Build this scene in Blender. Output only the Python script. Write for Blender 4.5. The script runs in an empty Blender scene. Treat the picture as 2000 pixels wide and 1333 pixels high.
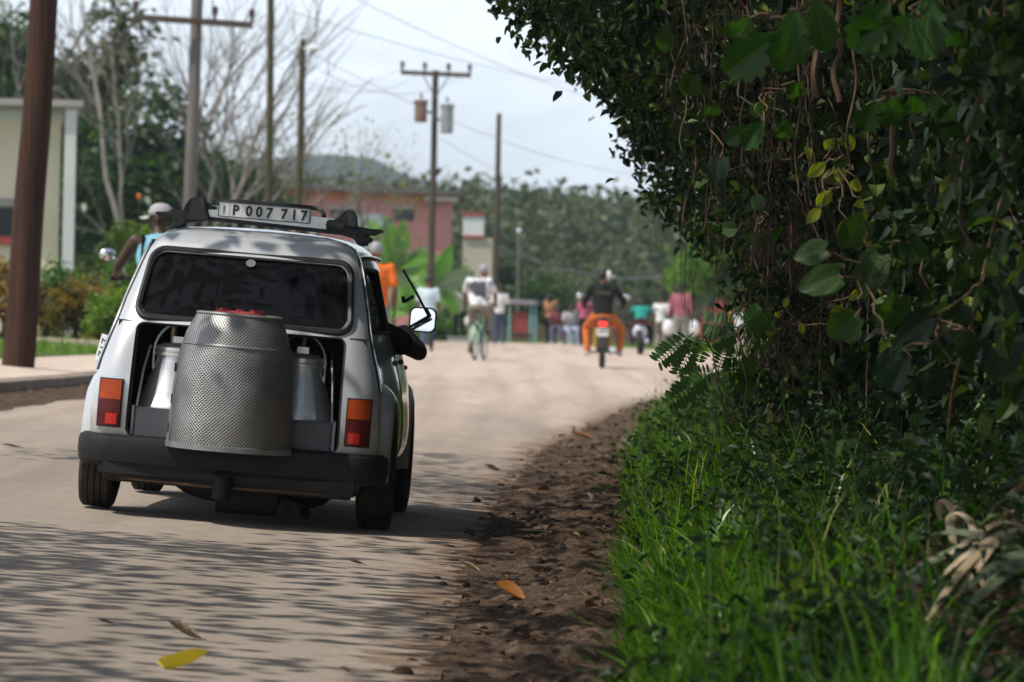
import bpy, bmesh, math, random
import numpy as np
from mathutils import Vector, Matrix, noise
R = math.radians
scn = bpy.context.scene
COL = scn.collection
rng = np.random.default_rng(7)
random.seed(7)

# ------------------------------------------------------------------ camera model
FPX, HOR, ROLL, HCAM = 9000.0, 608.0, 0.022, 0.92
PITCH = (666.5 - HOR) / FPX
cr, sr = math.cos(ROLL), math.sin(ROLL)

def at(px, py, Y):
    """point of the place seen at photo pixel (px,py) at distance Y"""
    xc, yc = (px - 1000) / FPX, -(py - 666.5) / FPX
    xl, yl = xc * cr - yc * sr, xc * sr + yc * cr
    return Vector((xl * Y, Y, HCAM + (yl - PITCH) * Y))

def to_px(p):
    xl, yl = p[0] / p[1], (p[2] - HCAM) / p[1] + PITCH
    xc, yc = xl * cr + yl * sr, -xl * sr + yl * cr
    return 1000 + xc * FPX, 666.5 - yc * FPX

# ------------------------------------------------------------------ tagging
def tag(o, label=None, cat=None, group=None, kind=None):
    if label: o['label'] = label
    if cat: o['category'] = cat
    if group: o['group'] = group
    if kind: o['kind'] = kind
    return o

def empty(name, loc=(0, 0, 0), rz=0.0):
    o = bpy.data.objects.new(name, None)
    COL.objects.link(o)
    o.empty_display_size = 0.2
    o.location = loc
    o.rotation_euler = (0, 0, rz)
    return o

def thing(name, label, cat, loc=(0, 0, 0), rz=0.0, group=None):
    return tag(empty(name, loc, rz), label, cat, group)

def kids(o):
    return [c for c in bpy.data.objects if c.parent == o]

def copy_tree(o, parent=None):
    c = o.copy()
    COL.objects.link(c)
    c.parent = parent
    for ch in kids(o):
        copy_tree(ch, c)
    return c

# ------------------------------------------------------------------ mesh builder
class MB:
    def __init__(self):
        self.v, self.f, self.m = [], [], []
        self.uv = None

    def add(self, verts, faces, mi=0):
        n = len(self.v)
        self.v.extend([tuple(p) for p in verts])
        for f in faces:
            self.f.append([i + n for i in f])
            self.m.append(mi)
        return self

    def box(self, c, s, rot=None, mi=0, taper=1.0):
        hx, hy, hz = s[0] / 2, s[1] / 2, s[2] / 2
        P = []
        for z, t in ((-hz, 1), (hz, taper)):
            for x, y in ((-hx, -hy), (hx, -hy), (hx, hy), (-hx, hy)):
                P.append(Vector((x * t, y * t, z)))
        if rot is not None:
            M = rot if isinstance(rot, Matrix) else Matrix.Rotation(rot[2], 3, 'Z') @ Matrix.Rotation(rot[1], 3, 'Y') @ Matrix.Rotation(rot[0], 3, 'X')
            P = [M @ p for p in P]
        c = Vector(c)
        return self.add([p + c for p in P], [(0, 3, 2, 1), (4, 5, 6, 7), (0, 1, 5, 4), (1, 2, 6, 5), (2, 3, 7, 6), (3, 0, 4, 7)], mi)

    def tube(self, pts, r, n=8, mi=0, cap=True, flat=1.0):
        pts = [Vector(p) for p in pts]
        k = len(pts)
        rr = r if hasattr(r, '__len__') else [r] * k
        t0 = (pts[1] - pts[0]).normalized()
        a = t0.orthogonal().normalized()
        V = []
        for i in range(k):
            t = (pts[min(i + 1, k - 1)] - pts[max(i - 1, 0)])
            if t.length < 1e-9: t = t0
            t.normalize()
            a = (a - t * a.dot(t))
            if a.length < 1e-6: a = t.orthogonal()
            a.normalize()
            b = t.cross(a)
            for j in range(n):
                q = 2 * math.pi * j / n
                V.append(pts[i] + (a * math.cos(q) + b * math.sin(q) * flat) * rr[i])
        F = []
        for i in range(k - 1):
            for j in range(n):
                F.append((i * n + j, i * n + (j + 1) % n, (i + 1) * n + (j + 1) % n, (i + 1) * n + j))
        if cap:
            F.append(tuple(range(n - 1, -1, -1)))
            F.append(tuple((k - 1) * n + j for j in range(n)))
        return self.add(V, F, mi)

    def lathe(self, prof, n=24, mi=0, M=None, cap=False, arc=None):
        """prof: (r,z) list about the z axis, optional matrix"""
        V, F = [], []
        a0, a1 = arc if arc else (0, 2 * math.pi)
        nn = n if arc is None else n + 1
        for r, z in prof:
            for j in range(nn):
                q = a0 + (a1 - a0) * j / n
                V.append(Vector((r * math.cos(q), r * math.sin(q), z)))
        if M is not None: V = [M @ p for p in V]
        for i in range(len(prof) - 1):
            for j in range(n):
                j2 = (j + 1) % nn if arc is None else j + 1
                F.append((i * nn + j, i * nn + j2, (i + 1) * nn + j2, (i + 1) * nn + j))
        if cap:
            F.append(tuple(range(nn - 1, -1, -1)))
            F.append(tuple((len(prof) - 1) * nn + j for j in range(nn)))
        return self.add(V, F, mi)

    def ball(self, c, s, nu=14, nv=9, mi=0, M=None):
        V, F = [], []
        for i in range(nv + 1):
            t = math.pi * i / nv
            for j in range(nu):
                q = 2 * math.pi * j / nu
                p = Vector((math.sin(t) * math.cos(q) * s[0], math.sin(t) * math.sin(q) * s[1], math.cos(t) * s[2]))
                if M is not None: p = M @ p
                V.append(p + Vector(c))
        for i in range(nv):
            for j in range(nu):
                F.append((i * nu + j, (i + 1) * nu + j, (i + 1) * nu + (j + 1) % nu, i * nu + (j + 1) % nu))
        return self.add(V, F, mi)

    def grid(self, P, mi=0, closed=False):
        """P: rows of points"""
        n = len(P[0])
        V = [p for row in P for p in row]
        F = []
        for i in range(len(P) - 1):
            for j in range(n if closed else n - 1):
                j2 = (j + 1) % n
                F.append((i * n + j, i * n + j2, (i + 1) * n + j2, (i + 1) * n + j))
        return self.add(V, F, mi)

    def prism(self, outline, axis_vec, mi=0):
        """outline (3d points) extruded along a vector, capped"""
        n = len(outline)
        o = [Vector(p) for p in outline]
        d = Vector(axis_vec)
        F = [tuple(range(n - 1, -1, -1)), tuple(range(n, 2 * n))]
        for j in range(n):
            F.append((j, (j + 1) % n, n + (j + 1) % n, n + j))
        return self.add(o + [p + d for p in o], F, mi)

    def mesh(self, name, mats, smooth=True, angle=35, weld=True):
        me = bpy.data.meshes.new(name)
        me.from_pydata(self.v, [], self.f)
        mats = mats if isinstance(mats, (list, tuple)) else [mats]
        for m in mats: me.materials.append(m)
        me.polygons.foreach_set('material_index', self.m)
        if weld:
            bm = bmesh.new(); bm.from_mesh(me)
            bmesh.ops.remove_doubles(bm, verts=bm.verts, dist=1e-5)
            bmesh.ops.recalc_face_normals(bm, faces=bm.faces)
            bm.to_mesh(me); bm.free()
        me.polygons.foreach_set('use_smooth', [smooth] * len(me.polygons))
        if smooth: me.set_sharp_from_angle(angle=R(angle))
        me.update()
        return me

    def build(self, name, mats, parent=None, smooth=True, angle=35, weld=True):
        o = bpy.data.objects.new(name, self.mesh(name, mats, smooth, angle, weld))
        COL.objects.link(o)
        o.parent = parent
        return o

def bevel(o, w=0.006, seg=2):
    bm = bmesh.new(); bm.from_mesh(o.data)
    ed = [e for e in bm.edges if len(e.link_faces) == 2 and e.calc_face_angle(0) > 0.6]
    bmesh.ops.bevel(bm, geom=ed, offset=w, segments=seg, affect='EDGES', clamp_overlap=True)
    bm.to_mesh(o.data); bm.free()
    o.data.polygons.foreach_set('use_smooth', [True] * len(o.data.polygons))
    o.data.set_sharp_from_angle(angle=R(40))
    return o

def np_mesh(name, V, quads, mats, tone=None, parent=None, smooth=True):
    """fast mesh out of numpy arrays; tone is a per-vertex float"""
    me = bpy.data.meshes.new(name)
    me.vertices.add(len(V))
    me.vertices.foreach_set('co', np.ascontiguousarray(V, dtype=np.float32).ravel())
    k = quads.shape[1]
    me.loops.add(quads.size)
    me.loops.foreach_set('vertex_index', quads.astype(np.int32).ravel())
    me.polygons.add(len(quads))
    me.polygons.foreach_set('loop_start', np.arange(0, quads.size, k, dtype=np.int32))
    me.polygons.foreach_set('use_smooth', np.full(len(quads), smooth))
    if tone is not None:
        a = me.attributes.new('tone', 'FLOAT', 'POINT')
        a.data.foreach_set('value', np.ascontiguousarray(tone, dtype=np.float32))
    me.update(calc_edges=True)
    mats = mats if isinstance(mats, (list, tuple)) else [mats]
    for m in mats: me.materials.append(m)
    o = bpy.data.objects.new(name, me)
    COL.objects.link(o)
    o.parent = parent
    return o

scratch = bpy.data.scenes.new('scratch')
def from_modifiers_quick(o):
    """the same in an otherwise empty scene"""
    scratch.collection.objects.link(o)
    vl = scratch.view_layers[0]
    vl.update()
    me = bpy.data.meshes.new_from_object(o.evaluated_get(vl.depsgraph))
    o.modifiers.clear()
    o.data = me
    scratch.collection.objects.unlink(o)
    return o

def from_modifiers(o):
    """apply modifiers: replaces o.data by the evaluated mesh"""
    bpy.context.view_layer.update()
    dg = bpy.context.evaluated_depsgraph_get()
    me = bpy.data.meshes.new_from_object(o.evaluated_get(dg))
    o.modifiers.clear()
    old = o.data
    o.data = me
    return o

# ------------------------------------------------------------------ materials
def nt(m):
    m.use_nodes = True
    t = m.node_tree
    t.nodes.clear()
    return t

class G:
    def __init__(self, m):
        self.t = nt(m)
        self.out = self.t.nodes.new('ShaderNodeOutputMaterial')
    def n(self, typ, **kw):
        x = self.t.nodes.new(typ)
        for k, v in kw.items():
            if k.startswith('i_'):
                key = k[2:]
                x.inputs[int(key) if key.isdigit() else key].default_value = v
            else:
                setattr(x, k, v)
        return x
    def l(self, a, b): self.t.links.new(a, b)
    def noise(self, scale, detail=4, rough=0.55, coord=None, dist=0.0):
        x = self.n('ShaderNodeTexNoise')
        x.inputs['Scale'].default_value = scale
        x.inputs['Detail'].default_value = detail
        x.inputs['Roughness'].default_value = rough
        x.inputs['Distortion'].default_value = dist
        if coord is not None: self.l(coord, x.inputs['Vector'])
        return x
    def ramp(self, fac, stops):
        x = self.n('ShaderNodeValToRGB')
        el = x.color_ramp.elements
        while len(el) > 1: el.remove(el[-1])
        el[0].position = stops[0][0]; el[0].color = (*stops[0][1], 1)
        for p, c in stops[1:]:
            e = el.new(p); e.color = (*c, 1)
        self.l(fac, x.inputs['Fac'])
        return x
    def math(self, op, a, b=0.0, clamp=False):
        x = self.n('ShaderNodeMath', operation=op, use_clamp=clamp)
        for i, s in enumerate((a, b)):
            if isinstance(s, (int, float)): x.inputs[i].default_value = s
            else: self.l(s, x.inputs[i])
        return x.outputs[0]
    def mix(self, fac, a, b, mode='MIX'):
        x = self.n('ShaderNodeMix', data_type='RGBA', blend_type=mode)
        for s, i in ((fac, 0), (a, 6), (b, 7)):
            if isinstance(s, (int, float)): x.inputs[i].default_value = s
            elif isinstance(s, tuple): x.inputs[i].default_value = (*s, 1) if len(s) == 3 else s
            else: self.l(s, x.inputs[i])
        return x.outputs[2]
    def bump(self, h, strength=0.3, dist=0.02):
        x = self.n('ShaderNodeBump')
        x.inputs['Strength'].default_value = strength
        x.inputs['Distance'].default_value = dist
        self.l(h, x.inputs['Height'])
        return x.outputs[0]
    def obj(self): return self.n('ShaderNodeTexCoord').outputs['Object']
    def pbsdf(self, col=None, rough=0.6, metal=0.0, normal=None, spec=0.5):
        b = self.n('ShaderNodeBsdfPrincipled')
        if isinstance(col, tuple): b.inputs['Base Color'].default_value = (*col, 1)
        elif col is not None: self.l(col, b.inputs['Base Color'])
        if isinstance(rough, (int, float)): b.inputs['Roughness'].default_value = rough
        else: self.l(rough, b.inputs['Roughness'])
        b.inputs['Metallic'].default_value = metal
        b.inputs['Specular IOR Level'].default_value = spec
        if normal is not None: self.l(normal, b.inputs['Normal'])
        return b
    def done(self, b): self.l(b.outputs[0], self.out.inputs['Surface'])

def mat_plain(name, col, rough=0.6, metal=0.0, var=0.18, scale=6.0, bump=0.0, spec=0.5, coat=0.0):
    """a base colour with some cloudy variation of its own"""
    m = bpy.data.materials.new(name)
    g = G(m)
    nz = g.noise(scale, 5, 0.6, g.obj())
    lo = tuple(max(0, c * (1 - var)) for c in col)
    hi = tuple(min(1, c * (1 + var)) for c in col)
    rp = g.ramp(nz.outputs['Fac'], [(0.3, lo), (0.7, hi)])
    nrm = None
    if bump:
        n2 = g.noise(scale * 8, 4, 0.6, g.obj())
        nrm = g.bump(n2.outputs['Fac'], bump, 0.01)
    b = g.pbsdf(rp.outputs[0], rough, metal, nrm, spec)
    if coat:
        b.inputs['Coat Weight'].default_value = coat
        b.inputs['Coat Roughness'].default_value = 0.05
    g.done(b)
    return m

def mat_leaf(name, stops, rough=0.42, trans=0.35, tcol=(1.35, 1.5, 0.5), spec=0.5):
    """stops: colour ramp over the per-leaf tone"""
    m = bpy.data.materials.new(name)
    g = G(m)
    a = g.n('ShaderNodeAttribute', attribute_name='tone')
    rp = g.ramp(a.outputs['Fac'], stops)
    b = g.pbsdf(rp.outputs[0], rough, 0.0, None, spec)
    tr = g.n('ShaderNodeBsdfTranslucent')
    tc = g.mix(1.0, rp.outputs[0], tcol, 'MULTIPLY')
    g.l(tc, tr.inputs['Color'])
    mx = g.n('ShaderNodeMixShader')
    mx.inputs[0].default_value = trans
    g.l(b.outputs[0], mx.inputs[1]); g.l(tr.outputs[0], mx.inputs[2])
    g.l(mx.outputs[0], g.out.inputs['Surface'])
    return m

def mat_bark(name, a, b_, scale=(14, 14, 2.2), bump=0.6):
    m = bpy.data.materials.new(name)
    g = G(m)
    mp = g.n('ShaderNodeMapping')
    mp.inputs['Scale'].default_value = scale
    g.l(g.obj(), mp.inputs['Vector'])
    nz = g.noise(1.0, 6, 0.65, mp.outputs[0], 0.4)
    rp = g.ramp(nz.outputs['Fac'], [(0.28, a), (0.72, b_)])
    g.done(g.pbsdf(rp.outputs[0], 0.85, 0, g.bump(nz.outputs['Fac'], bump, 0.02), 0.2))
    return m

# ------------------------------------------------------------------ light, sky, camera
SUN = Vector((-0.50, -0.24, 0.83)).normalized()
sun_d = bpy.data.lights.new('sun', 'SUN')
sun_d.energy = 4.6
sun_d.angle = R(0.53)
sun_d.color = (1.0, 0.95, 0.87)
sun_o = bpy.data.objects.new('sun', sun_d)
COL.objects.link(sun_o)
sun_o.rotation_euler = (-SUN).to_track_quat('-Z', 'Y').to_euler()
sun_o.location = (-20, 0, 40)

w = bpy.data.worlds.new('World')
scn.world = w
w.use_nodes = True
wt = w.node_tree
wt.nodes.clear()
wo = wt.nodes.new('ShaderNodeOutputWorld')
bg = wt.nodes.new('ShaderNodeBackground')
sky = wt.nodes.new('ShaderNodeTexSky')
sky.sky_type = 'NISHITA'
sky.sun_disc = False
sky.sun_elevation = math.asin(SUN.z)
sky.sun_rotation = math.atan2(SUN.x, SUN.y)
sky.dust_density = 1.6
sky.air_density = 1.0
bg.inputs['Strength'].default_value = 0.10
# broken thin cloud over the sky (direction space)
tc = wt.nodes.new('ShaderNodeTexCoord')
mp = wt.nodes.new('ShaderNodeMapping')
mp.inputs['Scale'].default_value = (9.0, 9.0, 30.0)
nz = wt.nodes.new('ShaderNodeTexNoise')
nz.inputs['Scale'].default_value = 1.6
nz.inputs['Detail'].default_value = 7
nz.inputs['Roughness'].default_value = 0.58
nz.inputs['Distortion'].default_value = 0.5
rp = wt.nodes.new('ShaderNodeValToRGB')
rp.color_ramp.elements[0].position = 0.30
rp.color_ramp.elements[0].color = (0.55, 0.55, 0.55, 1)
rp.color_ramp.elements[1].position = 0.64
rp.color_ramp.elements[1].color = (1.0, 1.0, 1.0, 1)
mixc = wt.nodes.new('ShaderNodeMix')
mixc.data_type = 'RGBA'
mixc.inputs[7].default_value = (11.6, 12.7, 14.0, 1)
wt.links.new(tc.outputs['Generated'], mp.inputs['Vector'])
wt.links.new(mp.outputs[0], nz.inputs['Vector'])
wt.links.new(nz.outputs['Fac'], rp.inputs['Fac'])
sx = wt.nodes.new('ShaderNodeSeparateXYZ')
wt.links.new(tc.outputs['Generated'], sx.inputs[0])
mr_ = wt.nodes.new('ShaderNodeMapRange')      # fewer clouds towards the zenith
mr_.inputs['From Min'].default_value = 0.06
mr_.inputs['From Max'].default_value = 0.55
mr_.inputs['To Min'].default_value = 1.0
mr_.inputs['To Max'].default_value = 0.22
wt.links.new(sx.outputs['Z'], mr_.inputs['Value'])
ml = wt.nodes.new('ShaderNodeMath'); ml.operation = 'MULTIPLY'
wt.links.new(rp.outputs[0], ml.inputs[0])
wt.links.new(mr_.outputs[0], ml.inputs[1])
wt.links.new(ml.outputs[0], mixc.inputs[0])
wt.links.new(sky.outputs[0], mixc.inputs[6])
wt.links.new(mixc.outputs[2], bg.inputs['Color'])
wt.links.new(bg.outputs[0], wo.inputs['Surface'])

cam_d = bpy.data.cameras.new('camera')
cam = bpy.data.objects.new('camera', cam_d)
COL.objects.link(cam)
cam_d.sensor_width = 36.0
cam_d.lens = FPX / 2000 * 36.0
cam_d.clip_start = 0.1
cam_d.clip_end = 20000
cam_d.dof.use_dof = True
cam_d.dof.focus_distance = 17.8
cam_d.dof.aperture_fstop = 7.0
_f = Vector((0, math.cos(PITCH), -math.sin(PITCH)))
_u0 = Vector((0, math.sin(PITCH), math.cos(PITCH)))
_r0 = Vector((1, 0, 0))
_r = cr * _r0 + sr * _u0
_u = -sr * _r0 + cr * _u0
Mc = Matrix((_r, _u, -_f)).transposed().to_4x4()
Mc.translation = (0, 0, HCAM)
cam.matrix_world = Mc
scn.camera = cam
scn.view_settings.view_transform = 'Standard'
scn.view_settings.look = 'None'
scn.view_settings.exposure = 0.0
scn.view_settings.gamma = 1.0
scn.cycles.use_denoising = True
scn.cycles.max_bounces = 8
scn.cycles.transparent_max_bounces = 12
scn.cycles.volume_bounces = 0
scn.cycles.sample_clamp_indirect = 6.0

# ------------------------------------------------------------------ ground shape
def sstep(a, b, x):
    t = np.clip((np.asarray(x, float) - a) / (b - a), 0, 1)
    return t * t * (3 - 2 * t)

XRt = ([-40, 5, 12, 18, 24, 34, 45, 53, 65, 75, 82, 90], [-0.6, -0.35, -0.17, -0.14, -0.05, 0.28, 0.95, 1.45, 2.8, 5.2, 10, 40])
XGt = ([-40, 5, 12, 20, 30, 40, 50, 60, 75, 82, 90], [0.0, 0.1, 0.33, 0.52, 0.77, 1.15, 1.78, 3.2, 8, 14, 44])
XLt = ([-40, 20, 36, 40, 60, 90, 135], [-5.0, -4.5, -4.05, -3.85, -3.3, -3.0, -2.9])
def XR(y): return np.interp(y, *XRt)
def XG(y): return np.interp(y, *XGt)
def XL(y): return np.interp(y, *XLt)
def Xfar(y):
    y = np.asarray(y, float)
    return np.where(y < 90, XR(y), np.interp(y, [90, 104, 108, 113, 130, 134], [60, 40, 10, 4.6, 2.2, 1.6]))

def road_z(x, y):
    k = 0.054 * (1 - sstep(42, 85, y))
    return -k * (np.asarray(x, float) + 1.18)

def ground_z(x, y):
    x = np.asarray(x, float); y = np.asarray(y, float)
    xl, xr, xg = XL(y), XR(y), XG(y)
    rz = road_z(np.clip(x, xl, xr), y)
    # left: kerb and footpath, then lawn
    dl = xl - x
    left = road_z(xl, y) + 0.11 * (1 - sstep(70, 110, y)) + np.clip(dl, 0, 2.2) * 0.07 + np.clip(dl - 2.2, 0, 6) * 0.012
    # right: verge and bank
    dr = x - xg
    w = 1 - sstep(52, 62, y)
    bank = sstep(0.0, 1.3, dr) * 0.34 + sstep(0.9, 3.4, dr) * 1.9 + np.clip(dr - 3, 0, 5) * 0.08
    nearw = sstep(6.5, 15, y)
    right = road_z(xr, y) + 0.02 + (bank * nearw + sstep(0, 1.5, dr) * 0.12 * (1 - nearw)) * w
    z = rz - 0.05
    z = np.where(x < xl, left, z)
    z = np.where(x > xr, np.where(x > xg, right, road_z(xr, y) - 0.03 + 0.02 * w), z)
    # far: hardly rising land
    z = z + 0.20 * np.exp(-((x - 1.3) ** 2 / .22 + (y - 11.9) ** 2 / 1.6))
    z = z + sstep(190, 420, y) * 3.5 + np.where(np.abs(x) > 25, sstep(25, 200, np.abs(x)) * 1.0, 0)
    return z
# ------------------------------------------------------------------ ground materials
def mat_ground():
    m = bpy.data.materials.new('earth and turf')
    g = G(m); o = g.obj()
    a = g.noise(0.35, 6, 0.6, o); b = g.noise(4.0, 6, 0.7, o); c = g.noise(40, 4, 0.7, o)
    grass = g.ramp(b.outputs['Fac'], [(0.3, (0.045, 0.085, 0.018)), (0.55, (0.10, 0.16, 0.035)), (0.75, (0.19, 0.19, 0.06))])
    soil = g.ramp(c.outputs['Fac'], [(0.3, (0.035, 0.022, 0.014)), (0.7, (0.11, 0.075, 0.05))])
    f = g.ramp(a.outputs['Fac'], [(0.52, (0, 0, 0)), (0.66, (1, 1, 1))])
    at_ = g.n('ShaderNodeAttribute', attribute_name='tone')
    f2 = g.math('MAXIMUM', f.outputs[0], at_.outputs['Fac'], True)
    col = g.mix(f2, grass.outputs[0], soil.outputs[0])
    g.done(g.pbsdf(col, 0.95, 0, g.bump(c.outputs['Fac'], 0.8, 0.05), 0.1))
    return m

def mat_road():
    m = bpy.data.materials.new('worn dusty asphalt')
    g = G(m); o = g.obj()
    sep = g.n('ShaderNodeSeparateXYZ'); g.l(o, sep.inputs[0])
    fine = g.noise(160, 3, 0.7, o); mid = g.noise(9, 6, 0.65, o)
    mp = g.n('ShaderNodeMapping'); mp.inputs['Scale'].default_value = (1.2, 0.14, 1); g.l(o, mp.inputs['Vector'])
    big = g.noise(1.0, 5, 0.6, mp.outputs[0], 0.6)
    # dust lies on the asphalt: more of it further up the road and towards the edge
    d0 = g.math('MULTIPLY_ADD', sep.outputs['Y'], 0.016)
    g.t.nodes[-1].inputs[2].default_value = -0.20
    dust = g.math('ADD', d0, g.math('MULTIPLY', g.math('SUBTRACT', big.outputs['Fac'], 0.5), 1.5))
    dust = g.math('ADD', dust, g.math('MULTIPLY', g.math('SUBTRACT', mid.outputs['Fac'], 0.5), 0.8), True)
    asph = g.ramp(fine.outputs['Fac'], [(0.25, (0.155, 0.135, 0.115)), (0.5, (0.278, 0.230, 0.187)), (0.78, (0.42, 0.35, 0.285))])
    dcol = g.ramp(mid.outputs['Fac'], [(0.3, (0.42, 0.32, 0.245)), (0.7, (0.56, 0.455, 0.37))])
    col = g.mix(dust, asph.outputs[0], dcol.outputs[0])
    # soil washed on to the edge of the asphalt
    ed = g.n('ShaderNodeAttribute', attribute_name='tone')
    pt = g.noise(5.5, 6, 0.75, o)
    e1 = g.math('ADD', ed.outputs['Fac'], g.math('MULTIPLY', g.math('SUBTRACT', pt.outputs['Fac'], 0.52), 2.6))
    er = g.ramp(e1, [(0.40, (0, 0, 0)), (0.75, (1, 1, 1))])
    soil = g.ramp(fine.outputs['Fac'], [(0.3, (0.10, 0.062, 0.040)), (0.7, (0.27, 0.185, 0.125))])
    col = g.mix(er.outputs[0], col, soil.outputs[0])
    # tyre polished bands and old patches of the asphalt itself
    mp2 = g.n('ShaderNodeMapping'); mp2.inputs['Scale'].default_value = (2.4, 0.05, 1); g.l(o, mp2.inputs['Vector'])
    tr = g.noise(1.0, 3, 0.5, mp2.outputs[0])
    trr = g.ramp(tr.outputs['Fac'], [(0.38, (0.80, 0.79, 0.78)), (0.55, (1, 1, 1))])
    col = g.mix(0.8, col, trr.outputs[0], 'MULTIPLY')
    vo = g.n('ShaderNodeTexVoronoi', feature='DISTANCE_TO_EDGE'); vo.inputs['Scale'].default_value = 0.55
    wob = g.noise(3.0, 5, 0.7, o); vm = g.n('ShaderNodeMix', data_type='VECTOR'); vm.inputs[0].default_value = 0.18
    g.l(o, vm.inputs[4]); g.l(wob.outputs['Color'], vm.inputs[5]); g.l(vm.outputs[1], vo.inputs['Vector'])
    ck = g.ramp(vo.outputs['Distance'], [(0.0, (0.72, 0.70, 0.68)), (0.004, (1, 1, 1))])
    col = g.mix(g.math('SUBTRACT', 0.75, er.outputs[0], True), col, ck.outputs[0], 'MULTIPLY')
    h = g.math('ADD', fine.outputs['Fac'], g.math('MULTIPLY', mid.outputs['Fac'], 0.6))
    g.done(g.pbsdf(col, 0.9, 0, g.bump(h, 0.5, 0.006), 0.25))
    return m

def mat_dirt():
    m = bpy.data.materials.new('churned brown dirt')
    g = G(m); o = g.obj()
    a = g.noise(7, 6, 0.7, o); b = g.noise(55, 5, 0.75, o)
    base = g.ramp(a.outputs['Fac'], [(0.28, (0.050, 0.031, 0.020)), (0.5, (0.130, 0.083, 0.054)), (0.72, (0.26, 0.18, 0.125))])
    sp = g.ramp(b.outputs['Fac'], [(0.33, (0.35, 0.33, 0.32)), (0.55, (1.05, 1.05, 1.05)), (0.72, (2.0, 1.8, 1.6))])
    col = g.mix(1.0, base.outputs[0], sp.outputs[0], 'MULTIPLY')
    g.done(g.pbsdf(col, 0.95, 0, g.bump(b.outputs['Fac'], 1.0, 0.03), 0.15))
    return m

M_ground, M_road, M_dirt = mat_ground(), mat_road(), mat_dirt()
M_path = mat_plain('sandy concrete', (0.50, 0.40, 0.32), 0.9, 0, 0.25, 3.0, 0.3, 0.2)
M_kerb = mat_plain('old kerb concrete', (0.24, 0.19, 0.15), 0.9, 0, 0.3, 5.0, 0.4, 0.2)

# ------------------------------------------------------------------ terrain sheets
def sheet(name, rows, fn_x, fn_z, nx, mat, smooth=True):
    V = np.zeros((len(rows), nx, 3))
    for i, y in enumerate(rows):
        xs = fn_x(y, np.linspace(0, 1, nx))
        V[i, :, 0] = xs; V[i, :, 1] = y; V[i, :, 2] = fn_z(xs, np.full(nx, y))
    I = np.arange(len(rows) * nx).reshape(len(rows), nx)
    q = np.stack([I[:-1, :-1], I[:-1, 1:], I[1:, 1:], I[1:, :-1]], -1).reshape(-1, 4)
    return np_mesh(name, V.reshape(-1, 3), q, mat, None, None, smooth)

ys = np.concatenate([np.linspace(-60, 0, 20), np.linspace(0.5, 60, 160), np.linspace(61, 140, 80), np.linspace(145, 420, 40), np.linspace(450, 1830, 18)])
def gx(y, t):
    core = np.array([-9, -7.5, -6.5, -5.6])
    xl, xr, xg = float(XL(y)), float(XR(y)), float(XG(y))
    near = np.concatenate([[-1400, -900, -400, -160, -80, -40, -25, -16, -11, -8, -6.5], [xl - 1.5, xl - 0.8, xl - 0.3, xl - 0.02, xl + 0.02], np.linspace(xl + 0.2, xr - 0.05, 6), [xr + .01], np.linspace(xr + 0.1, xg, 3), xg + np.linspace(0.08, 4.2, 26), xg + np.array([5, 7, 10, 16, 25, 40, 80, 160, 400, 900, 1400])])
    return np.sort(near)
gn = len(gx(10, None))
ground = sheet('ground', ys, gx, ground_z, gn, M_ground)
_co = np.zeros(len(ground.data.vertices) * 3, np.float32); ground.data.vertices.foreach_get('co', _co); _co = _co.reshape(-1, 3)
_at = ground.data.attributes.new('tone', 'FLOAT', 'POINT')
_at.data.foreach_set('value', ((_co[:, 0] > XR(_co[:, 1])) & (_co[:, 1] < 62)).astype(np.float32))
tag(ground, kind='structure')

ry = np.concatenate([np.linspace(-40, 5, 30), np.linspace(5.3, 60, 190), np.linspace(60.5, 134, 120)])
def rx(y, t):
    return XL(y) + (Xfar(y) - XL(y)) * t
def rz_(x, y):
    return road_z(x, y) + 0.004 * np.array([noise.noise((float(a) * 1.3, float(b) * 0.5, 0)) for a, b in zip(x, y)])
road = sheet('road', ry, rx, rz_, 60, M_road)
_co = np.zeros(len(road.data.vertices) * 3, np.float32); road.data.vertices.foreach_get('co', _co); _co = _co.reshape(-1, 3)
_at = road.data.attributes.new('tone', 'FLOAT', 'POINT')
_dr = XR(_co[:, 1]) - _co[:, 0]; _dl = _co[:, 0] - XL(_co[:, 1])
_at.data.foreach_set('value', (np.clip(1 - _dr / .55, 0, 1) * .9 + np.clip(1 - _dl / .9, 0, 1) * .7).astype(np.float32))
tag(road, kind='structure')

# dirt verge: a churned ridge of earth beside the asphalt
vy = np.concatenate([np.linspace(6, 30, 620), np.linspace(30.06, 60, 260), np.linspace(60.3, 74, 40)])
def vx(y, t):
    a, b = float(XR(y)), float(XG(y))
    wob = 0.10 * noise.noise((y * 0.9, 3.1, 0)) + 0.05 * noise.noise((y * 3.1, 1.1, 0))
    return (a - 0.38) + (b + 0.45 - a + 0.38) * t
def vz(x, y):
    a, b = XR(y[0]), XG(y[0])
    out = []
    for xx, yy in zip(x, y):
        t = (xx - a + 0.06) / max(0.2, (b - a + 0.1)); tt = (xx - a + 0.34) / 0.42
        env = min(1, max(0, t * 1.6)) ** 1.1
        n1 = noise.fractal((xx * 7, yy * 4.5, 0.3), 0.7, 2.1, 5)
        n2 = noise.noise((xx * 22, yy * 15, 4.0))
        ridge = 0.05 * math.exp(-((t - 0.72) / 0.3) ** 2)
        out.append(float(road_z(xx, yy)) - 0.013 + 0.015 * min(1, max(0, tt)) + 0.013 * n1 * min(1, max(.25, tt)) + 0.004 * n2 + env * (0.010 + ridge * .6 + 0.018 * n1 + 0.010 * n2 * (1 + abs(n1))))
    return np.array(out)
verge = sheet('dirt_verge', vy, vx, vz, 64, M_dirt)
tag(verge, kind='structure')

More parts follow.
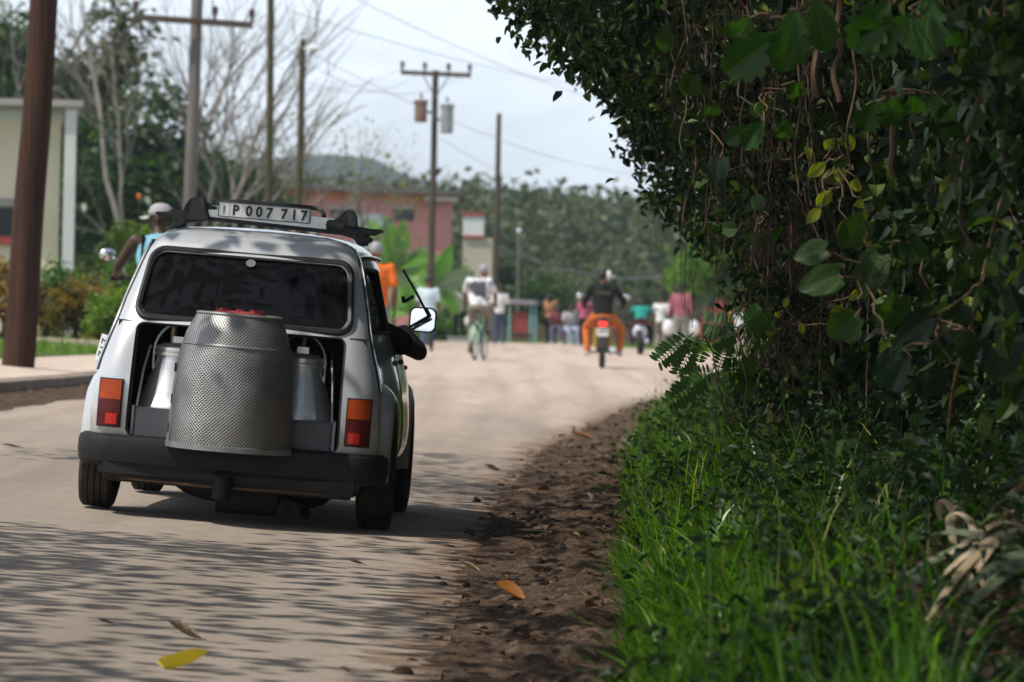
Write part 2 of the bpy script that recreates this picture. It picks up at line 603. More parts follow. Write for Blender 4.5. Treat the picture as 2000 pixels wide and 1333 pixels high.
# footpath with its kerb on the left
py_ = np.concatenate([np.linspace(8, 60, 90), np.linspace(61, 131, 60)])
P = []
for y in py_:
    xl = float(XL(y)); zr = float(road_z(xl, y)); t = float(1 - sstep(70, 110, y))
    w_ = 1.25
    top = zr + 0.115 * t + 0.012
    P.append([Vector((xl + 0.03, y, zr - 0.1)), Vector((xl + 0.015, y, top - 0.012)), Vector((xl - 0.02, y, top)), Vector((xl - 0.16, y, top + 0.006)),
              Vector((xl - 0.17, y, top + 0.004)), Vector((xl - w_ * .6, y, top + 0.05)), Vector((xl - w_, y, top + 0.082)), Vector((xl - w_ - 0.02, y, top - 0.2))])
fp = MB(); fp.grid(P)
fp.m = [1 if (i % 7) < 3 else 0 for i in range(len(fp.f))]
tag(fp.build('footpath', [M_path, M_kerb], None, True, 30), kind='structure')

# dirt drifted against the kerb
kd = MB(); P = []
for y in np.linspace(14, 60, 240):
    xl = float(XL(y)); row = []
    wd = 0.55 + 0.25 * noise.noise((y * 0.5, 7, 0))
    for t in np.linspace(0, 1, 9):
        x = xl + 0.02 + wd * t
        row.append(Vector((x, y, float(road_z(x, y)) - 0.006 + 0.05 * (1 - t) ** 1.3 * (0.8 + 0.6 * noise.noise((x * 6, y * 4, 1))) + 0.012 * (1 - t))))
    P.append(row)
kd.grid(P)
tag(kd.build('kerb_dirt', M_dirt), kind='structure')
# ------------------------------------------------------------------ car
CARX, CARY = -1.176, 19.87
CAR_ROT = (0.0, R(3.5), R(-1.5))
CM = Matrix.Translation((CARX, CARY, 0.0)) @ (Matrix.Rotation(CAR_ROT[2], 4, 'Z') @ Matrix.Rotation(CAR_ROT[1], 4, 'Y'))
CMI = CM.inverted()
def cl(px, py, yl):
    """photo pixel -> car coordinates on the plane y = yl"""
    a = CMI @ Vector((0, 0, HCAM)); b = CMI @ at(px, py, 20.0)
    t = (yl - a.y) / (b.y - a.y)
    return a + (b - a) * t

def mat_paint():
    m = bpy.data.materials.new('silver car paint')
    g = G(m); o = g.obj()
    nz = g.noise(3.0, 5, 0.6, o); fl = g.noise(900, 1, 0.5, o)
    d = g.noise(14, 6, 0.7, o)
    col = g.ramp(nz.outputs['Fac'], [(0.3, (0.58, 0.59, 0.60)), (0.7, (0.66, 0.665, 0.67))])
    dirt = g.ramp(d.outputs['Fac'], [(0.55, (0, 0, 0)), (0.8, (0.35, 0.35, 0.35))])
    sep = g.n('ShaderNodeSeparateXYZ'); g.l(o, sep.inputs[0])
    low = g.math('MULTIPLY_ADD', sep.outputs['Z'], -2.6); g.t.nodes[-1].inputs[2].default_value = 1.50
    low = g.math('MULTIPLY', g.math('MAXIMUM', low, 0.0), g.math('MULTIPLY', d.outputs['Fac'], 1.5), True)
    f = g.math('MAXIMUM', g.math('MULTIPLY', low, 0.7), g.math('MULTIPLY', dirt.outputs[0], 0.5), True)
    c = g.mix(f, col.outputs[0], (0.25, 0.205, 0.16))
    rg = g.math('MULTIPLY_ADD', f, 0.5); g.t.nodes[-1].inputs[2].default_value = 0.32
    b = g.pbsdf(c, rg, 0.42, g.bump(g.math('ADD', g.math('MULTIPLY', fl.outputs['Fac'], .05), g.math('MULTIPLY', g.noise(5.5, 2, .5, o).outputs['Fac'], 2.2)), 0.5, 0.004))
    b.inputs['Coat Weight'].default_value = 0.9
    b.inputs['Coat Roughness'].default_value = 0.06
    g.done(b)
    return m

def mat_glass(name, col=(0.005, 0.0055, 0.006), rough=0.015):
    m = bpy.data.materials.new(name)
    g = G(m)
    nz = g.noise(30, 4, 0.6, g.obj())
    r = g.ramp(nz.outputs['Fac'], [(0.4, (rough,) * 3), (0.8, (rough + 0.05,) * 3)])
    b = g.pbsdf(col, r.outputs[0], 0, None, 0.14)
    g.done(b)
    return m

def mat_tyre():
    m = bpy.data.materials.new('dusty tyre rubber')
    g = G(m)
    nz = g.noise(12, 5, 0.7, g.obj())
    c = g.ramp(nz.outputs['Fac'], [(0.35, (0.016, 0.015, 0.014)), (0.75, (0.075, 0.062, 0.05))])
    g.done(g.pbsdf(c.outputs[0], 0.9, 0, None, 0.2))
    return m

def mat_perf():
    m = bpy.data.materials.new('perforated steel sheet')
    g = G(m)
    uv = g.n('ShaderNodeTexCoord').outputs['UV']
    mp = g.n('ShaderNodeMapping'); mp.inputs['Rotation'].default_value = (0, 0, R(45)); mp.inputs['Scale'].default_value = (1, 1, 1)
    g.l(uv, mp.inputs['Vector'])
    vo = g.n('ShaderNodeTexVoronoi', voronoi_dimensions='2D', feature='F1')
    vo.inputs['Scale'].default_value = 92.0
    vo.inputs['Randomness'].default_value = 0.0
    g.l(mp.outputs[0], vo.inputs['Vector'])
    hole = g.ramp(vo.outputs['Distance'], [(0.30, (1, 1, 1)), (0.37, (0, 0, 0))])
    o = g.obj()
    st = g.noise(5, 6, 0.7, o); st2 = g.noise(40, 4, 0.7, o)
    met = g.ramp(st.outputs['Fac'], [(0.3, (0.26, 0.255, 0.245)), (0.6, (0.42, 0.415, 0.40)), (0.78, (0.29, 0.25, 0.21))])
    rs = g.ramp(st2.outputs['Fac'], [(0.68, (0, 0, 0)), (0.8, (0.5, 0.5, 0.5))])
    met2 = g.mix(rs.outputs[0], met.outputs[0], (0.22, 0.15, 0.10))
    col = g.mix(hole.outputs[0], met2, (0.008, 0.008, 0.008))
    rim = g.ramp(vo.outputs['Distance'], [(0.25, (0, 0, 0)), (0.40, (0.9, 0.9, 0.9)), (0.55, (1, 1, 1))])
    mt = g.math('SUBTRACT', 0.8, g.math('MULTIPLY', hole.outputs[0], 0.8))
    b = g.pbsdf(col, 0.42, 0.0, g.bump(rim.outputs[0], 0.5, 0.004))
    g.l(mt, b.inputs['Metallic'])
    g.done(b)
    return m

M_paint = mat_paint()
M_black = mat_plain('black plastic', (0.008, 0.008, 0.009), 0.5, 0, 0.3, 5, 0.1)
M_bumper = mat_plain('faded black bumper plastic', (0.010, 0.0096, 0.0094), 0.58, 0, 0.5, 3, 0.15, 0.3)
M_rubber = mat_plain('rubber seal', (0.010, 0.010, 0.010), 0.55, 0, 0.2, 8)
M_chrome = mat_plain('chrome', (0.75, 0.75, 0.76), 0.12, 1.0, 0.05, 8)
M_alu = mat_plain('brushed aluminium', (0.66, 0.66, 0.66), 0.30, 0.9, 0.14, 9, 0.06)
M_canal = mat_plain('dull milk can aluminium', (0.80, 0.80, 0.79), 0.30, 0.75, 0.12, 5, 0.08)
M_steel = mat_plain('grey steel', (0.26, 0.26, 0.26), 0.5, 0.6, 0.3, 10, 0.1)
M_darksteel = mat_plain('sooty metal', (0.022, 0.020, 0.018), 0.7, 0.3, 0.4, 8, 0.2)
M_inside = mat_plain('dark trim', (0.010, 0.010, 0.010), 0.9, 0, 0.3, 5)
M_bluegrey = mat_plain('blue grey painted panel', (0.085, 0.09, 0.105), 0.5, 0, 0.2, 5)
M_glass = mat_glass('tinted glass')
M_tyre = mat_tyre()
M_perf = mat_perf()
M_redlens = mat_plain('red lens', (0.13, 0.008, 0.004), 0.15, 0, 0.1, 8, 0, 0.6, 0.5)
M_redref = mat_plain('red reflector', (0.60, 0.02, 0.012), 0.2, 0, 0.1, 8, 0, 0.6, 0.5)
M_amber = mat_plain('amber lens', (0.40, 0.052, 0.005), 0.15, 0, 0.1, 8, 0, 0.6, 0.5)
def mat_lens(name, col):
    m = bpy.data.materials.new(name); g = G(m); o = g.obj()
    wv = g.n('ShaderNodeTexWave', wave_type='BANDS', bands_direction='Z'); wv.inputs['Scale'].default_value = 34; g.l(o, wv.inputs['Vector'])
    nz = g.noise(9, 4, .6, o)
    rp = g.ramp(nz.outputs['Fac'], [(.3, tuple(c * .7 for c in col)), (.7, tuple(c * 1.25 for c in col))])
    b = g.pbsdf(rp.outputs[0], .30, 0, g.bump(wv.outputs['Fac'], .35, .003), .35); b.inputs['Coat Weight'].default_value = .15
    g.done(b); return m
M_amber = mat_lens('amber lens', (0.36, 0.046, 0.003)); M_redlens = mat_lens('red lens', (0.085, 0.005, 0.003))
M_redpaint = mat_plain('red plastic lid', (0.27, 0.030, 0.036), 0.5, 0, 0.25, 8)
M_plate = mat_plain('plate white', (0.62, 0.62, 0.61), 0.4, 0, 0.08, 10)
M_ink = mat_plain('plate black', (0.012, 0.012, 0.012), 0.5, 0, 0.05, 10)

car = thing('small_hatchback', 'silver small hatchback with milk cans in its open engine bay', 'car', (CARX, CARY, 0.0))
car.rotation_euler = CAR_ROT

# outline functions over height
HV = [.22, .28, .33, .42, .50, .58, .66, .74, .78, .82, .86, .92, 1.0, 1.08, 1.125, 1.165, 1.195, 1.22, 1.238, 1.25, 1.257]
HW = [.56, .595, .612, .615, .61, .60, .582, .558, .546, .534, .524, .512, .49, .468, .454, .438, .415, .38, .32, .20, .05]
HR = [-.47, -.515, -.535, -.545, -.545, -.54, -.525, -.505, -.492, -.475, -.45, -.40, -.335, -.27, -.235, -.195, -.15, -.09, .02, .18, .36]
HF = [2.36, 2.42, 2.44, 2.45, 2.45, 2.44, 2.42, 2.36, 2.1, 1.66, 1.53, 1.46, 1.36, 1.24, 1.17, 1.10, 1.03, .95, .82, .68, .5]
HC = [.12, .13, .13, .128, .125, .12, .115, .11, .11, .108, .106, .104, .10, .098, .098, .10, .12, .14, .14, .12, .03]
def hw(v): return float(np.interp(v, HV, HW))
def su(v, y):
    t = min(1, max(0, (y + .25) / .95)); t = t * t * (3 - 2 * t)
    return hw(v) * (1 + .062 * t) * (1 - 0.13 * max(0, (y - 1.0) / 1.4) ** 2)
def rear_y(u, v):
    w_ = hw(v)
    return float(np.interp(v, HV, HR)) + 0.035 * (min(1, abs(u) / w_)) ** 2.2
def outline(v):
    w_, yr, yf, rc = (float(np.interp(v, HV, q)) for q in (HW, HR, HF, HC))
    pts = []
    for u in np.linspace(0, w_ - rc, 12):
        pts.append((u, rear_y(u, v)))
    y0 = rear_y(w_ - rc, v)
    for q in np.linspace(0, math.pi / 2, 9)[1:]:
        pts.append((w_ - rc + rc * math.sin(q), y0 + rc * 0.92 * (1 - math.cos(q))))
    ya = y0 + rc * 0.92
    rf = min(0.30, max(0.04, (yf - ya) * 0.25))
    for y in np.linspace(ya, yf - rf, 26)[1:]:
        pts.append((su(v, y), y))
    wf = pts[-1][0]
    for q in np.linspace(0, math.pi / 2, 9)[1:]:
        pts.append((wf * (1 - 0.32 * (1 - math.cos(q))), yf - rf + rf * math.sin(q)))
    for u in np.linspace(pts[-1][0], 0, 8)[1:]:
        pts.append((u, yf + 0.03 * (1 - (u / wf) ** 2)))
    left = [(-u, y) for u, y in pts[-2:0:-1]]
    return pts + left

shell = MB()
lv = sorted(set(list(np.linspace(.22, 1.16, 40)) + [1.165, 1.18, 1.195, 1.208, 1.22, 1.23, 1.238, 1.245, 1.25, 1.254, 1.257]))
rows = [[Vector((u, y, v)) for u, y in outline(v)] for v in lv]
shell.grid(rows, 0, True)
n0 = len(rows[0])
shell.f.append(list(range(n0))[::-1]); shell.m.append(0)
shell.f.append([(len(rows) - 1) * n0 + j for j in range(n0)]); shell.m.append(0)
M_seatcloth = M_inside
body = shell.build('body', [M_paint, M_inside], car, True, 40)
md = body.modifiers.new('s', 'SOLIDIFY'); md.thickness = 0.022; md.offset = -1; md.material_offset = 1; md.material_offset_rim = 0
from_modifiers(body)

def rrect(u0, u1, v0, v1, r, k=5, tu=None):
    """rounded rectangle; tu = half-width ratio at the top"""
    P = []
    for cx, cz, a in ((u1 - r, v0 + r, -90), (u1 - r, v1 - r, 0), (u0 + r, v1 - r, 90), (u0 + r, v0 + r, 180)):
        for i in range(k + 1):
            q = R(a + 90 * i / k)
            P.append((cx + r * math.cos(q), cz + r * math.sin(q)))
    if tu:
        c = (u0 + u1) / 2
        P = [(c + (u - c) * (1 + (tu - 1) * (v - v0) / (v1 - v0)), v) for u, v in P]
    return P

WIN = rrect(-.452, .452, .842, 1.128, .055, 6, .925)
BAY = rrect(-.452, .452, .335, .818, .035, 5, .985)
cut = []
def cutter(pts3, vec):
    c = MB(); c.prism(pts3, vec)
    o = c.build('cutter', M_inside, car, False)
    cut.append(o)
    return o
cutter([Vector((u, -1.0, v)) for u, v in WIN], (0, 1.12, 0))
cutter([Vector((u, -1.0, v)) for u, v in BAY], (0, 0.75, 0))
SIDEQ = [(.02, .845), (.60, .845), (.60, 1.115), (.06, 1.115), (-.10, 1.05), (-.17, .90), (-.15, .86)]
SIDED = [(.68, .845), (1.40, .845), (1.33, .95), (1.08, 1.115), (.68, 1.115)]
for sgn in (1, -1):
    for poly in (SIDEQ, SIDED):
        cutter([Vector((sgn * 0.30, y, v)) for y, v in poly], (sgn * 0.5, 0, 0))
    for yw in (0.0, 1.84):
        cutter([Vector((sgn * 0.42, yw + .305 * math.cos(q), .265 + .305 * math.sin(q))) for q in np.linspace(0, 2 * math.pi, 33)[:-1]], (sgn * 0.5, 0, 0))
# windscreen
cutter([Vector((u, 0.85, v)) for u, v in rrect(-.46, .46, .87, 1.13, .05, 5, .9)], (0, 1.6, 0))
for o in cut:
    md = body.modifiers.new('b', 'BOOLEAN'); md.object = o; md.operation = 'DIFFERENCE'; md.solver = 'EXACT'
from_modifiers(body)
for o in cut: bpy.data.objects.remove(o, do_unlink=True)
body.data.polygons.foreach_set('use_smooth', [True] * len(body.data.polygons))
body.data.set_sharp_from_angle(angle=R(38))

def rear_patch(poly, off, name, mat, parent, rings=9, mi=0):
    """panel filling a (u,v) outline on the rear surface, pushed out by off"""
    mb = MB()
    cu = sum(p[0] for p in poly) / len(poly); cv = sum(p[1] for p in poly) / len(poly)
    rws = []
    for k in range(rings + 1):
        s = max(0.002, k / rings)
        rws.append([Vector((cu + (u - cu) * s, rear_y(cu + (u - cu) * s, cv + (v - cv) * s) - off, cv + (v - cv) * s)) for u, v in poly])
    mb.grid(rws, 0, True)
    return mb.build(name, mat, parent)

win = rear_patch(WIN, -0.008, 'rear_window', M_glass, car)
def loop3(poly, off):
    return [Vector((u, rear_y(u, v) - off, v)) for u, v in poly]
def closed_tube(mb, pts, r, n=7, mi=0, flat=1.0):
    return mb.tube(list(pts) + [pts[0], pts[1]], r, n, mi, False, flat)
sm = MB(); closed_tube(sm, loop3([(u * 1.008, v + (.004 if v > 1 else -.003)) for u, v in WIN], 0.004), 0.0155)
sm.build('window_seal', M_rubber, win)
sm = MB(); closed_tube(sm, loop3([(u * .985, .985 + (v - .985) * .965) for u, v in WIN], 0.004), 0.0042)
sm.build('chrome_trim', M_steel, win)
# small round sticker on the glass
st = MB(); c0 = cl(490, 515, -.25); yy = rear_y(c0.x, c0.z) + 0.004
st.lathe([(0.0005, 0.0), (.0205, 0.0), (.0205, 0.002), (.0005, .002)], 20, 0, Matrix.Translation((c0.x, yy, c0.z)) @ Matrix.Rotation(R(90 - 40), 4, 'X'))
st.build('round_sticker', mat_plain('sticker', (0.13, 0.13, 0.125), 0.6), win)

# engine bay behind the opening
bay = MB()
bay.box((0, .10, .58), (1.02, .02, .56))
bay.box((0, -.19, .322), (1.02, .60, .02))
bay.box((-.515, -.16, .57), (.02, .52, .5)); bay.box((.515, -.16, .57), (.02, .52, .5))
bay.box((0, -.14, .845), (1.02, .50, .014))
bayo = bay.build('engine_bay', M_inside, car, False)
rim = MB()
closed_tube(rim, loop3([(u * .995, v) for u, v in BAY], -0.012), 0.010)
rim.build('bay_rim', M_black, bayo)
for sgn in (-1, 1):
    pr = MB()
    a = [Vector((sgn * .418, -.50, .36)), Vector((sgn * .412, -.49, .48)), Vector((sgn * .40, -.46, .62)), Vector((sgn * .385, -.40, .72))]
    pr.tube(a, .0055, 6)
    pr.box((sgn * .425, -.51, .40), (.010, .010, .13))
    pr.build('prop_rod', M_steel, bayo)
# blue grey side bins the churns stand in
for sgn, nm in ((-1, 'bin'), (1, 'bin')):
    b = MB(); b.box((sgn * .285, -.40, .395), (.27, .24, .13)); o = b.build(nm, M_bluegrey, bayo, False); bevel(o, .01)
# clutter at the back of the bay
cb = MB()
cb.box((.20, .02, .70), (.34, .10, .10)); cb.box((.12, -.05, .62), (.05, .05, .2)); cb.box((.36, .0, .6), (.10, .1, .22))
cb.tube([(.30, -.1, .79), (.36, -.12, .76), (.385, -.15, .70), (.37, -.2, .6)], .035, 9)
bevel(cb.build('air_box', M_darksteel, bayo, False), .012)

# bumper: profile swept round the rear outline
def sweep_outline(v, y_end, off=0.0):
    return [(u, y) for u, y in outline(v) if y < y_end]
base = [p for p in outline(.33)]
half = [p for p in base[:40] if p[1] < -.16]
path = [(-u, y) for u, y in half[::-1]] + half[1:]
prof = [(-.02, .338), (.022, .336), (.040, .326), (.046, .308), (.046, .262), (.040, .225), (.026, .208), (-.03, .202)]
bp = MB(); rows = []
for i, (u, y) in enumerate(path):
    a = Vector(path[max(0, i - 1)]); b = Vector(path[min(len(path) - 1, i + 1)])
    t = (b - a).normalized(); nrm = Vector((t.y, -t.x))
    rows.append([Vector((u + nrm.x * d, y + nrm.y * d, z)) for d, z in prof])
bp.grid(rows)
bp.f.append([j for j in range(len(prof))]); bp.m.append(0)
bp.f.append([(len(rows) - 1) * len(prof) + j for j in range(len(prof))][::-1]); bp.m.append(0)
bump_o = bp.build('bumper', M_bumper, car, True, 30)
sc = MB()
for px, py in ((306, 883), (585, 903)):
    p = cl(px, py, -.60); sc.ball((p.x, rear_y(p.x, .3) - .049, p.z), (.009, .006, .009), 8, 6)
sc.build('bumper_screw', M_alu, bump_o)

# rear valance, floor pan, tow stub
va = MB()
va.box((0, -.42, .165), (1.06, .20, .05)); va.box((0, .9, .20), (1.10, 2.9, .09)); va.box((0, -.20, .20), (1.0, .5, .1))
bevel(va.build('floor_pan', M_darksteel, car, False), .02)
tw = MB(); tw.tube([(-.02, -.40, .17), (-.02, -.565, .165)], .045, 14); tw.tube([(-.02, -.575, .20), (-.02, -.575, .105)], [.042, .040], 14)
tw.build('tow_stub', M_bumper, car)
rd = MB(); rd.tube([(-.46, -.52, .158), (-.1, -.55, .152), (.46, -.52, .158)], .007, 6)
rd.build('valance_rod', mat_plain('rusty rod', (.12, .08, .045), .7, .3, .3), car)
ex = MB()
ex.tube([(-.06, -.30, .11), (.20, -.30, .11)], [.075, .075], 16)
ex.tube([(.23, -.36, .10), (.29, -.42, .085), (.335, -.55, .075)], .027, 12, 0, False)
ex.tube([(.335, -.551, .075), (.29, -.42, .085)], .022, 12, 0, False)
exo = ex.build('exhaust', M_darksteel, car)
gb = MB()
gb.ball((-.05, -.2, .16), (.22, .2, .085), 16, 8); gb.box((0, .02, .19), (1.02, .05, .04)); gb.ball((.28, -.1, .15), (.14, .2, .08), 12, 8)
gb.tube([(-.5, .0, .22), (0, -.02, .18), (.5, .0, .22)], .03, 8)
gb.build('gearbox', M_darksteel, car)

# wheels
def wheel(x, y, cam_deg, rad=.262):
    t = MB()
    W = .148
    pr = []
    s = W / 2
    side = [(-s * .70, rad * .60), (-s * .98, rad * .70), (-s * 1.0, rad * .84), (-s * .93, rad * .945), (-s * .80, rad * .985)]
    tread = []
    for k, a in enumerate(np.linspace(-s * .74, s * .74, 9)):
        g_ = .012
        if k % 2 == 0: tread += [(a - .0032, rad), (a - .0026, rad - g_), (a + .0026, rad - g_), (a + .0032, rad)] if 0 < k < 8 else [(a, rad)]
    prof_ = side + tread + [(-a, r) for a, r in side[::-1]]
    Mx = Matrix.Rotation(R(90), 4, 'Y')
    t.lathe([(r, a) for a, r in prof_], 56, 0, Mx)
    wh = empty('wheel', (x, y, rad)); wh.parent = car; wh.rotation_euler = (0, R(cam_deg), 0)
    ty = t.build('tyre', M_tyre, wh, True, 35)
    r = MB(); sg = 1 if x > 0 else -1
    pr2 = [(.001, .035), (.035, .036), (.04, .02), (.07, .015), (.10, .03), (.125, .03), (.135, .045), (.158, .055), (.160, -.055)]
    r.lathe([(a, b * sg) for a, b in pr2], 32, 0, Mx)
    r.build('rim', M_steel, wh)
    return wh
wheel(-.590, 0, 3.0); wheel(.590, 0, -1.5); wheel(-.575, 1.84, 1.0); wheel(.575, 1.84, -1.0)

# wheel arch flares
for sgn in (-1, 1):
    for yw in (0.0, 1.84):
        fl = MB(); rows = []
        for q in np.linspace(R(-8), R(188), 28):
            row = []
            for rr_, du in ((.303, -.02), (.300, .012), (.304, .028), (.318, .030), (.345, .010), (.40, -.055)):
                z = .265 + rr_ * math.sin(q); yy = yw + rr_ * math.cos(q)
                row.append(Vector((sgn * (.630 * (1 - 0.06 * max(0, (yy - 1.0) / 1.4) ** 2) + du - max(0, (z - .5)) * .18), yy, z)))
            rows.append(row)
        fl.grid(rows)
        fl.build('wheel_arch', M_paint, car, True, 60)

# tail lights, wrapped on the rear corners
def tail(sgn):
    e = empty('tail_light'); e.parent = car
    u0, u1 = .478, .572
    def strip(v0, v1, ua, ub, off, name, mat):
        mb = MB(); rows = []
        o_ = outline((v0 + v1) / 2)
        for v in np.linspace(v0, v1, 6):
            oo = outline(v)
            us = [p[0] for p in oo[:24]]; yv = [p[1] for p in oo[:24]]
            row = []
            for u in np.linspace(ua, ub, 9):
                uu = min(u, max(us) - .002)
                row.append(Vector((sgn * u, float(np.interp(uu, us, yv)) - off, v)))
            rows.append(row)
        n_ = len(rows[0]); back = [[p + Vector((0, off + .01, 0)) for p in rw] for rw in rows]
        mb.grid(rows)
        # side walls
        ring = rows[0] + [rw[-1] for rw in rows[1:]] + rows[-1][-2::-1] + [rw[0] for rw in rows[-2:0:-1]]
        rb = [p + Vector((0, off + .012, 0)) for p in ring]
        mb.grid([ring, rb], 0, True)
        return mb.build(name, mat, e, True, 40)
    strip(.366, .571, u0 - .006, u1 + .005, .014, 'light_housing', M_black)
    strip(.484, .566, u0, u1, .024, 'amber_lens', M_amber)
    strip(.371, .482, u0, u1, .022, 'red_lens', M_redlens)
    strip(.380, .424, *((u0 + .010, u0 + .058)), .030, 'reflector', M_redref)
tail(-1); tail(1)

# gutter strips round the roof side and down the rear pillar
for sgn in (-1, 1):
    g_ = MB(); pts = []
    for v in np.linspace(.60, 1.165, 16):
        oo = outline(v); u, y = oo[19]
        pts.append(Vector((sgn * (u + .004), y - .0, v)))
    for y in np.linspace(.02, 1.02, 10):
        pts.append(Vector((sgn * (su(1.165, y) + .005), y, 1.166 + .006 * math.sin((y) * 2.6))))
    g_.tube(pts, .0075, 6)
    gt = g_.build('gutter', M_rubber, car)
    g_ = MB(); g_.tube([p + Vector((sgn * .006, -.004, .004)) for p in pts], .0038, 6); g_.build('gutter_trim', M_chrome, gt)
# quarter glass, door glass
for sgn in (-1, 1):
    for nm, poly in (('quarter_window', SIDEQ), ('door_window', SIDED)):
        if sgn == 1 and nm == 'door_window': continue
        mb = MB(); cy = sum(p[0] for p in poly) / len(poly); cz = sum(p[1] for p in poly) / len(poly)
        rws = []
        for k in range(6):
            s = max(.01, k / 5 * 1.03)
            rws.append([Vector((sgn * (su(cz + (z - cz) * s, cy + (y - cy) * s) - .016), cy + (y - cy) * s, cz + (z - cz) * s)) for y, z in poly])
        mb.grid(rws, 0, True)
        q = mb.build(nm, M_glass, car)
        fr = MB(); closed_tube(fr, [Vector((sgn * (su(z, y) + .001), y, z)) for y, z in poly], .009); fr.build('window_frame', M_rubber, q)
mb = MB(); rws = []
for v in np.linspace(.86, 1.14, 7):
    yf_ = float(np.interp(v, HV, HF)); rws.append([Vector((u, yf_ - .02 + .02 * (1 - (u / .46) ** 2), v)) for u in np.linspace(-.46, .46, 9) * (1.0 - (v - .86) * .35)])
mb.grid(rws); mb.build('windscreen', M_glass, car)

# doors: shut lines and handle
for sgn in (-1, 1):
    d = MB()
    rows = []
    for v in np.linspace(.30, .835, 14):
        rows.append([Vector((sgn * (su(v, y) + .004), y, v)) for y in np.linspace(.66, 1.44, 16)])
    d.grid(rows)
    do = d.build('door', M_paint, car)
    h = MB(); h.box((sgn * (su(.72, .78) + .018), .78, .72), (.02, .12, .025)); bevel(h.build('handle', M_black, do, False), .006)
# side seam between the pillar and the lower rear wing
for sgn in (-1, 1):
    oo = outline(.818)[:20]; s = MB(); s.tube([Vector((sgn * u, float(np.interp(u, [p[0] for p in oo], [p[1] for p in oo])) - .0005, .818)) for u in np.linspace(.455, oo[-1][0] - .002, 9)], .0026, 5)
    s.build('panel_seam', M_rubber, car)

# right mirror, open vent window and indicator
mr = empty('side_mirror'); mr.parent = car
c0 = cl(826, 625, 1.25)
mb = MB(); ol = rrect(-.062, .062, -.058, .058, .03, 5)
mb.prism([Vector((c0.x + u, 1.235, c0.z + v)) for u, v in ol], (0, .035, 0)); mh = mb.build('mirror_housing', M_black, mr); bevel(mh, .008)
mb = MB(); ol2 = rrect(-.055, .055, -.051, .051, .026, 5); tl = .22
mb.prism([Vector((c0.x + u, 1.2335, c0.z + v)) for u, v in ol2], (0, -.004, 0)); mb.build('mirror_glass', mat_plain('mirror silvering', (.86, .88, .9), .02, 1.0, 0.0, 5), mr)
mb = MB(); mb.tube([(c0.x - .05, 1.26, c0.z - .04), (.58, 1.30, .835)], .012, 8); mb.build('mirror_arm', M_black, mr)
vw = empty('vent_window'); vw.parent = car
a, b, c = cl(787, 527, 1.15), cl(837, 618, 1.13), cl(797, 641, 1.22)
mb = MB(); mb.tube([a, (a + b) / 2 + Vector((.004, 0, 0)), b], .0062, 6); mb.tube([b, c], .0062, 6)
mb.box(((a + b) / 2 + Vector((-.028, 0, -.03))), (.05, .014, .016), (0, R(-35), 0)); mb.tube([(a + b) / 2 + Vector((-.05, 0, -.05)), (a + b) / 2 + Vector((-.058, 0, -.02))], .009, 6)
mb.build('vent_frame', M_black, vw)
mb = MB(); mb.tube([b + Vector((.006, -.01, -.012)), c + Vector((.006, -.01, -.014))], .006, 6); mb.build('vent_sill', M_chrome, vw)
mb = MB(); p = cl(798, 719, 1.5); mb.ball((su(p.z, 1.5) + .004, 1.5, p.z), (.012, .03, .012), 8, 6); mb.build('side_repeater', M_redref, car)

# number plate on the left flank, turned almost edge on
def text_mesh(txt, size, bold=0.0):
    cu = bpy.data.curves.new('t', 'FONT'); cu.body = txt; cu.size = size; cu.extrude = .0006; cu.offset = size * bold
    cu.align_x = 'CENTER'; cu.align_y = 'CENTER'
    o = bpy.data.objects.new('t', cu); COL.objects.link(o)
    bpy.context.view_layer.update()
    me = bpy.data.meshes.new_from_object(o.evaluated_get(bpy.context.evaluated_depsgraph_get()))
    bpy.data.objects.remove(o, do_unlink=True)
    return me
def text_obj(name, txt, size, sx, M, mat, parent, bold=0.0):
    me = text_mesh(txt, size, bold)
    me.transform(M @ Matrix.Diagonal((sx, 1, 1, 1)))
    me.materials.clear(); me.materials.append(mat)
    o = bpy.data.objects.new(name, me); COL.objects.link(o); o.parent = parent
    return o
sp = empty('flank_plate'); sp.parent = car
a, b = cl(196, 703, -.30), cl(209, 657, -.30)
ax = (b - a); Lp = ax.length; ax.normalize()
nrm = Vector((-.62, -.74, .15)).normalized(); nrm = (nrm - ax * nrm.dot(ax)).normalized()
side = ax.cross(nrm)
Mp = Matrix((ax, -side, nrm)).transposed().to_4x4()
if Mp.determinant() < 0: Mp = Matrix((ax, side, nrm)).transposed().to_4x4()
Mp.translation = (a + b) / 2
mb = MB(); ol = rrect(-Lp / 2 - .005, Lp / 2 + .005, -.034, .034, .006, 3)
mb.prism([Mp @ Vector((u, v, -.001)) for u, v in ol], nrm * .002); mb.build('plate_sheet', M_plate, sp, False)
text_obj('plate_lettering', '717', .055, 1.0, Mp @ Matrix.Translation((0, 0, .0022)), M_ink, sp)

# ------------------------------------------------------------------ roof rack (bolted to the car)
rack = empty('roof_rack'); rack.parent = car
YR = .22
L, Rr = cl(398, 411, YR), cl(664, 440, YR)
mb = MB()
mb.box(((L + Rr) / 2), ((Rr - L).length + .12, .028, .050), (0, -math.atan2((Rr - L).z, (Rr - L).x), 0)); bar = mb.build('crossbar', M_alu, rack, False); bevel(bar, .008)
mb = MB(); mb.box((L + Rr) / 2 + Vector((0, .004, -.034)), ((Rr - L).length + .10, .034, .018), (0, -math.atan2((Rr - L).z, (Rr - L).x), 0))
mb.tube([cl(425, 396, YR + .1), cl(470, 394, YR + .1), cl(606, 406, YR + .1), cl(622, 408, YR + .1), cl(631, 415, YR + .08), cl(633, 424, YR + .03)], .011, 8)
bevel(mb.build('clamp_bar', M_black, rack, False), .003)
def pxpoly(pts, y0, dy, name, mat=M_black, bw=.006):
    mb = MB(); mb.prism([cl(px, py, y0) for px, py in pts], (0, dy, 0)); o = mb.build(name, mat, rack, False); bevel(o, bw); return o
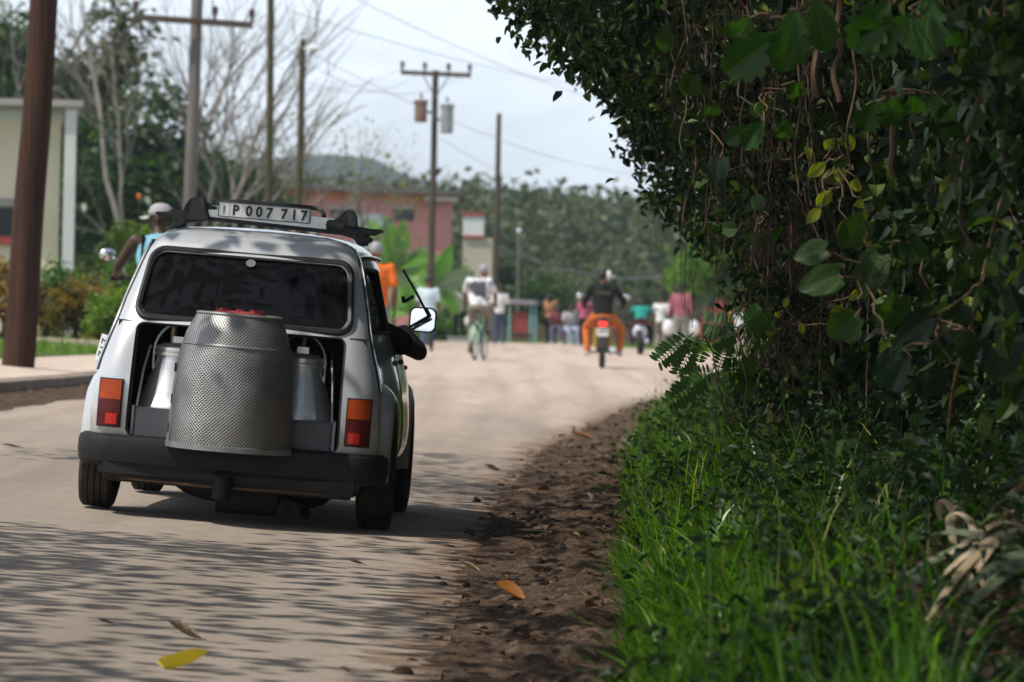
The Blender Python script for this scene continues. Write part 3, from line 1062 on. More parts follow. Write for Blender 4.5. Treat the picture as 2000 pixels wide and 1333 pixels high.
# feet: chunky wedges, jaws, straps
pxpoly([(358, 430), (356, 414), (362, 400), (372, 388), (380, 385), (399, 384), (402, 392), (410, 427), (396, 431)], YR - .03, .07, 'rack_foot')
pxpoly([(374, 387), (399, 385), (404, 420), (408, 430), (366, 430)], YR - .045, .015, 'foot_cap', mat_plain('charcoal plastic', (.045, .045, .045), .45, 0, .2, 6))
pxpoly([(400, 386), (404, 394), (414, 402), (424, 404), (424, 410), (406, 410)], YR - .02, .05, 'foot_web')
pxpoly([(303, 413), (330, 414), (331, 410), (345, 409), (352, 413), (360, 414), (400, 424), (404, 432), (380, 434), (366, 436), (345, 444), (333, 450), (329, 447), (345, 432), (335, 425), (304, 420)], YR - .02, .05, 'rack_arm')
pxpoly([(318, 436), (322, 428), (332, 426), (337, 434), (332, 442), (322, 442)], YR - .01, .04, 'arm_knob')
pxpoly([(332, 446), (352, 434), (366, 434), (362, 441), (354, 452), (345, 453), (338, 451)], YR + .0, .10, 'roof_clip')
pxpoly([(638, 446), (650, 430), (660, 426), (671, 414), (682, 410), (690, 412), (697, 424), (698, 444)], YR - .03, .07, 'rack_foot')
pxpoly([(676, 414), (687, 409), (693, 414), (698, 428), (697, 444), (684, 444), (680, 432)], YR - .045, .015, 'foot_cap', mat_plain('charcoal plastic', (.05, .055, .05), .4, 0, .2, 6))
pxpoly([(634, 444), (640, 428), (664, 433), (676, 434), (672, 450)], YR - .036, .02, 'foot_web', mat_plain('foot web', (.03, .03, .028), .5))
pxpoly([(634, 448), (640, 441), (698, 442), (722, 447), (748, 449), (750, 455), (737, 457), (735, 461), (718, 461), (729, 466), (726, 474), (719, 475), (714, 479), (700, 477), (688, 466), (660, 458)], YR - .02, .05, 'rack_arm')
pxpoly([(690, 464), (716, 468), (720, 478), (712, 482), (698, 480)], YR + .0, .10, 'roof_clip')
# number plate on the bar
pc = [cl(427, 393, YR - .03), cl(607, 408, YR - .03), cl(605, 438, YR - .03), cl(426, 423, YR - .03)]
ex_ = (pc[1] - pc[0]); W_ = ex_.length; ex_.normalize()
ez_ = (pc[0] - pc[3]); H_ = ez_.length; ez_ = (ez_ - ex_ * ez_.dot(ex_)).normalized()
ny_ = ex_.cross(ez_)
Mp = Matrix((ex_, ez_, ny_)).transposed().to_4x4(); Mp.translation = sum(pc, Vector()) / 4
if (Mp.to_3x3() @ Vector((0, 0, 1))).y > 0: pass
npl = MB(); ol = rrect(-W_ / 2, W_ / 2, -H_ / 2, H_ / 2, .004, 3)
npl.prism([Mp @ Vector((u, v, -.0015)) for u, v in ol], ny_ * .003)
plate = npl.build('number_plate', M_plate, rack, False)
fr = MB()
pp = [Mp @ Vector((u, v, .0018)) for u, v in rrect(-W_ / 2 + .002, W_ / 2 - .002, -H_ / 2 + .002, H_ / 2 - .002, .004, 3)]
closed_tube(fr, pp, .0018, 5); fr.build('plate_border', M_ink, rack)
x0 = -W_ / 2
def glyph(ch, cx, size=.060, sx=.92):
    return text_obj('plate_lettering', ch, size, sx, Mp @ Matrix.Translation((x0 + cx * W_, -.002, .0022)), M_ink, rack, .035)
GL = [('P', .190), ('0', .335), ('0', .445), ('7', .555), ('7', .715), ('1', .825), ('7', .930)]
for ch, cx in GL: glyph(ch, cx)
text_obj('plate_country', 'CUBA', .0135, 1.0, Mp @ Matrix.Translation((x0 + .065 * W_, -.002, .0022)) @ Matrix.Rotation(R(90), 4, 'Z'), M_ink, rack)
mb = MB(); mb.box(Mp @ Vector((x0 + .125 * W_, 0, .001)), (.0016, .003, H_ * .8), Mp.to_3x3() @ Matrix(((1, 0, 0), (0, 0, 1), (0, 1, 0)))); mb.build('plate_divider', M_steel, rack)

# ------------------------------------------------------------------ load: drum and milk cans
def place_on_car(o):
    o.matrix_world = CM @ Matrix.Translation(o.location)
drum = thing('perforated_drum', 'perforated sheet steel drum with red lid sticking out of the open engine bay', 'drum', (-.005, -.585, .322))
place_on_car(drum); drum.scale = (1, 1, .94)
def dent(o, a):
    for v in o.data.vertices:
        p = v.co; n2 = Vector((p.x, p.y, 0)).normalized()
        v.co = p + n2 * (a * noise.noise((p.x * 6, p.y * 6, p.z * 5 + 2)) + a * .4 * noise.noise((p.x * 17, p.y * 17, p.z * 12)))
def uv_cyl(o, r):
    me = o.data
    uvl = me.uv_layers.new(name='UVMap')
    vs = me.vertices
    for p in me.polygons:
        an = [math.atan2(vs[v].co.y, vs[v].co.x) for v in p.vertices]
        for li, a in zip(p.loop_indices, an):
            if max(an) - min(an) > math.pi and a < 0: a += 2 * math.pi
            v = vs[me.loops[li].vertex_index].co
            uvl.data[li].uv = (a * r, v.z)
mb = MB(); mb.lathe([(float(np.interp(z, [0, .1, .28, .4, .455], [.260, .259, .253, .240, .229])), z) for z in np.linspace(0, .455, 16)], 96)
o = mb.build('drum_wall', M_perf, drum); uv_cyl(o, .26); dent(o, .006)
mb = MB(); mb.lathe([(.228, .452), (.216, .50), (.198, .545), (.176, .590)], 72)
o = mb.build('drum_shoulder', M_perf, drum); uv_cyl(o, .22)
mb = MB(); mb.lathe([(.256, -.012), (.265, -.012), (.265, .012), (.260, .014)], 72); mb.build('drum_band', M_steel, drum)
mb = MB(); mb.lathe([(.2285, .447), (.2315, .452), (.2285, .459)], 72); mb.build('drum_band', M_steel, drum)
mb = MB(); mb.lathe([(.178, .586), (.182, .592), (.174, .600), (.166, .594)], 60); mb.build('drum_band', M_steel, drum)
mb = MB(); mb.lathe([(.001, -.005), (.258, -.004)], 48); mb.build('drum_base', M_darksteel, drum)
mb = MB()
rw = []
for z in np.linspace(0.0, .455, 8):
    r_ = float(np.interp(z, [0, .1, .28, .4, .455], [.260, .258, .250, .236, .226])) + .0025
    rw.append([Vector((r_ * math.cos(q), r_ * math.sin(q), z)) for q in np.linspace(R(-172), R(-158), 5)])
mb.grid(rw); strip_o = mb.build('hinge_strip', M_steel, drum)
for z in (.07, .2, .34):
    mb = MB(); q = R(-164); r_ = .262 - .03 * z
    mb.box((r_ * math.cos(q), r_ * math.sin(q) - .002, z), (.008, .010, .04), (0, 0, q)); mb.build('hinge', M_darksteel, drum)
mb = MB()
mb.lathe([(.001, .612), (.10, .609), (.112, .602), (.115, .585), (.001, .583)], 40)
for q in np.linspace(0, 2 * math.pi, 9)[:-1]: mb.box((.085 * math.cos(q), .085 * math.sin(q), .613), (.03, .014, .012), (0, 0, q))
mb.lathe([(.115, .593), (.160, .590), (.160, .583)], 40)
mb.build('lid', M_redpaint, drum)

def churn(x, y, z, label, turn, flip):
    t = thing('milk_can', label, 'milk can', (x, y, z), 0, 'milk cans in the engine bay'); place_on_car(t)
    mb = MB()
    mb.lathe([(.001, .0), (.150, .0), (.158, .010), (.158, .07), (.163, .075), (.163, .100), (.157, .106), (.140, .150), (.108, .245), (.094, .290), (.091, .315), (.1, .318), (.1, .330), (.094, .334), (.094, .345), (.001, .345)], 48)
    dent(mb.build('can_body', M_canal, t, True, 28), .003)
    mb = MB(); mb.lathe([(.001, .375), (.06, .372), (.085, .362), (.098, .352), (.098, .340)], 36); mb.box((0, 0, .385), (.05, .02, .03)); mb.build('lid', M_canal, t, True, 28)
    mb = MB(); pts = []
    for q in np.linspace(R(-20), R(200), 18):
        pts.append(Vector((math.cos(q) * .105, 0, .33 + max(0, math.sin(q)) * .125 + (min(0, math.sin(q)) * .4))))
    pts = [Vector((.125, 0, .22))] + pts + [Vector((-.125, 0, .22))]
    mb.tube(pts, .0065, 7); h = mb.build('handle', M_alu, t); h.rotation_euler = (0, 0, R(turn))
    mb = MB(); mb.tube([(.02, -.03, .37), (.02, -.03, .46)], [.012, .016], 10); mb.tube([(.02, -.03, .455), (.02, -.03, .475)], .024, 12)
    v = mb.build('valve', mat_plain('brass valve', (.32, .23, .14), .4, .7, .2), t); v.rotation_euler = (0, 0, R(flip))
    return t
churn(-.272, -.335, .365, 'bright aluminium milk can catching the sun at the end of the bay by the sidewalk', 15, 200)
churn(.255, -.325, .365, 'shaded aluminium milk can behind the drum on the side of the driver', -12, 150)
# ------------------------------------------------------------------ leaf and blade clouds
def unit(a): return a / np.maximum(1e-9, np.linalg.norm(a, axis=-1, keepdims=True))

def leaf_arrays(P, S, wid=0.5, droop=0.45, spread=0.45, up=0.8, fold=0.18, dirs=None):
    N = len(P)
    a = rng.uniform(0, 2 * np.pi, N); e = rng.normal(droop, spread, N)
    d = np.stack([np.cos(a) * np.cos(e), np.sin(a) * np.cos(e), -np.sin(e)], -1)
    if dirs is not None: d = unit(d * 0.6 + dirs)
    n = unit(rng.normal(0, 1, (N, 3)) * (1 - up) + np.array([0, 0, up]))
    s = unit(np.cross(d, n)); n = np.cross(s, d)
    S = S[:, None]
    w_ = wid * 0.5 * S * rng.uniform(0.8, 1.2, (N, 1))
    def pt(t, side, lift, curl=0.0): return P + d * S * t + s * w_ * side + n * (S * lift)
    V = np.stack([pt(0, 0, 0), pt(.32, -1, fold), pt(.74, -.68, fold * .5), pt(1, 0, -fold * .6), pt(.74, .68, fold * .5), pt(.32, 1, fold)], 1)
    base = (np.arange(N) * 6)[:, None]
    Q = np.concatenate([base + np.array([0, 1, 2, 3]), base + np.array([0, 3, 4, 5])], 0)
    return V.reshape(-1, 3), Q

def leaf_cloud(name, P, S, mat, parent=None, tone=None, **kw):
    P = np.asarray(P, float)
    V, Q = leaf_arrays(P, np.asarray(S, float), **kw)
    if tone is None: tone = rng.uniform(0, 1, len(P))
    return np_mesh(name, V, Q, mat, np.repeat(np.clip(tone, 0, 1), 6), parent, False)

def blade_cloud(name, P, H, W, mat, parent=None, tone=None, lean=0.5, lean_dir=None, K=4):
    N = len(P)
    a = rng.uniform(0, 2 * np.pi, N)
    d = np.stack([np.cos(a), np.sin(a), np.zeros(N)], -1)
    if lean_dir is not None: d = unit(d * 0.8 + np.asarray(lean_dir))
    side = np.stack([-d[:, 1], d[:, 0], np.zeros(N)], -1)
    # turn blade faces about
    tw = rng.uniform(-1.2, 1.2, N)[:, None]
    side = unit(side * np.cos(tw) + d * np.sin(tw))
    L = (lean * rng.uniform(0.25, 1.6, N))[:, None]
    H = H[:, None]; W = W[:, None]
    rows = []
    for k in range(K + 1):
        t = k / K
        ang = L * 1.5 * t
        c = P + d * H * (L * t * t * 0.75) + np.array([0, 0, 1.0]) * H * (t - 0.42 * L * t ** 2.4)
        w_ = W * (0.75 + 0.6 * t - 1.34 * t * t) if k < K else W * 0.02
        rows += [c - side * w_, c + side * w_]
    V = np.stack(rows, 1)
    base = (np.arange(N) * 2 * (K + 1))[:, None]
    Q = np.concatenate([base + np.array([2 * k, 2 * k + 1, 2 * k + 3, 2 * k + 2]) for k in range(K)], 0)
    if tone is None: tone = rng.uniform(0, 1, N)
    return np_mesh(name, V.reshape(-1, 3), Q, mat, np.repeat(np.clip(tone, 0, 1), 2 * (K + 1)), parent, True)

M_lf_dark = mat_leaf('deep green leaf', [(0, (0.006, 0.013, 0.005)), (.45, (0.016, 0.037, 0.008)), (.8, (0.045, 0.085, 0.013)), (1, (0.11, 0.14, 0.022))], 0.5, 0.28, spec=.3)
M_lf_mid = mat_leaf('mid green leaf', [(0, (0.018, 0.045, 0.010)), (.6, (0.045, 0.105, 0.016)), (1, (0.12, 0.17, 0.025))], 0.4, 0.38)
M_lf_yel = mat_leaf('yellow green leaf', [(0, (0.06, 0.10, 0.015)), (.6, (0.16, 0.20, 0.02)), (1, (0.30, 0.29, 0.035))], 0.42, 0.45)
M_lf_far = mat_leaf('distant foliage', [(0, (0.035, 0.050, 0.022)), (.5, (0.085, 0.105, 0.042)), (1, (0.18, 0.17, 0.085))], 0.6, 0.25)
M_lf_bright = mat_leaf('sunny lawn green', [(0, (0.055, 0.13, 0.012)), (.6, (0.12, 0.235, 0.02)), (1, (0.24, 0.31, 0.05))], 0.5, 0.4)
M_lf_dry = mat_leaf('dry leaf', [(0, (0.035, 0.020, 0.012)), (.4, (0.10, 0.055, 0.028)), (.75, (0.22, 0.14, 0.07)), (1, (0.40, 0.33, 0.19))], 0.7, 0.15, (1.1, 0.9, 0.6), 0.3)
M_lf_und = mat_leaf('weed leaf', [(0, (0.010, 0.024, 0.008)), (.6, (0.028, 0.066, 0.014)), (1, (0.075, 0.12, 0.022))], 0.5, 0.35, spec=.35)
M_grass = mat_leaf('verge grass', [(0, (0.022, 0.070, 0.006)), (.5, (0.080, 0.200, 0.010)), (.88, (0.16, 0.31, 0.018)), (1, (0.34, 0.29, 0.11))], 0.36, 0.45)
M_bark = mat_bark('dark creeper bark', (0.030, 0.019, 0.012), (0.115, 0.075, 0.048))
M_vine = mat_bark('brown vine', (0.050, 0.030, 0.018), (0.17, 0.11, 0.065), (30, 30, 5), 0.4)
M_palebark = mat_bark('pale bare bark', (0.20, 0.18, 0.15), (0.40, 0.365, 0.32), (6, 6, 1.5), 0.4)
M_twig = mat_bark('grey twig', (0.13, 0.115, 0.10), (0.27, 0.24, 0.215), (6, 6, 2), 0.2)

# ------------------------------------------------------------------ creeper-covered tree on the bank
XLEFT = ([1.22, 1.32, 1.50, 1.70, 1.90, 2.02, 2.12, 2.22, 2.35, 2.52, 2.8, 3.2, 4.0, 5.0, 6.5], [1.12, .92, .80, .70, .62, .52, .40, .26, .12, -.02, -.35, -.9, -1.9, -2.3, -2.0])
def wig(p0, p1, k, amp, seed):
    p0, p1 = Vector(p0), Vector(p1)
    out = []
    for i in range(k):
        t = i / (k - 1)
        p = p0.lerp(p1, t)
        n3 = Vector((noise.noise((t * 3.1, seed, 0)), noise.noise((t * 3.1, seed, 9)), noise.noise((t * 3.1, seed, 17)) * .5))
        out.append(p + n3 * amp * min(1, 4 * t + .15))
    return out
def clumps(n, fn, spread, per, tj=0.22):
    """leaf positions in uneven clumps; fn gives a clump centre or None"""
    P, T = [], []
    made = 0
    while made < n:
        c = fn()
        if c is None: continue
        made += 1
        k = max(3, int(rng.normal(per, per * .35)))
        s = spread * rng.uniform(.6, 1.5)
        P.append(np.asarray(c) + rng.normal(0, 1, (k, 3)) * np.array([s, s * 1.6, s * .8]))
        T.append(np.clip(rng.uniform(.15, .75) + rng.normal(0, tj, k), 0, 1))
    return np.concatenate(P), np.concatenate(T)

def edge_n(z, Y):
    return .20 * noise.noise((z * 3.4, Y * .22, 4.0)) + .10 * noise.noise((z * 8.0, Y * .6, 9.0))
def crown_pt():
    z = rng.uniform(1.22, 3.4); Y = rng.uniform(19, 31)
    xl = np.interp(.92 + (z - .92) * 24 / Y, *XLEFT) * Y / 24 + edge_n(z, Y)
    x = xl + 0.05 + abs(rng.normal(0, 1)) * 0.55
    nz_ = noise.noise((x * 1.3, Y * .5, z * 1.6))
    if x < xl + .42 and nz_ < -0.02: return None
    low = 1.32 if x < 1.62 else 1.0
    if z < low + 0.12 * noise.noise((x * 3, Y, 0)): return None
    return (x, Y, z)
P1, T1 = clumps(900, crown_pt, 0.085, 36)
tree = thing('vine_covered_tree', 'dark roadside tree smothered in creepers, its crown arching over the road', 'tree', (1.62, 23.5, 0.25))
tree_off = np.array([1.62, 23.5, 0.25])
def rel(P): return P - tree_off
xl_chk = np.interp(.92 + (P1[:, 2] - .92) * 24 / P1[:, 1], *XLEFT) * P1[:, 1] / 24 - 0.10 + np.array([edge_n(z, y) for z, y in zip(P1[:, 2], P1[:, 1])])
P1k = P1[:, 0] > xl_chk - np.abs(rng.normal(0, .05, len(P1)))
leaf_cloud('crown', rel(P1[P1k]), rng.uniform(.036, .074, P1k.sum()), M_lf_dark, tree, T1[P1k], wid=.58, droop=.5, up=.65)
# the high crown that shades the bank: bigger leaves on spreading limbs
def high_pt():
    Y = rng.uniform(4, 31); z = max(3.5, .92 + .0676 * Y + .75) + rng.uniform(0, 1.8); x = rng.uniform(-5.4, 4.5)
    g_ = noise.noise((x * .55, Y * .33, 2.0)); g2 = noise.noise((x * 1.6, Y * 1.1, 5.0))
    edge = -2.3 - 0.5 * (z - 4.2)
    # the gap mirrored in the rear window, and the open strip above the car
    if 16.8 < Y < 19.9 and x < -.72 and g2 < -.18: return None
    if 16.6 < Y < 23.6 and x < -3.1: return None
    if x < edge - 0.1:
        # thin outer fringe: its gaps make the dapples
        if x < edge - 2.6: return None
        if Y > 29: return None
        if not (16.6 < Y < 23.6) and g2 + .5 * g_ < -.10: return None
        if 16.6 < Y < 23.6 and g2 < -.38: return None
    else:
        if g2 < (-.05 if x < edge + 1.1 and Y > 12 else -.46): return None
        if Y > 27 and g_ < .0: return None
    return (x, Y, z)
P2, T2 = clumps(2700, high_pt, 0.17, 15)
leaf_cloud('upper_crown', rel(P2), rng.uniform(.10, .17, len(P2)), M_lf_dark, tree, T2, wid=.6, droop=.35, up=.8)
# foliage further inside the crown
def inner_pt():
    z = rng.uniform(1.0, 3.6); Y = rng.uniform(30, 42)
    x = np.interp(.92 + (z - .92) * 24 / Y, *XLEFT) * Y / 24 + .55 + abs(rng.normal(0, 1.0))
    if z < 1.25 and x < 2.4: return None
    return (x, Y, z)
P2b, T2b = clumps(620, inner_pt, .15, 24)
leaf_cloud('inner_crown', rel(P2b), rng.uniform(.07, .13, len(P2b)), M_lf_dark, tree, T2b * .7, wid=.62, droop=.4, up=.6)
# curtain of hair-thin roots and vines hanging in front of the trunk
mb = MB()
for k in range(330):
    a = at(rng.uniform(1470, 1700), rng.uniform(330, 560), rng.uniform(20.5, 23)); b = at(rng.uniform(1470, 1690), rng.uniform(600, 800), a.y)
    b.x = a.x + rng.normal(0, .10)
    mb.tube([p - Vector(tree_off) for p in wig(a, b, 10, .12, 900 + k)], rng.uniform(.0016, .0055), 4)
mb.build('root_curtain', M_vine, tree)
# brown tangle of twining stems over the leaves
mb = MB()
for k in range(150):
    Yk = rng.uniform(18.6, 20.5); px = rng.uniform(1300, 1680); py = rng.uniform(0, 430)
    if px < 1290 + (py - 150) * .45: continue
    a = at(px, py - rng.uniform(60, 200), Yk); b = at(px + rng.normal(10, 55), py + rng.uniform(40, 190), Yk + rng.normal(0, .3))
    mb.tube([p - Vector(tree_off) for p in wig(a, b, 12, .045, 1300 + k)], rng.uniform(.0014, .0036), 4)
mb.build('vine_tangle', M_bark, tree)
def curt_pt():
    p = at(rng.uniform(1465, 1720), rng.uniform(440, 800), rng.uniform(20.3, 24))
    return (p.x, p.y, p.z)
P2c, T2c = clumps(190, curt_pt, .06, 18)
leaf_cloud('curtain_leaves', rel(P2c), rng.uniform(.03, .06, len(P2c)), M_lf_dark, tree, T2c * 1.1, wid=.55, droop=.7, up=.5)
P2d, T2d = clumps(26, curt_pt, .05, 14)
leaf_cloud('lime_leaves', rel(P2d), rng.uniform(.03, .055, len(P2d)), M_lf_yel, tree, T2d, wid=.55, droop=.7, up=.5)
# trunk: a bundle of twisting stems, and the limbs
tk = MB()
for i in range(11):
    b = (rng.uniform(-.22, .30), rng.uniform(-1.0, 1.2), -.15)
    t_ = (b[0] + rng.normal(0, .16), b[1] + rng.normal(.3, .4), rng.uniform(2.6, 3.9))
    r0 = rng.uniform(.022, .06)
    tk.tube(wig(b, t_, 16, .22, i * 3.7), list(np.linspace(r0 * 1.25, r0 * .75, 16)), 8)
tk.build('trunk', M_bark, tree)
lb = MB()
for i, (tx, ty, tz) in enumerate([(-3.2, -6, 4.6), (-3.6, -3.5, 4.4), (-3.4, .2, 4.7), (-3.1, 3, 4.3), (-1.5, -11, 4.8), (1.6, -8, 4.7), (2.2, -3, 5.0), (-2.4, -14, 4.6), (.6, 4.5, 4.2), (-2.0, 5.6, 4.2)]):
    pth = wig((rng.uniform(-.15, .2), rng.uniform(-.5, .5), 2.6 + .1 * i), (tx, ty, tz), 18, .8, 50 + i * 2.3)
    lb.tube(pth, list(np.linspace(.075, .014, 18)), 7)
    for k in range(8):
        a = pth[rng.integers(6, 17)]
        lb.tube(wig(a, a + Vector((rng.normal(-.35, .7), rng.normal(0, .9), rng.normal(.2, .35))), 8, .25, 90 + i * 9 + k), list(np.linspace(.022, .005, 8)), 5)
lb.build('limb', M_bark, tree)
# twigs poking out of the crown edge
tw = MB()
for k in range(170):
    c = crown_pt()
    if c is None: continue
    a = Vector(c) - Vector(tree_off)
    tw.tube(wig(a + Vector((.5, 0, .12)), a - Vector((rng.uniform(.0, .1), 0, rng.uniform(-.05, .12))), 7, .12, 200 + k), list(np.linspace(.006, .0018, 7)), 4)
tw.build('vine', M_vine, tree)  # loose twigs of the tree itself, only named as a vine

# ------------------------------------------------------------------ creeper hedge on the bank to the right of the tree
def hedge_pt():
    Y = rng.uniform(11.5, 27); z = rng.uniform(.1, 3.2)
    face = XG(Y) + 1.12 - 0.10 * (z - .5) + 0.22 * noise.noise((Y * .45, z * .9, 1.0))
    x = face + abs(rng.normal(0, .45))
    g0 = float(ground_z(x, Y))
    if z < g0 + .05: return None
    return (x, Y, z)
P3, T3 = clumps(1500, hedge_pt, .11, 26)
hedge = thing('creeper_hedge', 'dark wall of creepers and leaves filling the bank beyond the grass', 'hedge', (2.2, 18.0, .5))
ho = np.array([2.2, 18.0, .5])
leaf_cloud('foliage', P3 - ho, rng.uniform(.045, .10, len(P3)), M_lf_dark, hedge, T3 * .9, wid=.62, droop=.7, up=.5)
P4, T4 = clumps(150, hedge_pt, .10, 14)
leaf_cloud('young_foliage', P4 - ho, rng.uniform(.05, .085, len(P4)), M_lf_yel, hedge, T4, wid=.6, droop=.7, up=.5)
hs = MB()
for k in range(120):
    c = hedge_pt()
    if c is None: continue
    a = Vector(c) - Vector(ho)
    hs.tube(wig(a + Vector((rng.normal(0, .1), rng.normal(0, .3), rng.uniform(.3, 1.2))), a - Vector((0, 0, rng.uniform(.2, .8))), 9, .22, 400 + k), rng.uniform(.0025, .008), 5)
hs.build('vine', M_vine, hedge)

# hanging vines, each its own thing
VINES = [(1336, 430, 605, 24, .0022), (1331, 440, 590, 25, .0016), (1352, 450, 640, 24, .0024), (1282, 410, 520, 26, .0014), (1400, 440, 620, 23, .0022), (1432, 440, 690, 22, .0022), (1465, 455, 620, 21, .003), (1463, 560, 590, 21, .0026),
         (1243, 10, 150, 24, .004), (1266, 140, 240, 22, .003), (1384, 100, 480, 19, .003), (1415, 60, 520, 19, .0024), (1442, 80, 200, 19, .003), (1448, 190, 345, 18, .0035), (1398, 20, 560, 20, .002), (1500, 240, 660, 20, .004), (1545, 260, 560, 20, .006), (1560, 60, 380, 17, .005),
         (1597, -20, 190, 15, .012), (1640, 20, 200, 15, .011), (1660, 60, 330, 16, .005), (1700, 180, 420, 16, .004), (1745, 230, 350, 15, .012), (1785, 240, 310, 15, .005), (1860, 20, 430, 15, .004), (1875, 60, 330, 15, .006), (1925, 180, 620, 14, .0025),
         (1520, 470, 720, 21, .006), (1580, 480, 740, 21, .008), (1612, 470, 700, 21, .005), (1645, 500, 690, 20, .010), (1480, 500, 760, 22, .003), (1560, 500, 745, 21, .004), (1600, 520, 800, 20, .004), (1690, 620, 840, 18, .004), (1760, 640, 900, 17, .003), (1850, 700, 900, 16, .004), (1930, 560, 1000, 15, .003)]
for i, (px, y0, y1, Y, r) in enumerate(VINES):
    a, b = at(px + rng.uniform(-6, 10), y0 - 60, Y), at(px, y1, Y)
    mb = MB(); mb.tube([p - a for p in wig(a, b, 22, .02 + r * 1.6, 600 + i)], r, 6)
    o = mb.build('hanging_vine', M_vine, None); o.location = a
    tag(o, 'thin brown vine hanging among the leaves of the dark roadside tree', 'vine', 'hanging vines on the dark tree')
# the long pale vine at the edge
a = [at(*q) for q in ((1962, -40, 13), (1966, 80, 13), (1985, 190, 13), (1990, 280, 13), (1968, 360, 13), (1945, 430, 13.1), (1925, 520, 13.2), (1915, 560, 13.2), (1893, 650, 13.4), (1862, 760, 13.6), (1850, 900, 13.8))]
sm_ = []
for i in range(len(a) - 1):
    for t in np.linspace(0, 1, 5)[:-1]:
        p0 = a[max(0, i - 1)]; p1 = a[i]; p2 = a[i + 1]; p3 = a[min(len(a) - 1, i + 2)]
        sm_.append(0.5 * ((2 * p1) + (p2 - p0) * t + (2 * p0 - 5 * p1 + 4 * p2 - p3) * t * t + (3 * p1 - p0 - 3 * p2 + p3) * t ** 3))
mb = MB(); mb.tube([p - a[0] for p in sm_], .0068, 8)
o = mb.build('long_vine', mat_bark('tan vine', (.10, .065, .035), (.24, .165, .09), (30, 30, 5), .4), None); o.location = a[0]
tag(o, 'long tan liana curving down the right side of the dark foliage', 'vine')

# ------------------------------------------------------------------ big-leaved climbers
def big_leaf(kind, L, curl=.25, cup=.18):
    """one modelled leaf along +y, midrib on the axis"""
    nt_, ns = 15, 7
    V, F = [], []
    for i in range(nt_ + 1):
        t = i / nt_
        if kind == 'heart': w_ = .47 * math.sin(math.pi * min(1, (t * .90 + .10))) ** .7 * (1 - .42 * t)
        elif kind == 'oval': w_ = .30 * math.sin(math.pi * (t * .96 + .02)) ** .8
        elif kind == 'lobed': w_ = (.40 * math.sin(math.pi * (t * .95 + .03)) ** .7) * (.52 + .48 * abs(math.cos(t * math.pi * 4.5)) ** .7)
        else: w_ = .5 * (math.sqrt(max(0, 1 - (2 * t - 1) ** 2))) * .9
        back = -.16 * (1 - min(1, t * 5)) if kind == 'heart' else 0
        for j in range(-ns, ns + 1):
            s = j / ns
            x = w_ * s
            sweep = (.18 if kind == 'lobed' else .05) * abs(s) * w_ * 2
            y = t + (back * abs(s)) + sweep * (1 if kind == 'lobed' else -.3)
            z = -curl * t * t + cup * abs(x) + .012 * math.sin(8 * s + 9 * t) * abs(s)
            V.append(Vector((x * L, y * L, z * L)))
    n_ = 2 * ns + 1
    for i in range(nt_):
        for j in range(n_ - 1):
            F.append((i * n_ + j, i * n_ + j + 1, (i + 1) * n_ + j + 1, (i + 1) * n_ + j))
    return V, F

def leaf_obj(mb, name, mat, parent=None):
    o = mb.build(name, mat, parent, True, 80, False)
    uvl = o.data.uv_layers.new(name='UVMap')
    for l in o.data.loops:
        i, j = divmod(l.vertex_index, 15)
        uvl.data[l.index].uv = ((j - 7) / 7, i / 15)
    return o

def mat_bigleaf(name, a, b, trans=.35):
    m = bpy.data.materials.new(name)
    g = G(m); o = g.obj()
    nz = g.noise(14, 5, .6, o)
    rp0 = g.ramp(nz.outputs['Fac'], [(.3, a), (.7, b)])
    uv = g.n('ShaderNodeSeparateXYZ'); g.l(g.n('ShaderNodeTexCoord').outputs['UV'], uv.inputs[0])
    sa = g.math('ABSOLUTE', uv.outputs[0])
    fr = g.math('ABSOLUTE', g.math('SUBTRACT', g.math('FRACT', g.math('MULTIPLY', g.math('SUBTRACT', uv.outputs[1], g.math('MULTIPLY', sa, .22)), 8.0)), .5))
    vein = g.math('MAXIMUM', g.math('LESS_THAN', sa, .05), g.math('GREATER_THAN', fr, .46))
    rp1 = g.mix(g.math('MULTIPLY', vein, .45), rp0.outputs[0], tuple(min(1, c * 1.9 + .012) for c in b))
    class _R: pass
    rp = _R(); rp.outputs = [rp1]
    hh = g.math('SUBTRACT', g.math('MULTIPLY', g.noise(60, 3, .6, o).outputs['Fac'], .4), vein)
    b1 = g.pbsdf(rp.outputs[0], .42, 0, g.bump(hh, .35, .004), .4)
    tr = g.n('ShaderNodeBsdfTranslucent'); g.l(g.mix(1, rp.outputs[0], (1.4, 1.5, .45), 'MULTIPLY'), tr.inputs['Color'])
    mx = g.n('ShaderNodeMixShader'); mx.inputs[0].default_value = trans
    g.l(b1.outputs[0], mx.inputs[1]); g.l(tr.outputs[0], mx.inputs[2]); g.l(mx.outputs[0], g.out.inputs['Surface'])
    return m
M_big1 = mat_bigleaf('broad green leaf', (.018, .048, .008), (.036, .080, .013))
M_big2 = mat_bigleaf('cut green leaf', (.018, .060, .007), (.034, .095, .011))
M_big_sunlit = mat_bigleaf('sun-glow lime leaf', (.15, .19, .014), (.25, .27, .03), .55)  # raised yellow-green stands in for sun glowing through these leaves
M_big4 = mat_bigleaf('blue green leaf', (.010, .026, .013), (.024, .046, .027))

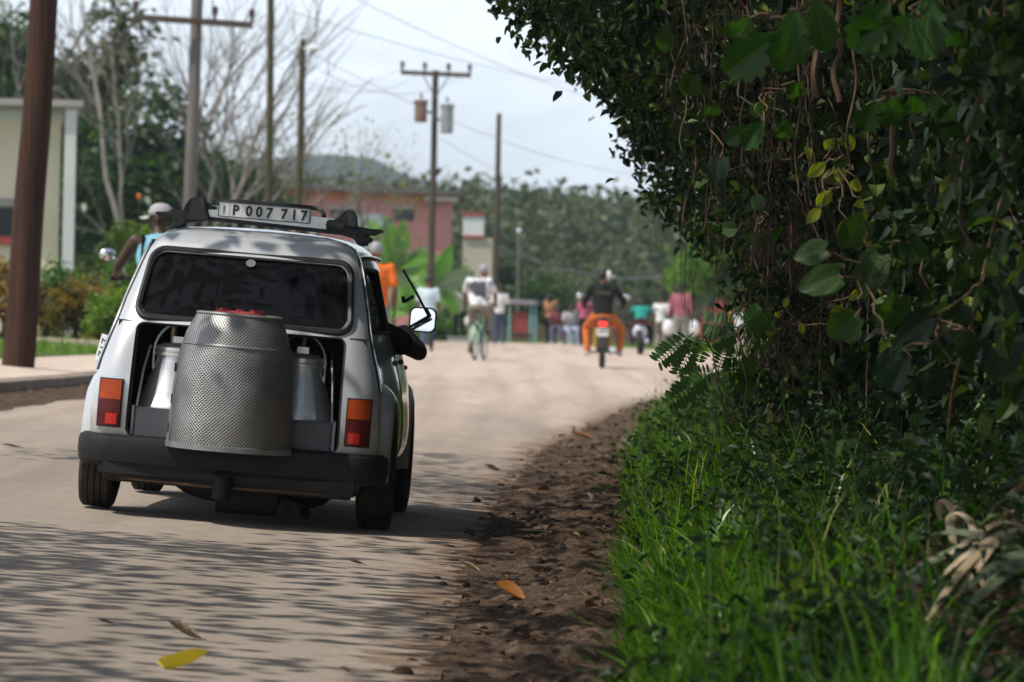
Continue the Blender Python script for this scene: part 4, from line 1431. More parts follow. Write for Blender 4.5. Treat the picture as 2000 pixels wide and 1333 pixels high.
def climber(label, px, py, Y, specs, name='climbing_plant', cat='climber'):
    """specs: (dx,dy in photo px, leaf length m, heading deg in the picture (0 up, 90 right), kind, material)"""
    c = at(px, py, Y)
    e = thing(name, label, cat, c)
    st = MB()
    for i, (dx, dy, L, hd, kind, mat) in enumerate(specs):
        off = Vector((dx * Y / FPX, rng.uniform(-.15, .15), -dy * Y / FPX))
        V, F = big_leaf(kind, L * .80, rng.uniform(.1, .4), rng.uniform(.1, .35))
        Mr = Matrix.Rotation(R(hd), 4, 'Y') @ Matrix.Rotation(R(rng.uniform(-18, 18)), 4, 'Z') @ Matrix.Rotation(R(90 + rng.uniform(-50, 10)), 4, 'X')
        mb = MB(); mb.add([Mr @ v for v in V], F)
        o = leaf_obj(mb, 'leaf', mat, e); o.location = off
        st.tube([p for p in wig((rng.normal(0, .02), .10, .02), off, 8, .06, i + px)], .0032, 5)
    st.build('vine', M_vine, e)
    return e
climber('cut-leaved climber at the top edge, left of two thick vines', 1540, 40, 12.5, [(-70, -10, .19, 205, 'lobed', M_big2), (10, -20, .21, 190, 'lobed', M_big2), (-20, 30, .22, 232, 'lobed', M_big2), (60, -50, .18, 170, 'lobed', M_big2)])
climber('cut-leaved climber at the top edge, right of two thick vines', 1790, 0, 12.5, [(-60, 10, .20, 215, 'lobed', M_big2), (30, -10, .22, 185, 'lobed', M_big2), (80, 20, .18, 160, 'lobed', M_big2), (-20, 40, .2, 230, 'lobed', M_big2), (110, 60, .17, 175, 'heart', M_big1)])
climber('climber with broad heart leaves, brightest green on the dark wall', 1700, 560, 12.8, [(-60, -20, .15, 250, 'heart', M_big1), (20, -60, .16, 205, 'heart', M_big1), (-30, 60, .15, 225, 'heart', M_big1), (60, 20, .15, 190, 'heart', M_big1), (-10, -130, .15, 215, 'heart', M_big1), (70, -90, .14, 160, 'heart', M_big4), (-90, -70, .12, 260, 'heart', M_big1), (40, 130, .12, 200, 'heart', M_big4)])
climber('sprig with sunlit lime colour in its leaves, hanging in the middle of the dark wall', 1640, 320, 16.5, [(-10, -50, .09, 215, 'oval', M_big_sunlit), (20, -60, .09, 170, 'oval', M_big_sunlit), (-30, 0, .10, 230, 'oval', M_big_sunlit), (10, 0, .10, 200, 'oval', M_big_sunlit), (30, 30, .10, 205, 'oval', M_big_sunlit), (-10, 50, .11, 215, 'oval', M_big_sunlit), (40, 70, .09, 200, 'oval', M_big_sunlit), (-40, 90, .09, 225, 'oval', M_big_sunlit), (10, 110, .09, 190, 'oval', M_big_sunlit)])
climber('mid green fringed climber above a bent bare twig', 1510, 190, 17, [(0, 0, .13, 220, 'lobed', M_big2), (40, -30, .13, 160, 'lobed', M_big2), (-20, 50, .15, 215, 'lobed', M_big2), (-40, 60, .14, 240, 'lobed', M_big2), (30, 40, .13, 185, 'lobed', M_big2)])
climber('fringed climber with three drooping leaves under the cut-leaved plants', 1740, 190, 13.5, [(-30, 10, .15, 210, 'lobed', M_big2), (10, 0, .16, 190, 'lobed', M_big2), (50, -10, .15, 170, 'lobed', M_big2), (90, -20, .14, 150, 'lobed', M_big2)])
climber('round leaved shoot standing out on the crown edge above the people', 1490, 430, 18, [(-50, 20, .09, 270, 'round', M_big1), (0, -20, .085, 340, 'round', M_big1), (20, 20, .09, 120, 'round', M_big1), (-20, 30, .08, 220, 'heart', M_big1)])
climber('dark climber with a few large hanging leaves beside the sky', 1350, 180, 18.5, [(0, -30, .15, 190, 'heart', M_big1), (40, 20, .16, 170, 'heart', M_big1), (-50, -130, .17, 185, 'oval', M_big1), (-10, 60, .13, 205, 'heart', M_big4), (60, 130, .15, 200, 'heart', M_big4), (90, 60, .11, 160, 'heart', M_big4)])
climber('blue green climber low on the right of the dark wall', 1840, 640, 12.5, [(-20, -20, .14, 230, 'heart', M_big4), (60, 10, .15, 190, 'heart', M_big4), (-60, 60, .13, 215, 'lobed', M_big4), (20, 80, .14, 200, 'lobed', M_big4), (110, 40, .15, 170, 'heart', M_big4), (100, -120, .13, 180, 'lobed', M_big4)])
climber('shoot with sunlit lime colour in its leaves, at the foot of the trunk stems', 1540, 640, 19, [(-20, -30, .06, 220, 'oval', M_big_sunlit), (0, -60, .06, 200, 'oval', M_big_sunlit), (20, -10, .06, 170, 'oval', M_big_sunlit), (-30, 10, .07, 230, 'oval', M_big_sunlit), (110, -40, .1, 220, 'heart', M_big_sunlit), (130, 0, .09, 200, 'heart', M_big1), (150, -80, .1, 230, 'oval', M_big_sunlit)])

# bent bare twig
mb = MB(); c = at(1441, 190, 17.5); mb.tube([at(*q) - c for q in ((1452, 60, 17.5), (1446, 130, 17.5), (1441, 186, 17.5), (1455, 196, 17.5), (1474, 208, 17.5))], .004, 6)
o = mb.build('bare_twig', M_palebark, None); o.location = c; tag(o, 'pale bent bare twig caught in the dark leaves', 'twig')

# ------------------------------------------------------------------ verge grass and undergrowth
n = 19000
Y = 8.8 + (rng.uniform(0, 1, n) ** 1.7) * 44
off = np.abs(rng.normal(0, .30, n)) - .04
clump = np.array([noise.noise((y * 1.1, o_ * 2.5, 3)) for y, o_ in zip(Y, off)])
keep = (clump + .5 * np.array([noise.noise((y * 3.3, o_ * 6, 12)) for y, o_ in zip(Y, off)]) > -.10) & ~((Y < 12.8) & (off > .62))
Y, off, clump = Y[keep], off[keep], clump[keep]
X = XG(Y) + .045 + off + 0.10 * np.array([noise.noise((y * .8, 0, 8)) + .6 * noise.noise((y * 2.7, 4, 8)) for y in Y])
Z = ground_z(X, Y) - .02
H = rng.uniform(.12, .34, len(Y)) * (1 + .9 * np.clip(clump, 0, 1)) * np.clip(.62 + off * 1.2, .55, 1.35)
tall = rng.uniform(0, 1, len(Y)) < .06
H[tall] *= 1.6
gr = blade_cloud('grass', np.stack([X, Y, Z], -1), H, rng.uniform(.0028, .0075, len(Y)), M_grass, None, .45 + .5 * clump + rng.normal(0, .22, len(Y)), .72, (-.32, -.15, 0))
tag(gr, 'lush green grass growing along the foot of the bank', 'grass', None, 'stuff')
# near large blades
n = 800
Y = rng.uniform(8.8, 17, n); off = np.abs(rng.normal(.05, .28, n))
X = XG(Y) + .06 + off; Z = ground_z(X, Y) - .02
gr2 = blade_cloud('tall_grass', np.stack([X, Y, Z], -1), rng.uniform(.20, .42, n), rng.uniform(.005, .010, n), M_grass, None, rng.normal(.55, .22, n), .75, (-.4, -.2, 0), 5)
tag(gr2, 'long broad grass blades arching over at the near end of the verge', 'grass', None, 'stuff')
# leafy undergrowth on the bank
def under_pt():
    Y = 9.5 + rng.uniform(0, 1) ** 1.4 * 42
    off = rng.uniform(.38, 2.0) if rng.uniform() < .91 else rng.uniform(.05, .4)
    x = XG(Y) + off
    if noise.noise((x * 1.2, Y * .8, 6)) < -.25: return None
    if off > .55 and Y < 12.2: 
        if rng.uniform() < .8: return None
    return (x, Y, float(ground_z(x, Y)) + rng.uniform(.03, .18 + .18 * min(1.0, off)))
P5, T5 = clumps(2300, under_pt, .075, 17, .25)
P5[:, 2] = np.maximum(P5[:, 2], ground_z(P5[:, 0], P5[:, 1]) + .01)
us = leaf_cloud('undergrowth', P5, rng.uniform(.022, .060, len(P5)), M_lf_und, None, T5 * .8, wid=.5, droop=.2, up=.7)
tag(us, 'small leaved weeds and seedlings covering the bank', 'undergrowth', None, 'stuff')
# bare fibrous stalks among the weeds
n = 500
Y = 9.5 + rng.uniform(0, 1, n) ** 1.3 * 35; X = XG(Y) + rng.uniform(0, 1.5, n); Z = ground_z(X, Y)
ds = blade_cloud('dry_stalks', np.stack([X, Y, Z], -1), rng.uniform(.15, .45, n), rng.uniform(.0012, .0028, n), M_lf_dry, None, rng.uniform(.4, 1, n), .7)
tag(ds, 'dry stalks standing among the weeds', 'dry stalks', None, 'stuff')

# leaf litter on the dirt
n = 1900
Y = 8.5 + rng.uniform(0, 1, n) ** 1.5 * 42; t = rng.beta(1.6, 1.3, n)
X = XR(Y) + (XG(Y) - XR(Y) + .5) * t - .1
def vz1(x, y): return vz(np.array([x]), np.array([y]))[0]
Z = np.array([vz1(x, y) for x, y in zip(X, Y)]) + .008
ll = leaf_cloud('leaf_litter', np.stack([X, Y, Z], -1), rng.beta(1.2, 4.0, n) * .062 + .007 + (rng.uniform(0, 1, n) < .05) * rng.uniform(.02, .07, n), M_lf_dry, None, rng.beta(1.6, 2.2, n), wid=.55, droop=.0, spread=.22, up=.82, fold=.25)
tag(ll, 'brown leaf litter and crumbs strewn over the dirt verge', 'leaf litter', None, 'stuff')
# clods
mb = MB()
for k in range(420):
    y = 9 + rng.uniform() ** 1.5 * 38; x = float(XR(y)) + rng.uniform(-.12, float(XG(y) - XR(y)) + .2)
    s = rng.uniform(.005, .019) * (1.3 if rng.uniform() < .1 else 1)
    c = Vector((x, y, vz1(x, y) + s * .3))
    n0_ = len(mb.v); mb.ball(c, (s * rng.uniform(.7, 1.5), s * rng.uniform(.7, 1.5), s * rng.uniform(.5, .9)), 7, 5)
    for i in range(n0_, len(mb.v)):
        q = Vector(mb.v[i]); mb.v[i] = tuple(c + (q - c) * (1 + .35 * noise.noise(q * 60)))
tag(mb.build('clods', M_dirt, None, True, 80, False), 'small clods and crumbs of earth on the dirt verge', 'clods', None, 'stuff')

# ------------------------------------------------------------------ feathery saplings, weeds and fronds on the bank
def pinnate(L, n, ll, w_=.36):
    """a feather leaf along +y: rachis and paired leaflets"""
    mb = MB(); pts = []
    for i in range(14):
        t = i / 13; pts.append(Vector((0, L * t, -.22 * L * t * t)))
    mb.tube(pts, list(np.linspace(.003, .001, 14)), 5)
    for k in range(n):
        t = .18 + .82 * k / (n - 1)
        p = Vector((0, L * t, -.22 * L * t * t))
        for s in (-1, 1):
            l_ = ll * (1 - .45 * abs(t - .5)) * rng.uniform(.85, 1.1)
            d = Vector((s * .86, .42, -.30 + rng.normal(0, .1))).normalized(); q = Vector((-.42 * s, .86, 0)).normalized() * (w_ * .5 * l_)
            n_ = Vector((0, 0, .06 * l_))
            mb.add([p, p + d * l_ * .35 + q, p + d * l_ * .8 + q * .8, p + d * l_, p + d * l_ * .8 - q * .8 + n_, p + d * l_ * .35 - q + n_], [(0, 1, 2, 3), (0, 3, 4, 5)])
    return mb
M_sap = mat_bigleaf('sapling leaflet', (.018, .055, .012), (.045, .10, .018))
def sapling(label, px, py, Y, fronds, stem_to):
    c = at(px, py, Y)
    e = thing('feather_leaved_sapling', label, 'sapling', c)
    st = MB(); st.tube(wig((0, 0, 0), (at(*stem_to, Y) - c), 10, .05, px), .004, 6)
    st.build('stem', M_vine, e)
    for dx, dy, L, hd, tilt in fronds:
        o = pinnate(L, 10, L * .30).build('frond', M_sap, e, False, weld=False)
        o.location = Vector((dx * Y / FPX, 0, -dy * Y / FPX))
        o.rotation_euler = (Matrix.Rotation(R(hd), 3, 'Y') @ Matrix.Rotation(R(90 - tilt), 3, 'X')).to_euler()
    return e
sapling('feather leaved sapling leaning furthest out over the pale road', 1375, 655, 18.5, [(-20, -5, .22, 228, 25), (-10, 0, .20, 205, 20), (0, 0, .17, 190, 40), (40, -15, .25, 285, 60), (70, -20, .24, 60, 50)], (1440, 830))
sapling('feather leaved sapling with a wide flat leaf below the hanging vines', 1440, 640, 19.5, [(0, 0, .26, 280, 50), (0, 0, .25, 75, 40), (10, 0, .22, 240, 40), (30, 10, .20, 130, 50)], (1470, 830))
sapling('low feather leaved sapling in front of the pale road edge', 1400, 730, 20.5, [(-10, 0, .26, 232, 20), (0, 0, .24, 262, 40), (10, -6, .26, 85, 40), (20, 0, .24, 120, 40), (0, 0, .2, 20, 30)], (1430, 850))

def weed(label, px, py, Y, n, L, kind, mat, name='broad_leaved_weed'):
    c = at(px, py, Y); c.z = float(ground_z(c.x, c.y))
    e = thing(name, label, 'weed', c)
    h = at(px, py, Y).z - c.z
    st = MB(); st.tube(wig((0, 0, -.03), (0, 0, h), 8, .05, px), .0035, 6); st.build('stem', M_vine, e)
    for k in range(n):
        V, F = big_leaf(kind, L * rng.uniform(.75, 1.15), rng.uniform(.2, .5), .2)
        Mr = Matrix.Rotation(R(360 * k / n + rng.uniform(-25, 25)), 4, 'Z') @ Matrix.Rotation(R(rng.uniform(-5, 45)), 4, 'X')
        mb = MB(); mb.add([Mr @ v for v in V], F); o = leaf_obj(mb, 'leaf', mat, e); o.location = (0, 0, h * rng.uniform(.65, 1))
weed('broad leaved weed with two pale green leaves behind the dry fronds', 1790, 1035, 12.5, 6, .13, 'oval', M_big1)
weed('broad leaved weed in the middle of the long grass', 1620, 1055, 13, 7, .12, 'heart', M_big1)
weed('yellow green star shaped weed above the dry fronds', 1955, 1095, 12, 7, .10, 'oval', M_big2)
weed('leafy weed behind the long grass, right of a dark hollow', 1690, 1010, 13.4, 7, .11, 'oval', M_big1)
weed('young weed with upright leaves high on the right of the bank', 1920, 1010, 12.8, 7, .10, 'oval', M_big2)
weed('pale weed drooping over the dark hollow', 1660, 1150, 11.5, 6, .12, 'heart', M_big4)

# dry palm fronds heaped at the right
M_frond = mat_leaf('dry palm blade', [(0, (.06, .085, .04)), (.35, (.13, .15, .085)), (.6, (.30, .23, .14)), (1, (.46, .37, .24))], .6, .12, (1, .95, .8), .3)
def strip_frond(label, base, tips, w_, tones, group=None):
    c = base + Vector((0, 0, .10)); tips = [t + Vector((0, 0, .09)) for t in tips]; w_ = w_ * .85
    e = thing('dry_palm_frond', label, 'palm frond', c)
    for tip, tn in zip(tips, tones):
        d = tip - c; s = d.cross(Vector((0, 0, 1))).normalized()
        V = []; k = 9
        for i in range(k + 1):
            t = i / k
            p = d * t + Vector((0, 0, .05 * math.sin(math.pi * t))) + s * .012 * math.sin(5 * t + tn * 9)
            ww = w_ * (math.sin(math.pi * (t * .9 + .06)) ** .6)
            V += [p - s * ww, p + Vector((0, 0, ww * .5)), p + s * ww]
        F = []
        for i in range(k):
            for j in (0, 1): F.append((i * 3 + j, i * 3 + j + 1, i * 3 + 4 + j, i * 3 + 3 + j))
        arr = np.array([tuple(p) for p in V])
        np_mesh('blade', arr, np.array(F), M_frond, np.full(len(V), tn), e)
    return e
Yb = 11.3
strip_frond('straw coloured dead palm frond fanning out over the dry heap', at(2030, 1120, Yb), [at(1840, 1165, Yb - .3), at(1830, 1215, Yb - .5), at(1860, 1240, Yb - .6), at(1700, 1250, Yb - .2), at(1800, 1290, Yb - .8), at(1920, 1110, Yb + .2)], .016, [.8, .95, .7, .3, .6, .55])
strip_frond('grey green dead palm frond lying under the straw coloured one', at(2050, 1190, Yb - .4), [at(1880, 1230, Yb - .6), at(1760, 1135, Yb + .2), at(1720, 1225, Yb), at(1900, 1260, Yb - .8), at(1860, 1190, Yb - .2)], .030, [.15, .3, .25, .2, .1])
strip_frond('short dead frond with two upright tan husks', at(1850, 1095, Yb + .4), [at(1905, 1150, Yb), at(1885, 1110, Yb + .4), at(1838, 1085, Yb + .5), at(1870, 1160, Yb)], .014, [.85, .6, .8, .5])
# dry litter and moss on the mound under the fronds
n = 1500
Xm = rng.normal(1.25, .32, n); Ym = rng.normal(11.2, .9, n); ok = (Xm > XG(Ym) + .35) & (Ym > 9)
Xm, Ym = Xm[ok], Ym[ok]
tag(leaf_cloud('dry_litter', np.stack([Xm, Ym, ground_z(Xm, Ym) + .01], -1), rng.uniform(.015, .05, len(Xm)), M_lf_dry, None, rng.beta(1.3, 2.8, len(Xm)), wid=.4, droop=0, spread=.3, up=.8), 'brown dry litter on the mound under the dead fronds', 'litter', None, 'stuff')
n = 1700
Xm = rng.normal(1.2, .35, n); Ym = rng.normal(10.9, .9, n); ok = (Xm > XG(Ym) + .3) & (Ym > 9)
Xm, Ym = Xm[ok], Ym[ok]
tag(leaf_cloud('moss_weeds', np.stack([Xm, Ym, ground_z(Xm, Ym) + rng.uniform(.01, .06, len(Xm))], -1), rng.uniform(.015, .04, len(Xm)), M_lf_und, None, rng.uniform(.2, 1, len(Xm)), wid=.5, droop=.1, up=.7), 'low green weeds creeping over the mound at the near right', 'weeds', None, 'stuff')
# short stick in the grass
mb = MB(); c = at(1520, 1270, 10); mb.tube([at(*q) - c for q in ((1512, 1255, 10), (1522, 1285, 10), (1540, 1300, 9.9), (1560, 1340, 9.8))], .006, 7)
o = mb.build('stick', M_palebark, None); o.location = c; tag(o, 'crooked pale stick lying in the near grass', 'stick')

# ------------------------------------------------------------------ single leaves and bits on the road
def road_pt(px, py):
    lo, hi = 5.0, 60.0
    for _ in range(50):
        m = (lo + hi) / 2; p = at(px, py, m)
        zz = float(road_z(p.x, p.y)) if p.x < XR(p.y) else vz1(p.x, p.y)
        if p.z > zz: lo = m
        else: hi = m
    return at(px, py, (lo + hi) / 2)
def fallen(label, px, py, L, turn, tone_a, tone_b, curl=.5, kind='oval', name='fallen_leaf', lift=0.0, tilt=0):
    c = road_pt(px, py)
    V, F = big_leaf(kind, L, -curl * .5, curl)
    Mr = Matrix.Rotation(R(turn), 4, 'Z') @ Matrix.Rotation(R(tilt), 4, 'Y')
    mb = MB(); V = [Mr @ (v - Vector((0, L * .5, 0))) for v in V]; zmin = min(v.z for v in V)
    mb.add([v - Vector((0, 0, zmin - .004)) for v in V], F)
    st = [Mr @ Vector((0, -L * .5, 0)) - Vector((0, 0, zmin - .006)), Mr @ Vector((.02 * L, -L * .78, -.02)) - Vector((0, 0, zmin - .012))]
    mb.tube(st, .0016, 5)
    o = mb.build(name, mat_bigleaf(label[:24], tone_a, tone_b, .15), None, True, 80); o.location = c + Vector((0, 0, lift))
    tag(o, label, 'leaf')
fallen('curled yellow leaf lying on the near asphalt', 365, 1310, .115, -82, (.26, .17, .012), (.42, .33, .03), .8, 'heart', tilt=-12)
fallen('shrivelled brown leaf lying on the asphalt beyond the yellow one', 362, 1250, .095, 80, (.05, .035, .022), (.14, .10, .065), .9, 'lobed')
fallen('orange brown leaf lying on the dirt verge', 1000, 1172, .10, 62, (.06, .022, .006), (.24, .085, .008), 1.1, 'oval', tilt=-25)
fallen('pale green leaf strip lying on the dirt verge', 985, 1215, .05, 85, (.22, .30, .14), (.30, .36, .18), .1)
fallen('pale tan leaf lying flat on the dirt verge level with the tyres', 1042, 1041, .16, 86, (.30, .25, .12), (.42, .36, .20), .1)
fallen('dark brown leaf on the asphalt behind the right rear tyre', 695, 1104, .06, 80, (.035, .018, .012), (.06, .03, .02), .5)
fallen('dark curled leaf on the asphalt nearest the dirt, past the car', 962, 922, .10, 75, (.03, .018, .012), (.06, .04, .03), .8)
fallen('small dark leaf on the left edge of the picture', 22, 875, .11, 85, (.03, .02, .014), (.06, .04, .03), .3)
fallen('grey twig-like leaf on the asphalt left of the brown one', 205, 1221, .045, 85, (.04, .03, .02), (.07, .05, .04), .6)
fallen('tiny bent leaf on the asphalt right of the yellow one', 676, 1317, .036, 70, (.05, .03, .02), (.09, .06, .04), .8)
fallen('grey curled leaf at the asphalt edge beside the dirt', 918, 1117, .07, 78, (.12, .09, .06), (.2, .16, .11), .9)
fallen('reddish brown leaf on the sunlit dirt far along the verge', 1138, 858, .20, 70, (.12, .045, .02), (.2, .08, .03), .5)
fallen('white scrap of leaf by the grass far along the verge', 1222, 875, .22, 20, (.5, .45, .38), (.6, .55, .48), .3, tilt=35)
# ------------------------------------------------------------------ people
def remesh(mb, voxel, smooth=4, name='tmp'):
    me = mb.mesh(name, M_black, True, 180)
    o = bpy.data.objects.new(name, me)
    m = o.modifiers.new('r', 'REMESH'); m.mode = 'VOXEL'; m.voxel_size = voxel; m.use_smooth_shade = True
    s = o.modifiers.new('s', 'SMOOTH'); s.iterations = smooth; s.factor = .5
    from_modifiers_quick(o)
    me = o.data
    bpy.data.objects.remove(o, do_unlink=True)
    return me

def limb(mb, a, b, ra, rb, n=10):
    a, b = Vector(a), Vector(b)
    mid = a.lerp(b, .4)
    mb.tube([a, a.lerp(b, .2), mid, a.lerp(b, .75), b], [ra, ra * 1.04, ra * .55 + rb * .5, ra * .25 + rb * .78, rb], n)
    mb.ball(a, (ra, ra, ra), 10, 7); mb.ball(b, (rb, rb, rb), 10, 7)

def hand(mb, wrist, d, palm_n, side, L=.175, curl=.5):
    """palm, four unequal bent fingers and a thumb; d along the hand, palm_n out of the palm, side towards the thumb"""
    d = Vector(d).normalized(); pn = Vector(palm_n); pn = (pn - d * pn.dot(d)).normalized(); sd = Vector(side); sd = (sd - d * sd.dot(d) - pn * sd.dot(pn)).normalized()
    w0 = Vector(wrist); pl = L * .5
    M = Matrix((sd, d, pn)).transposed()
    mb.ball(w0 + d * pl * .55, (L * .235, pl * .62, L * .085), 12, 8, 0, M)
    for k, (s, l_) in enumerate(((.17, .88), (.055, 1.0), (-.06, .93), (-.165, .72))):
        b = w0 + d * pl * .95 + sd * s * L
        fl = L * .47 * l_
        pts = [b]; dd = d.copy()
        for j, f in enumerate((.45, .32, .23)):
            an = curl * (.55 + .5 * j)
            dv = d * math.cos(an * (j + .6)) + pn * math.sin(an * (j + .6))
            pts.append(pts[-1] + dv * fl * f)
        mb.tube(pts, [L * .052, L * .050, L * .044, L * .034], 7)
        mb.ball(pts[-1], (L * .034,) * 3, 6, 5)
    b = w0 + d * pl * .3 + sd * L * .18
    pts = [b, b + (d * .55 + sd * .75 + pn * .15).normalized() * L * .2, b + (d * .55 + sd * .75 + pn * .15).normalized() * L * .2 + (d * .85 + sd * .2 + pn * .45).normalized() * L * .17]
    mb.tube(pts, [L * .065, L * .058, L * .042], 7); mb.ball(pts[-1], (L * .042,) * 3, 6, 5)

STAND = dict(pelvis=(0, 0, .93), waist=(0, 0, 1.06), chest=(0, .0, 1.27), neck=(0, -.005, 1.445), head=(0, .02, 1.60),
             shL=(-.185, 0, 1.395), shR=(.185, 0, 1.395), elL=(-.24, -.03, 1.11), elR=(.24, -.03, 1.11), wrL=(-.255, .06, .865), wrR=(.255, .06, .865),
             hipL=(-.09, 0, .90), hipR=(.09, 0, .90), knL=(-.10, .02, .49), knR=(.10, .02, .49), anL=(-.105, -.03, .085), anR=(.105, -.03, .085))

def person(label, loc, rz, skin, shirt, trousers, shoes, pose=None, hair=None, cap=None, sleeve='short', look=0.0, voxel=.017, scale=1.0, build=1.0, group=None, extra=None, grip=1.1, trouser_leg=1.0):
    J = {k: Vector(v) for k, v in STAND.items()}
    for k, v in (pose or {}).items(): J[k] = Vector(v)
    e = thing('person', label, 'person', loc, rz, group)
    e.scale = (scale,) * 3
    right = (J['shR'] - J['shL']).normalized(); up = (J['neck'] - J['pelvis']).normalized(); fw = up.cross(right).normalized()
    # ---- body: one continuous skin
    b = MB()
    hd = J['head']; nk = J['neck']
    Mh = Matrix.Rotation(R(look), 3, 'Z')
    def H(p): return hd + Mh @ Vector(p)
    limb(b, nk - Vector((0, 0, .03)), hd - Vector((0, 0, .05)), .058, .054)
    b.ball(H((0, -.008, .025)), (.077, .094, .098), 16, 11, 0, Mh)
    b.ball(H((0, .022, -.045)), (.058, .068, .075), 14, 9, 0, Mh)
    b.ball(H((0, .096, -.022)), (.013, .018, .022), 8, 6, 0, Mh)
    b.ball(H((0, .078, .012)), (.045, .016, .014), 8, 6, 0, Mh)
    for s in (-1, 1): b.ball(H((s * .078, -.005, -.015)), (.012, .02, .034), 8, 6, 0, Mh)
    # torso under the clothes
    def torso(mb, grow, top=True, z0=0, sh=1.0):
        rows = []
        spine = [(J['pelvis'] - up * .06, .150, .105), (J['pelvis'], .160, .118), (J['waist'], .142, .105), (J['waist'].lerp(J['chest'], .5), .158, .112), (J['chest'], .176, .118), (J['chest'].lerp(nk, .55), .165, .095), (J['chest'].lerp(nk, .86), .105, .075), (nk, .062, .06)]
        for c, a, d_ in spine[z0:]:
            rows.append([c + right * ((a * build + grow) * math.cos(q)) + fw * ((d_ * build + grow) * math.sin(q)) for q in np.linspace(0, 2 * math.pi, 25)[:-1]])
        mb.grid(rows, 0, True)
        mb.f.append([len(mb.v) - 24 * len(rows) + j for j in range(24)][::-1]); mb.m.append(0)
        mb.f.append([len(mb.v) - 24 + j for j in range(24)]); mb.m.append(0)
        for s in ('L', 'R'):
            limb(mb, J['chest'].lerp(nk, .5) + right * (-.10 if s == 'L' else .10), (J['chest'].lerp(nk, .5) + right * (-.10 if s == 'L' else .10)).lerp(J['sh' + s], sh), .068 * build + grow, (.058 * build + grow) * (.6 + .4 * sh))
    torso(b, -.006)
    for s in ('L', 'R'):
        limb(b, J['sh' + s], J['el' + s], .050, .040); limb(b, J['el' + s], J['wr' + s], .041, .028)
        limb(b, J['hip' + s], J['kn' + s], .078, .052); limb(b, J['kn' + s], J['an' + s], .054, .036)
    me = remesh(b, voxel)
    # hands and eyes join the same body mesh
    hb = MB()
    for s in ('L', 'R'):
        d = (J['wr' + s] - J['el' + s]).normalized()
        if 'hand' + s in J: d = (J['hand' + s] - J['wr' + s]).normalized()
        inn = right * (1 if s == 'L' else -1)
        pn = inn if abs(d.z) > .6 else Vector((0, 0, -1)) 
        sd = fw if abs(d.z) > .6 else inn
        hand(hb, J['wr' + s] - d * .01, d, pn, sd, .18, grip)
    for s in (-1, 1): hb.ball(H((s * .031, .082, -.002)), (.012, .008, .009), 8, 6, 1, Mh)
    hb.ball(H((0, .079, -.062)), (.024, .010, .007), 8, 6, 2, Mh)
    bm = bmesh.new(); bm.from_mesh(me)
    tmp = hb.mesh('hands', [M_black], True, 180)
    bm.from_mesh(tmp)
    out = bpy.data.meshes.new('body'); bm.to_mesh(out); bm.free()
    out.materials.clear()
    for m_ in (skin, M_eye, M_lip): out.materials.append(m_)
    n1 = len(me.polygons)
    out.polygons.foreach_set('material_index', [0] * n1 + list(hb.m)[:len(tmp.polygons)] + [0] * max(0, len(tmp.polygons) - len(hb.m)))
    out.polygons.foreach_set('use_smooth', [True] * len(out.polygons))
    bo = bpy.data.objects.new('body', out); COL.objects.link(bo); bo.parent = e
    # ---- clothes
    def cloth(mb, name, mat):
        me = remesh(mb, voxel, 3); me.name = name
        nv = len(me.vertices); co = np.zeros(nv * 3, np.float32); no = np.zeros(nv * 3, np.float32)
        me.vertices.foreach_get('co', co); me.vertices.foreach_get('normal', no)
        co = co.reshape(-1, 3); no = no.reshape(-1, 3)
        fo = np.array([noise.noise((a * 14, b_ * 14, c_ * 22)) for a, b_, c_ in co], np.float32)   # folds
        me.vertices.foreach_set('co', (co + no * fo[:, None] * .008).ravel())
        me.materials.clear(); me.materials.append(mat)
        me.polygons.foreach_set('material_index', [0] * len(me.polygons))
        o = bpy.data.objects.new(name, me); COL.objects.link(o); o.parent = e
        return o
    c = MB(); torso(c, .012, sh=.25 if sleeve == 'none' else 1.0)
    f = {'none': 0, 'short': .72, 'long': 1.0}[sleeve]
    for s in ('L', 'R'):
        if f: limb(c, J['sh' + s], J['sh' + s].lerp(J['el' + s], f), .066 * build, .058 * build if f < 1 else .054)
        if sleeve == 'long': limb(c, J['el' + s], J['el' + s].lerp(J['wr' + s], .93), .053, .042)
    cloth(c, 'shirt', shirt)
    c = MB()
    rows = []
    for cc, a, d_ in ((J['pelvis'] + up * .06, .150, .112), (J['pelvis'], .168, .126), (J['pelvis'] - up * .07, .165, .125), (J['pelvis'] - up * .12, .11, .09)):
        rows.append([cc + right * (a * build * math.cos(q)) + fw * (d_ * build * math.sin(q)) for q in np.linspace(0, 2 * math.pi, 25)[:-1]])
    c.grid(rows, 0, True); c.f.append(list(range(24))[::-1]); c.m.append(0); c.f.append([72 + j for j in range(24)]); c.m.append(0)
    for s in ('L', 'R'):
        limb(c, J['hip' + s], J['kn' + s], .096 * build, .070); limb(c, J['kn' + s], J['kn' + s].lerp(J['an' + s], .93 * trouser_leg), .071, .058)
    cloth(c, 'trousers', trousers)
    for s in ('L', 'R'):
        sh = MB(); a = J['an' + s]; dy = Matrix.Rotation(R(-8 if s == 'R' else 8), 3, 'Z')
        rows = []
        for y, w_, h in ((-.075, .02, .05), (-.06, .036, .09), (-.02, .040, .10), (.05, .042, .075), (.12, .046, .055), (.165, .038, .045), (.19, .015, .03)):
            rows.append([a + dy @ Vector((w_ * math.cos(q), y + .03, -.085 + h * .5 * (1 + math.sin(q)))) for q in np.linspace(0, 2 * math.pi, 13)[:-1]])
        sh.grid(rows, 0, True); sh.f.append(list(range(12))); sh.m.append(0); sh.f.append([72 + j for j in range(12)]); sh.m.append(0)
        sh.build('shoe', shoes, e)
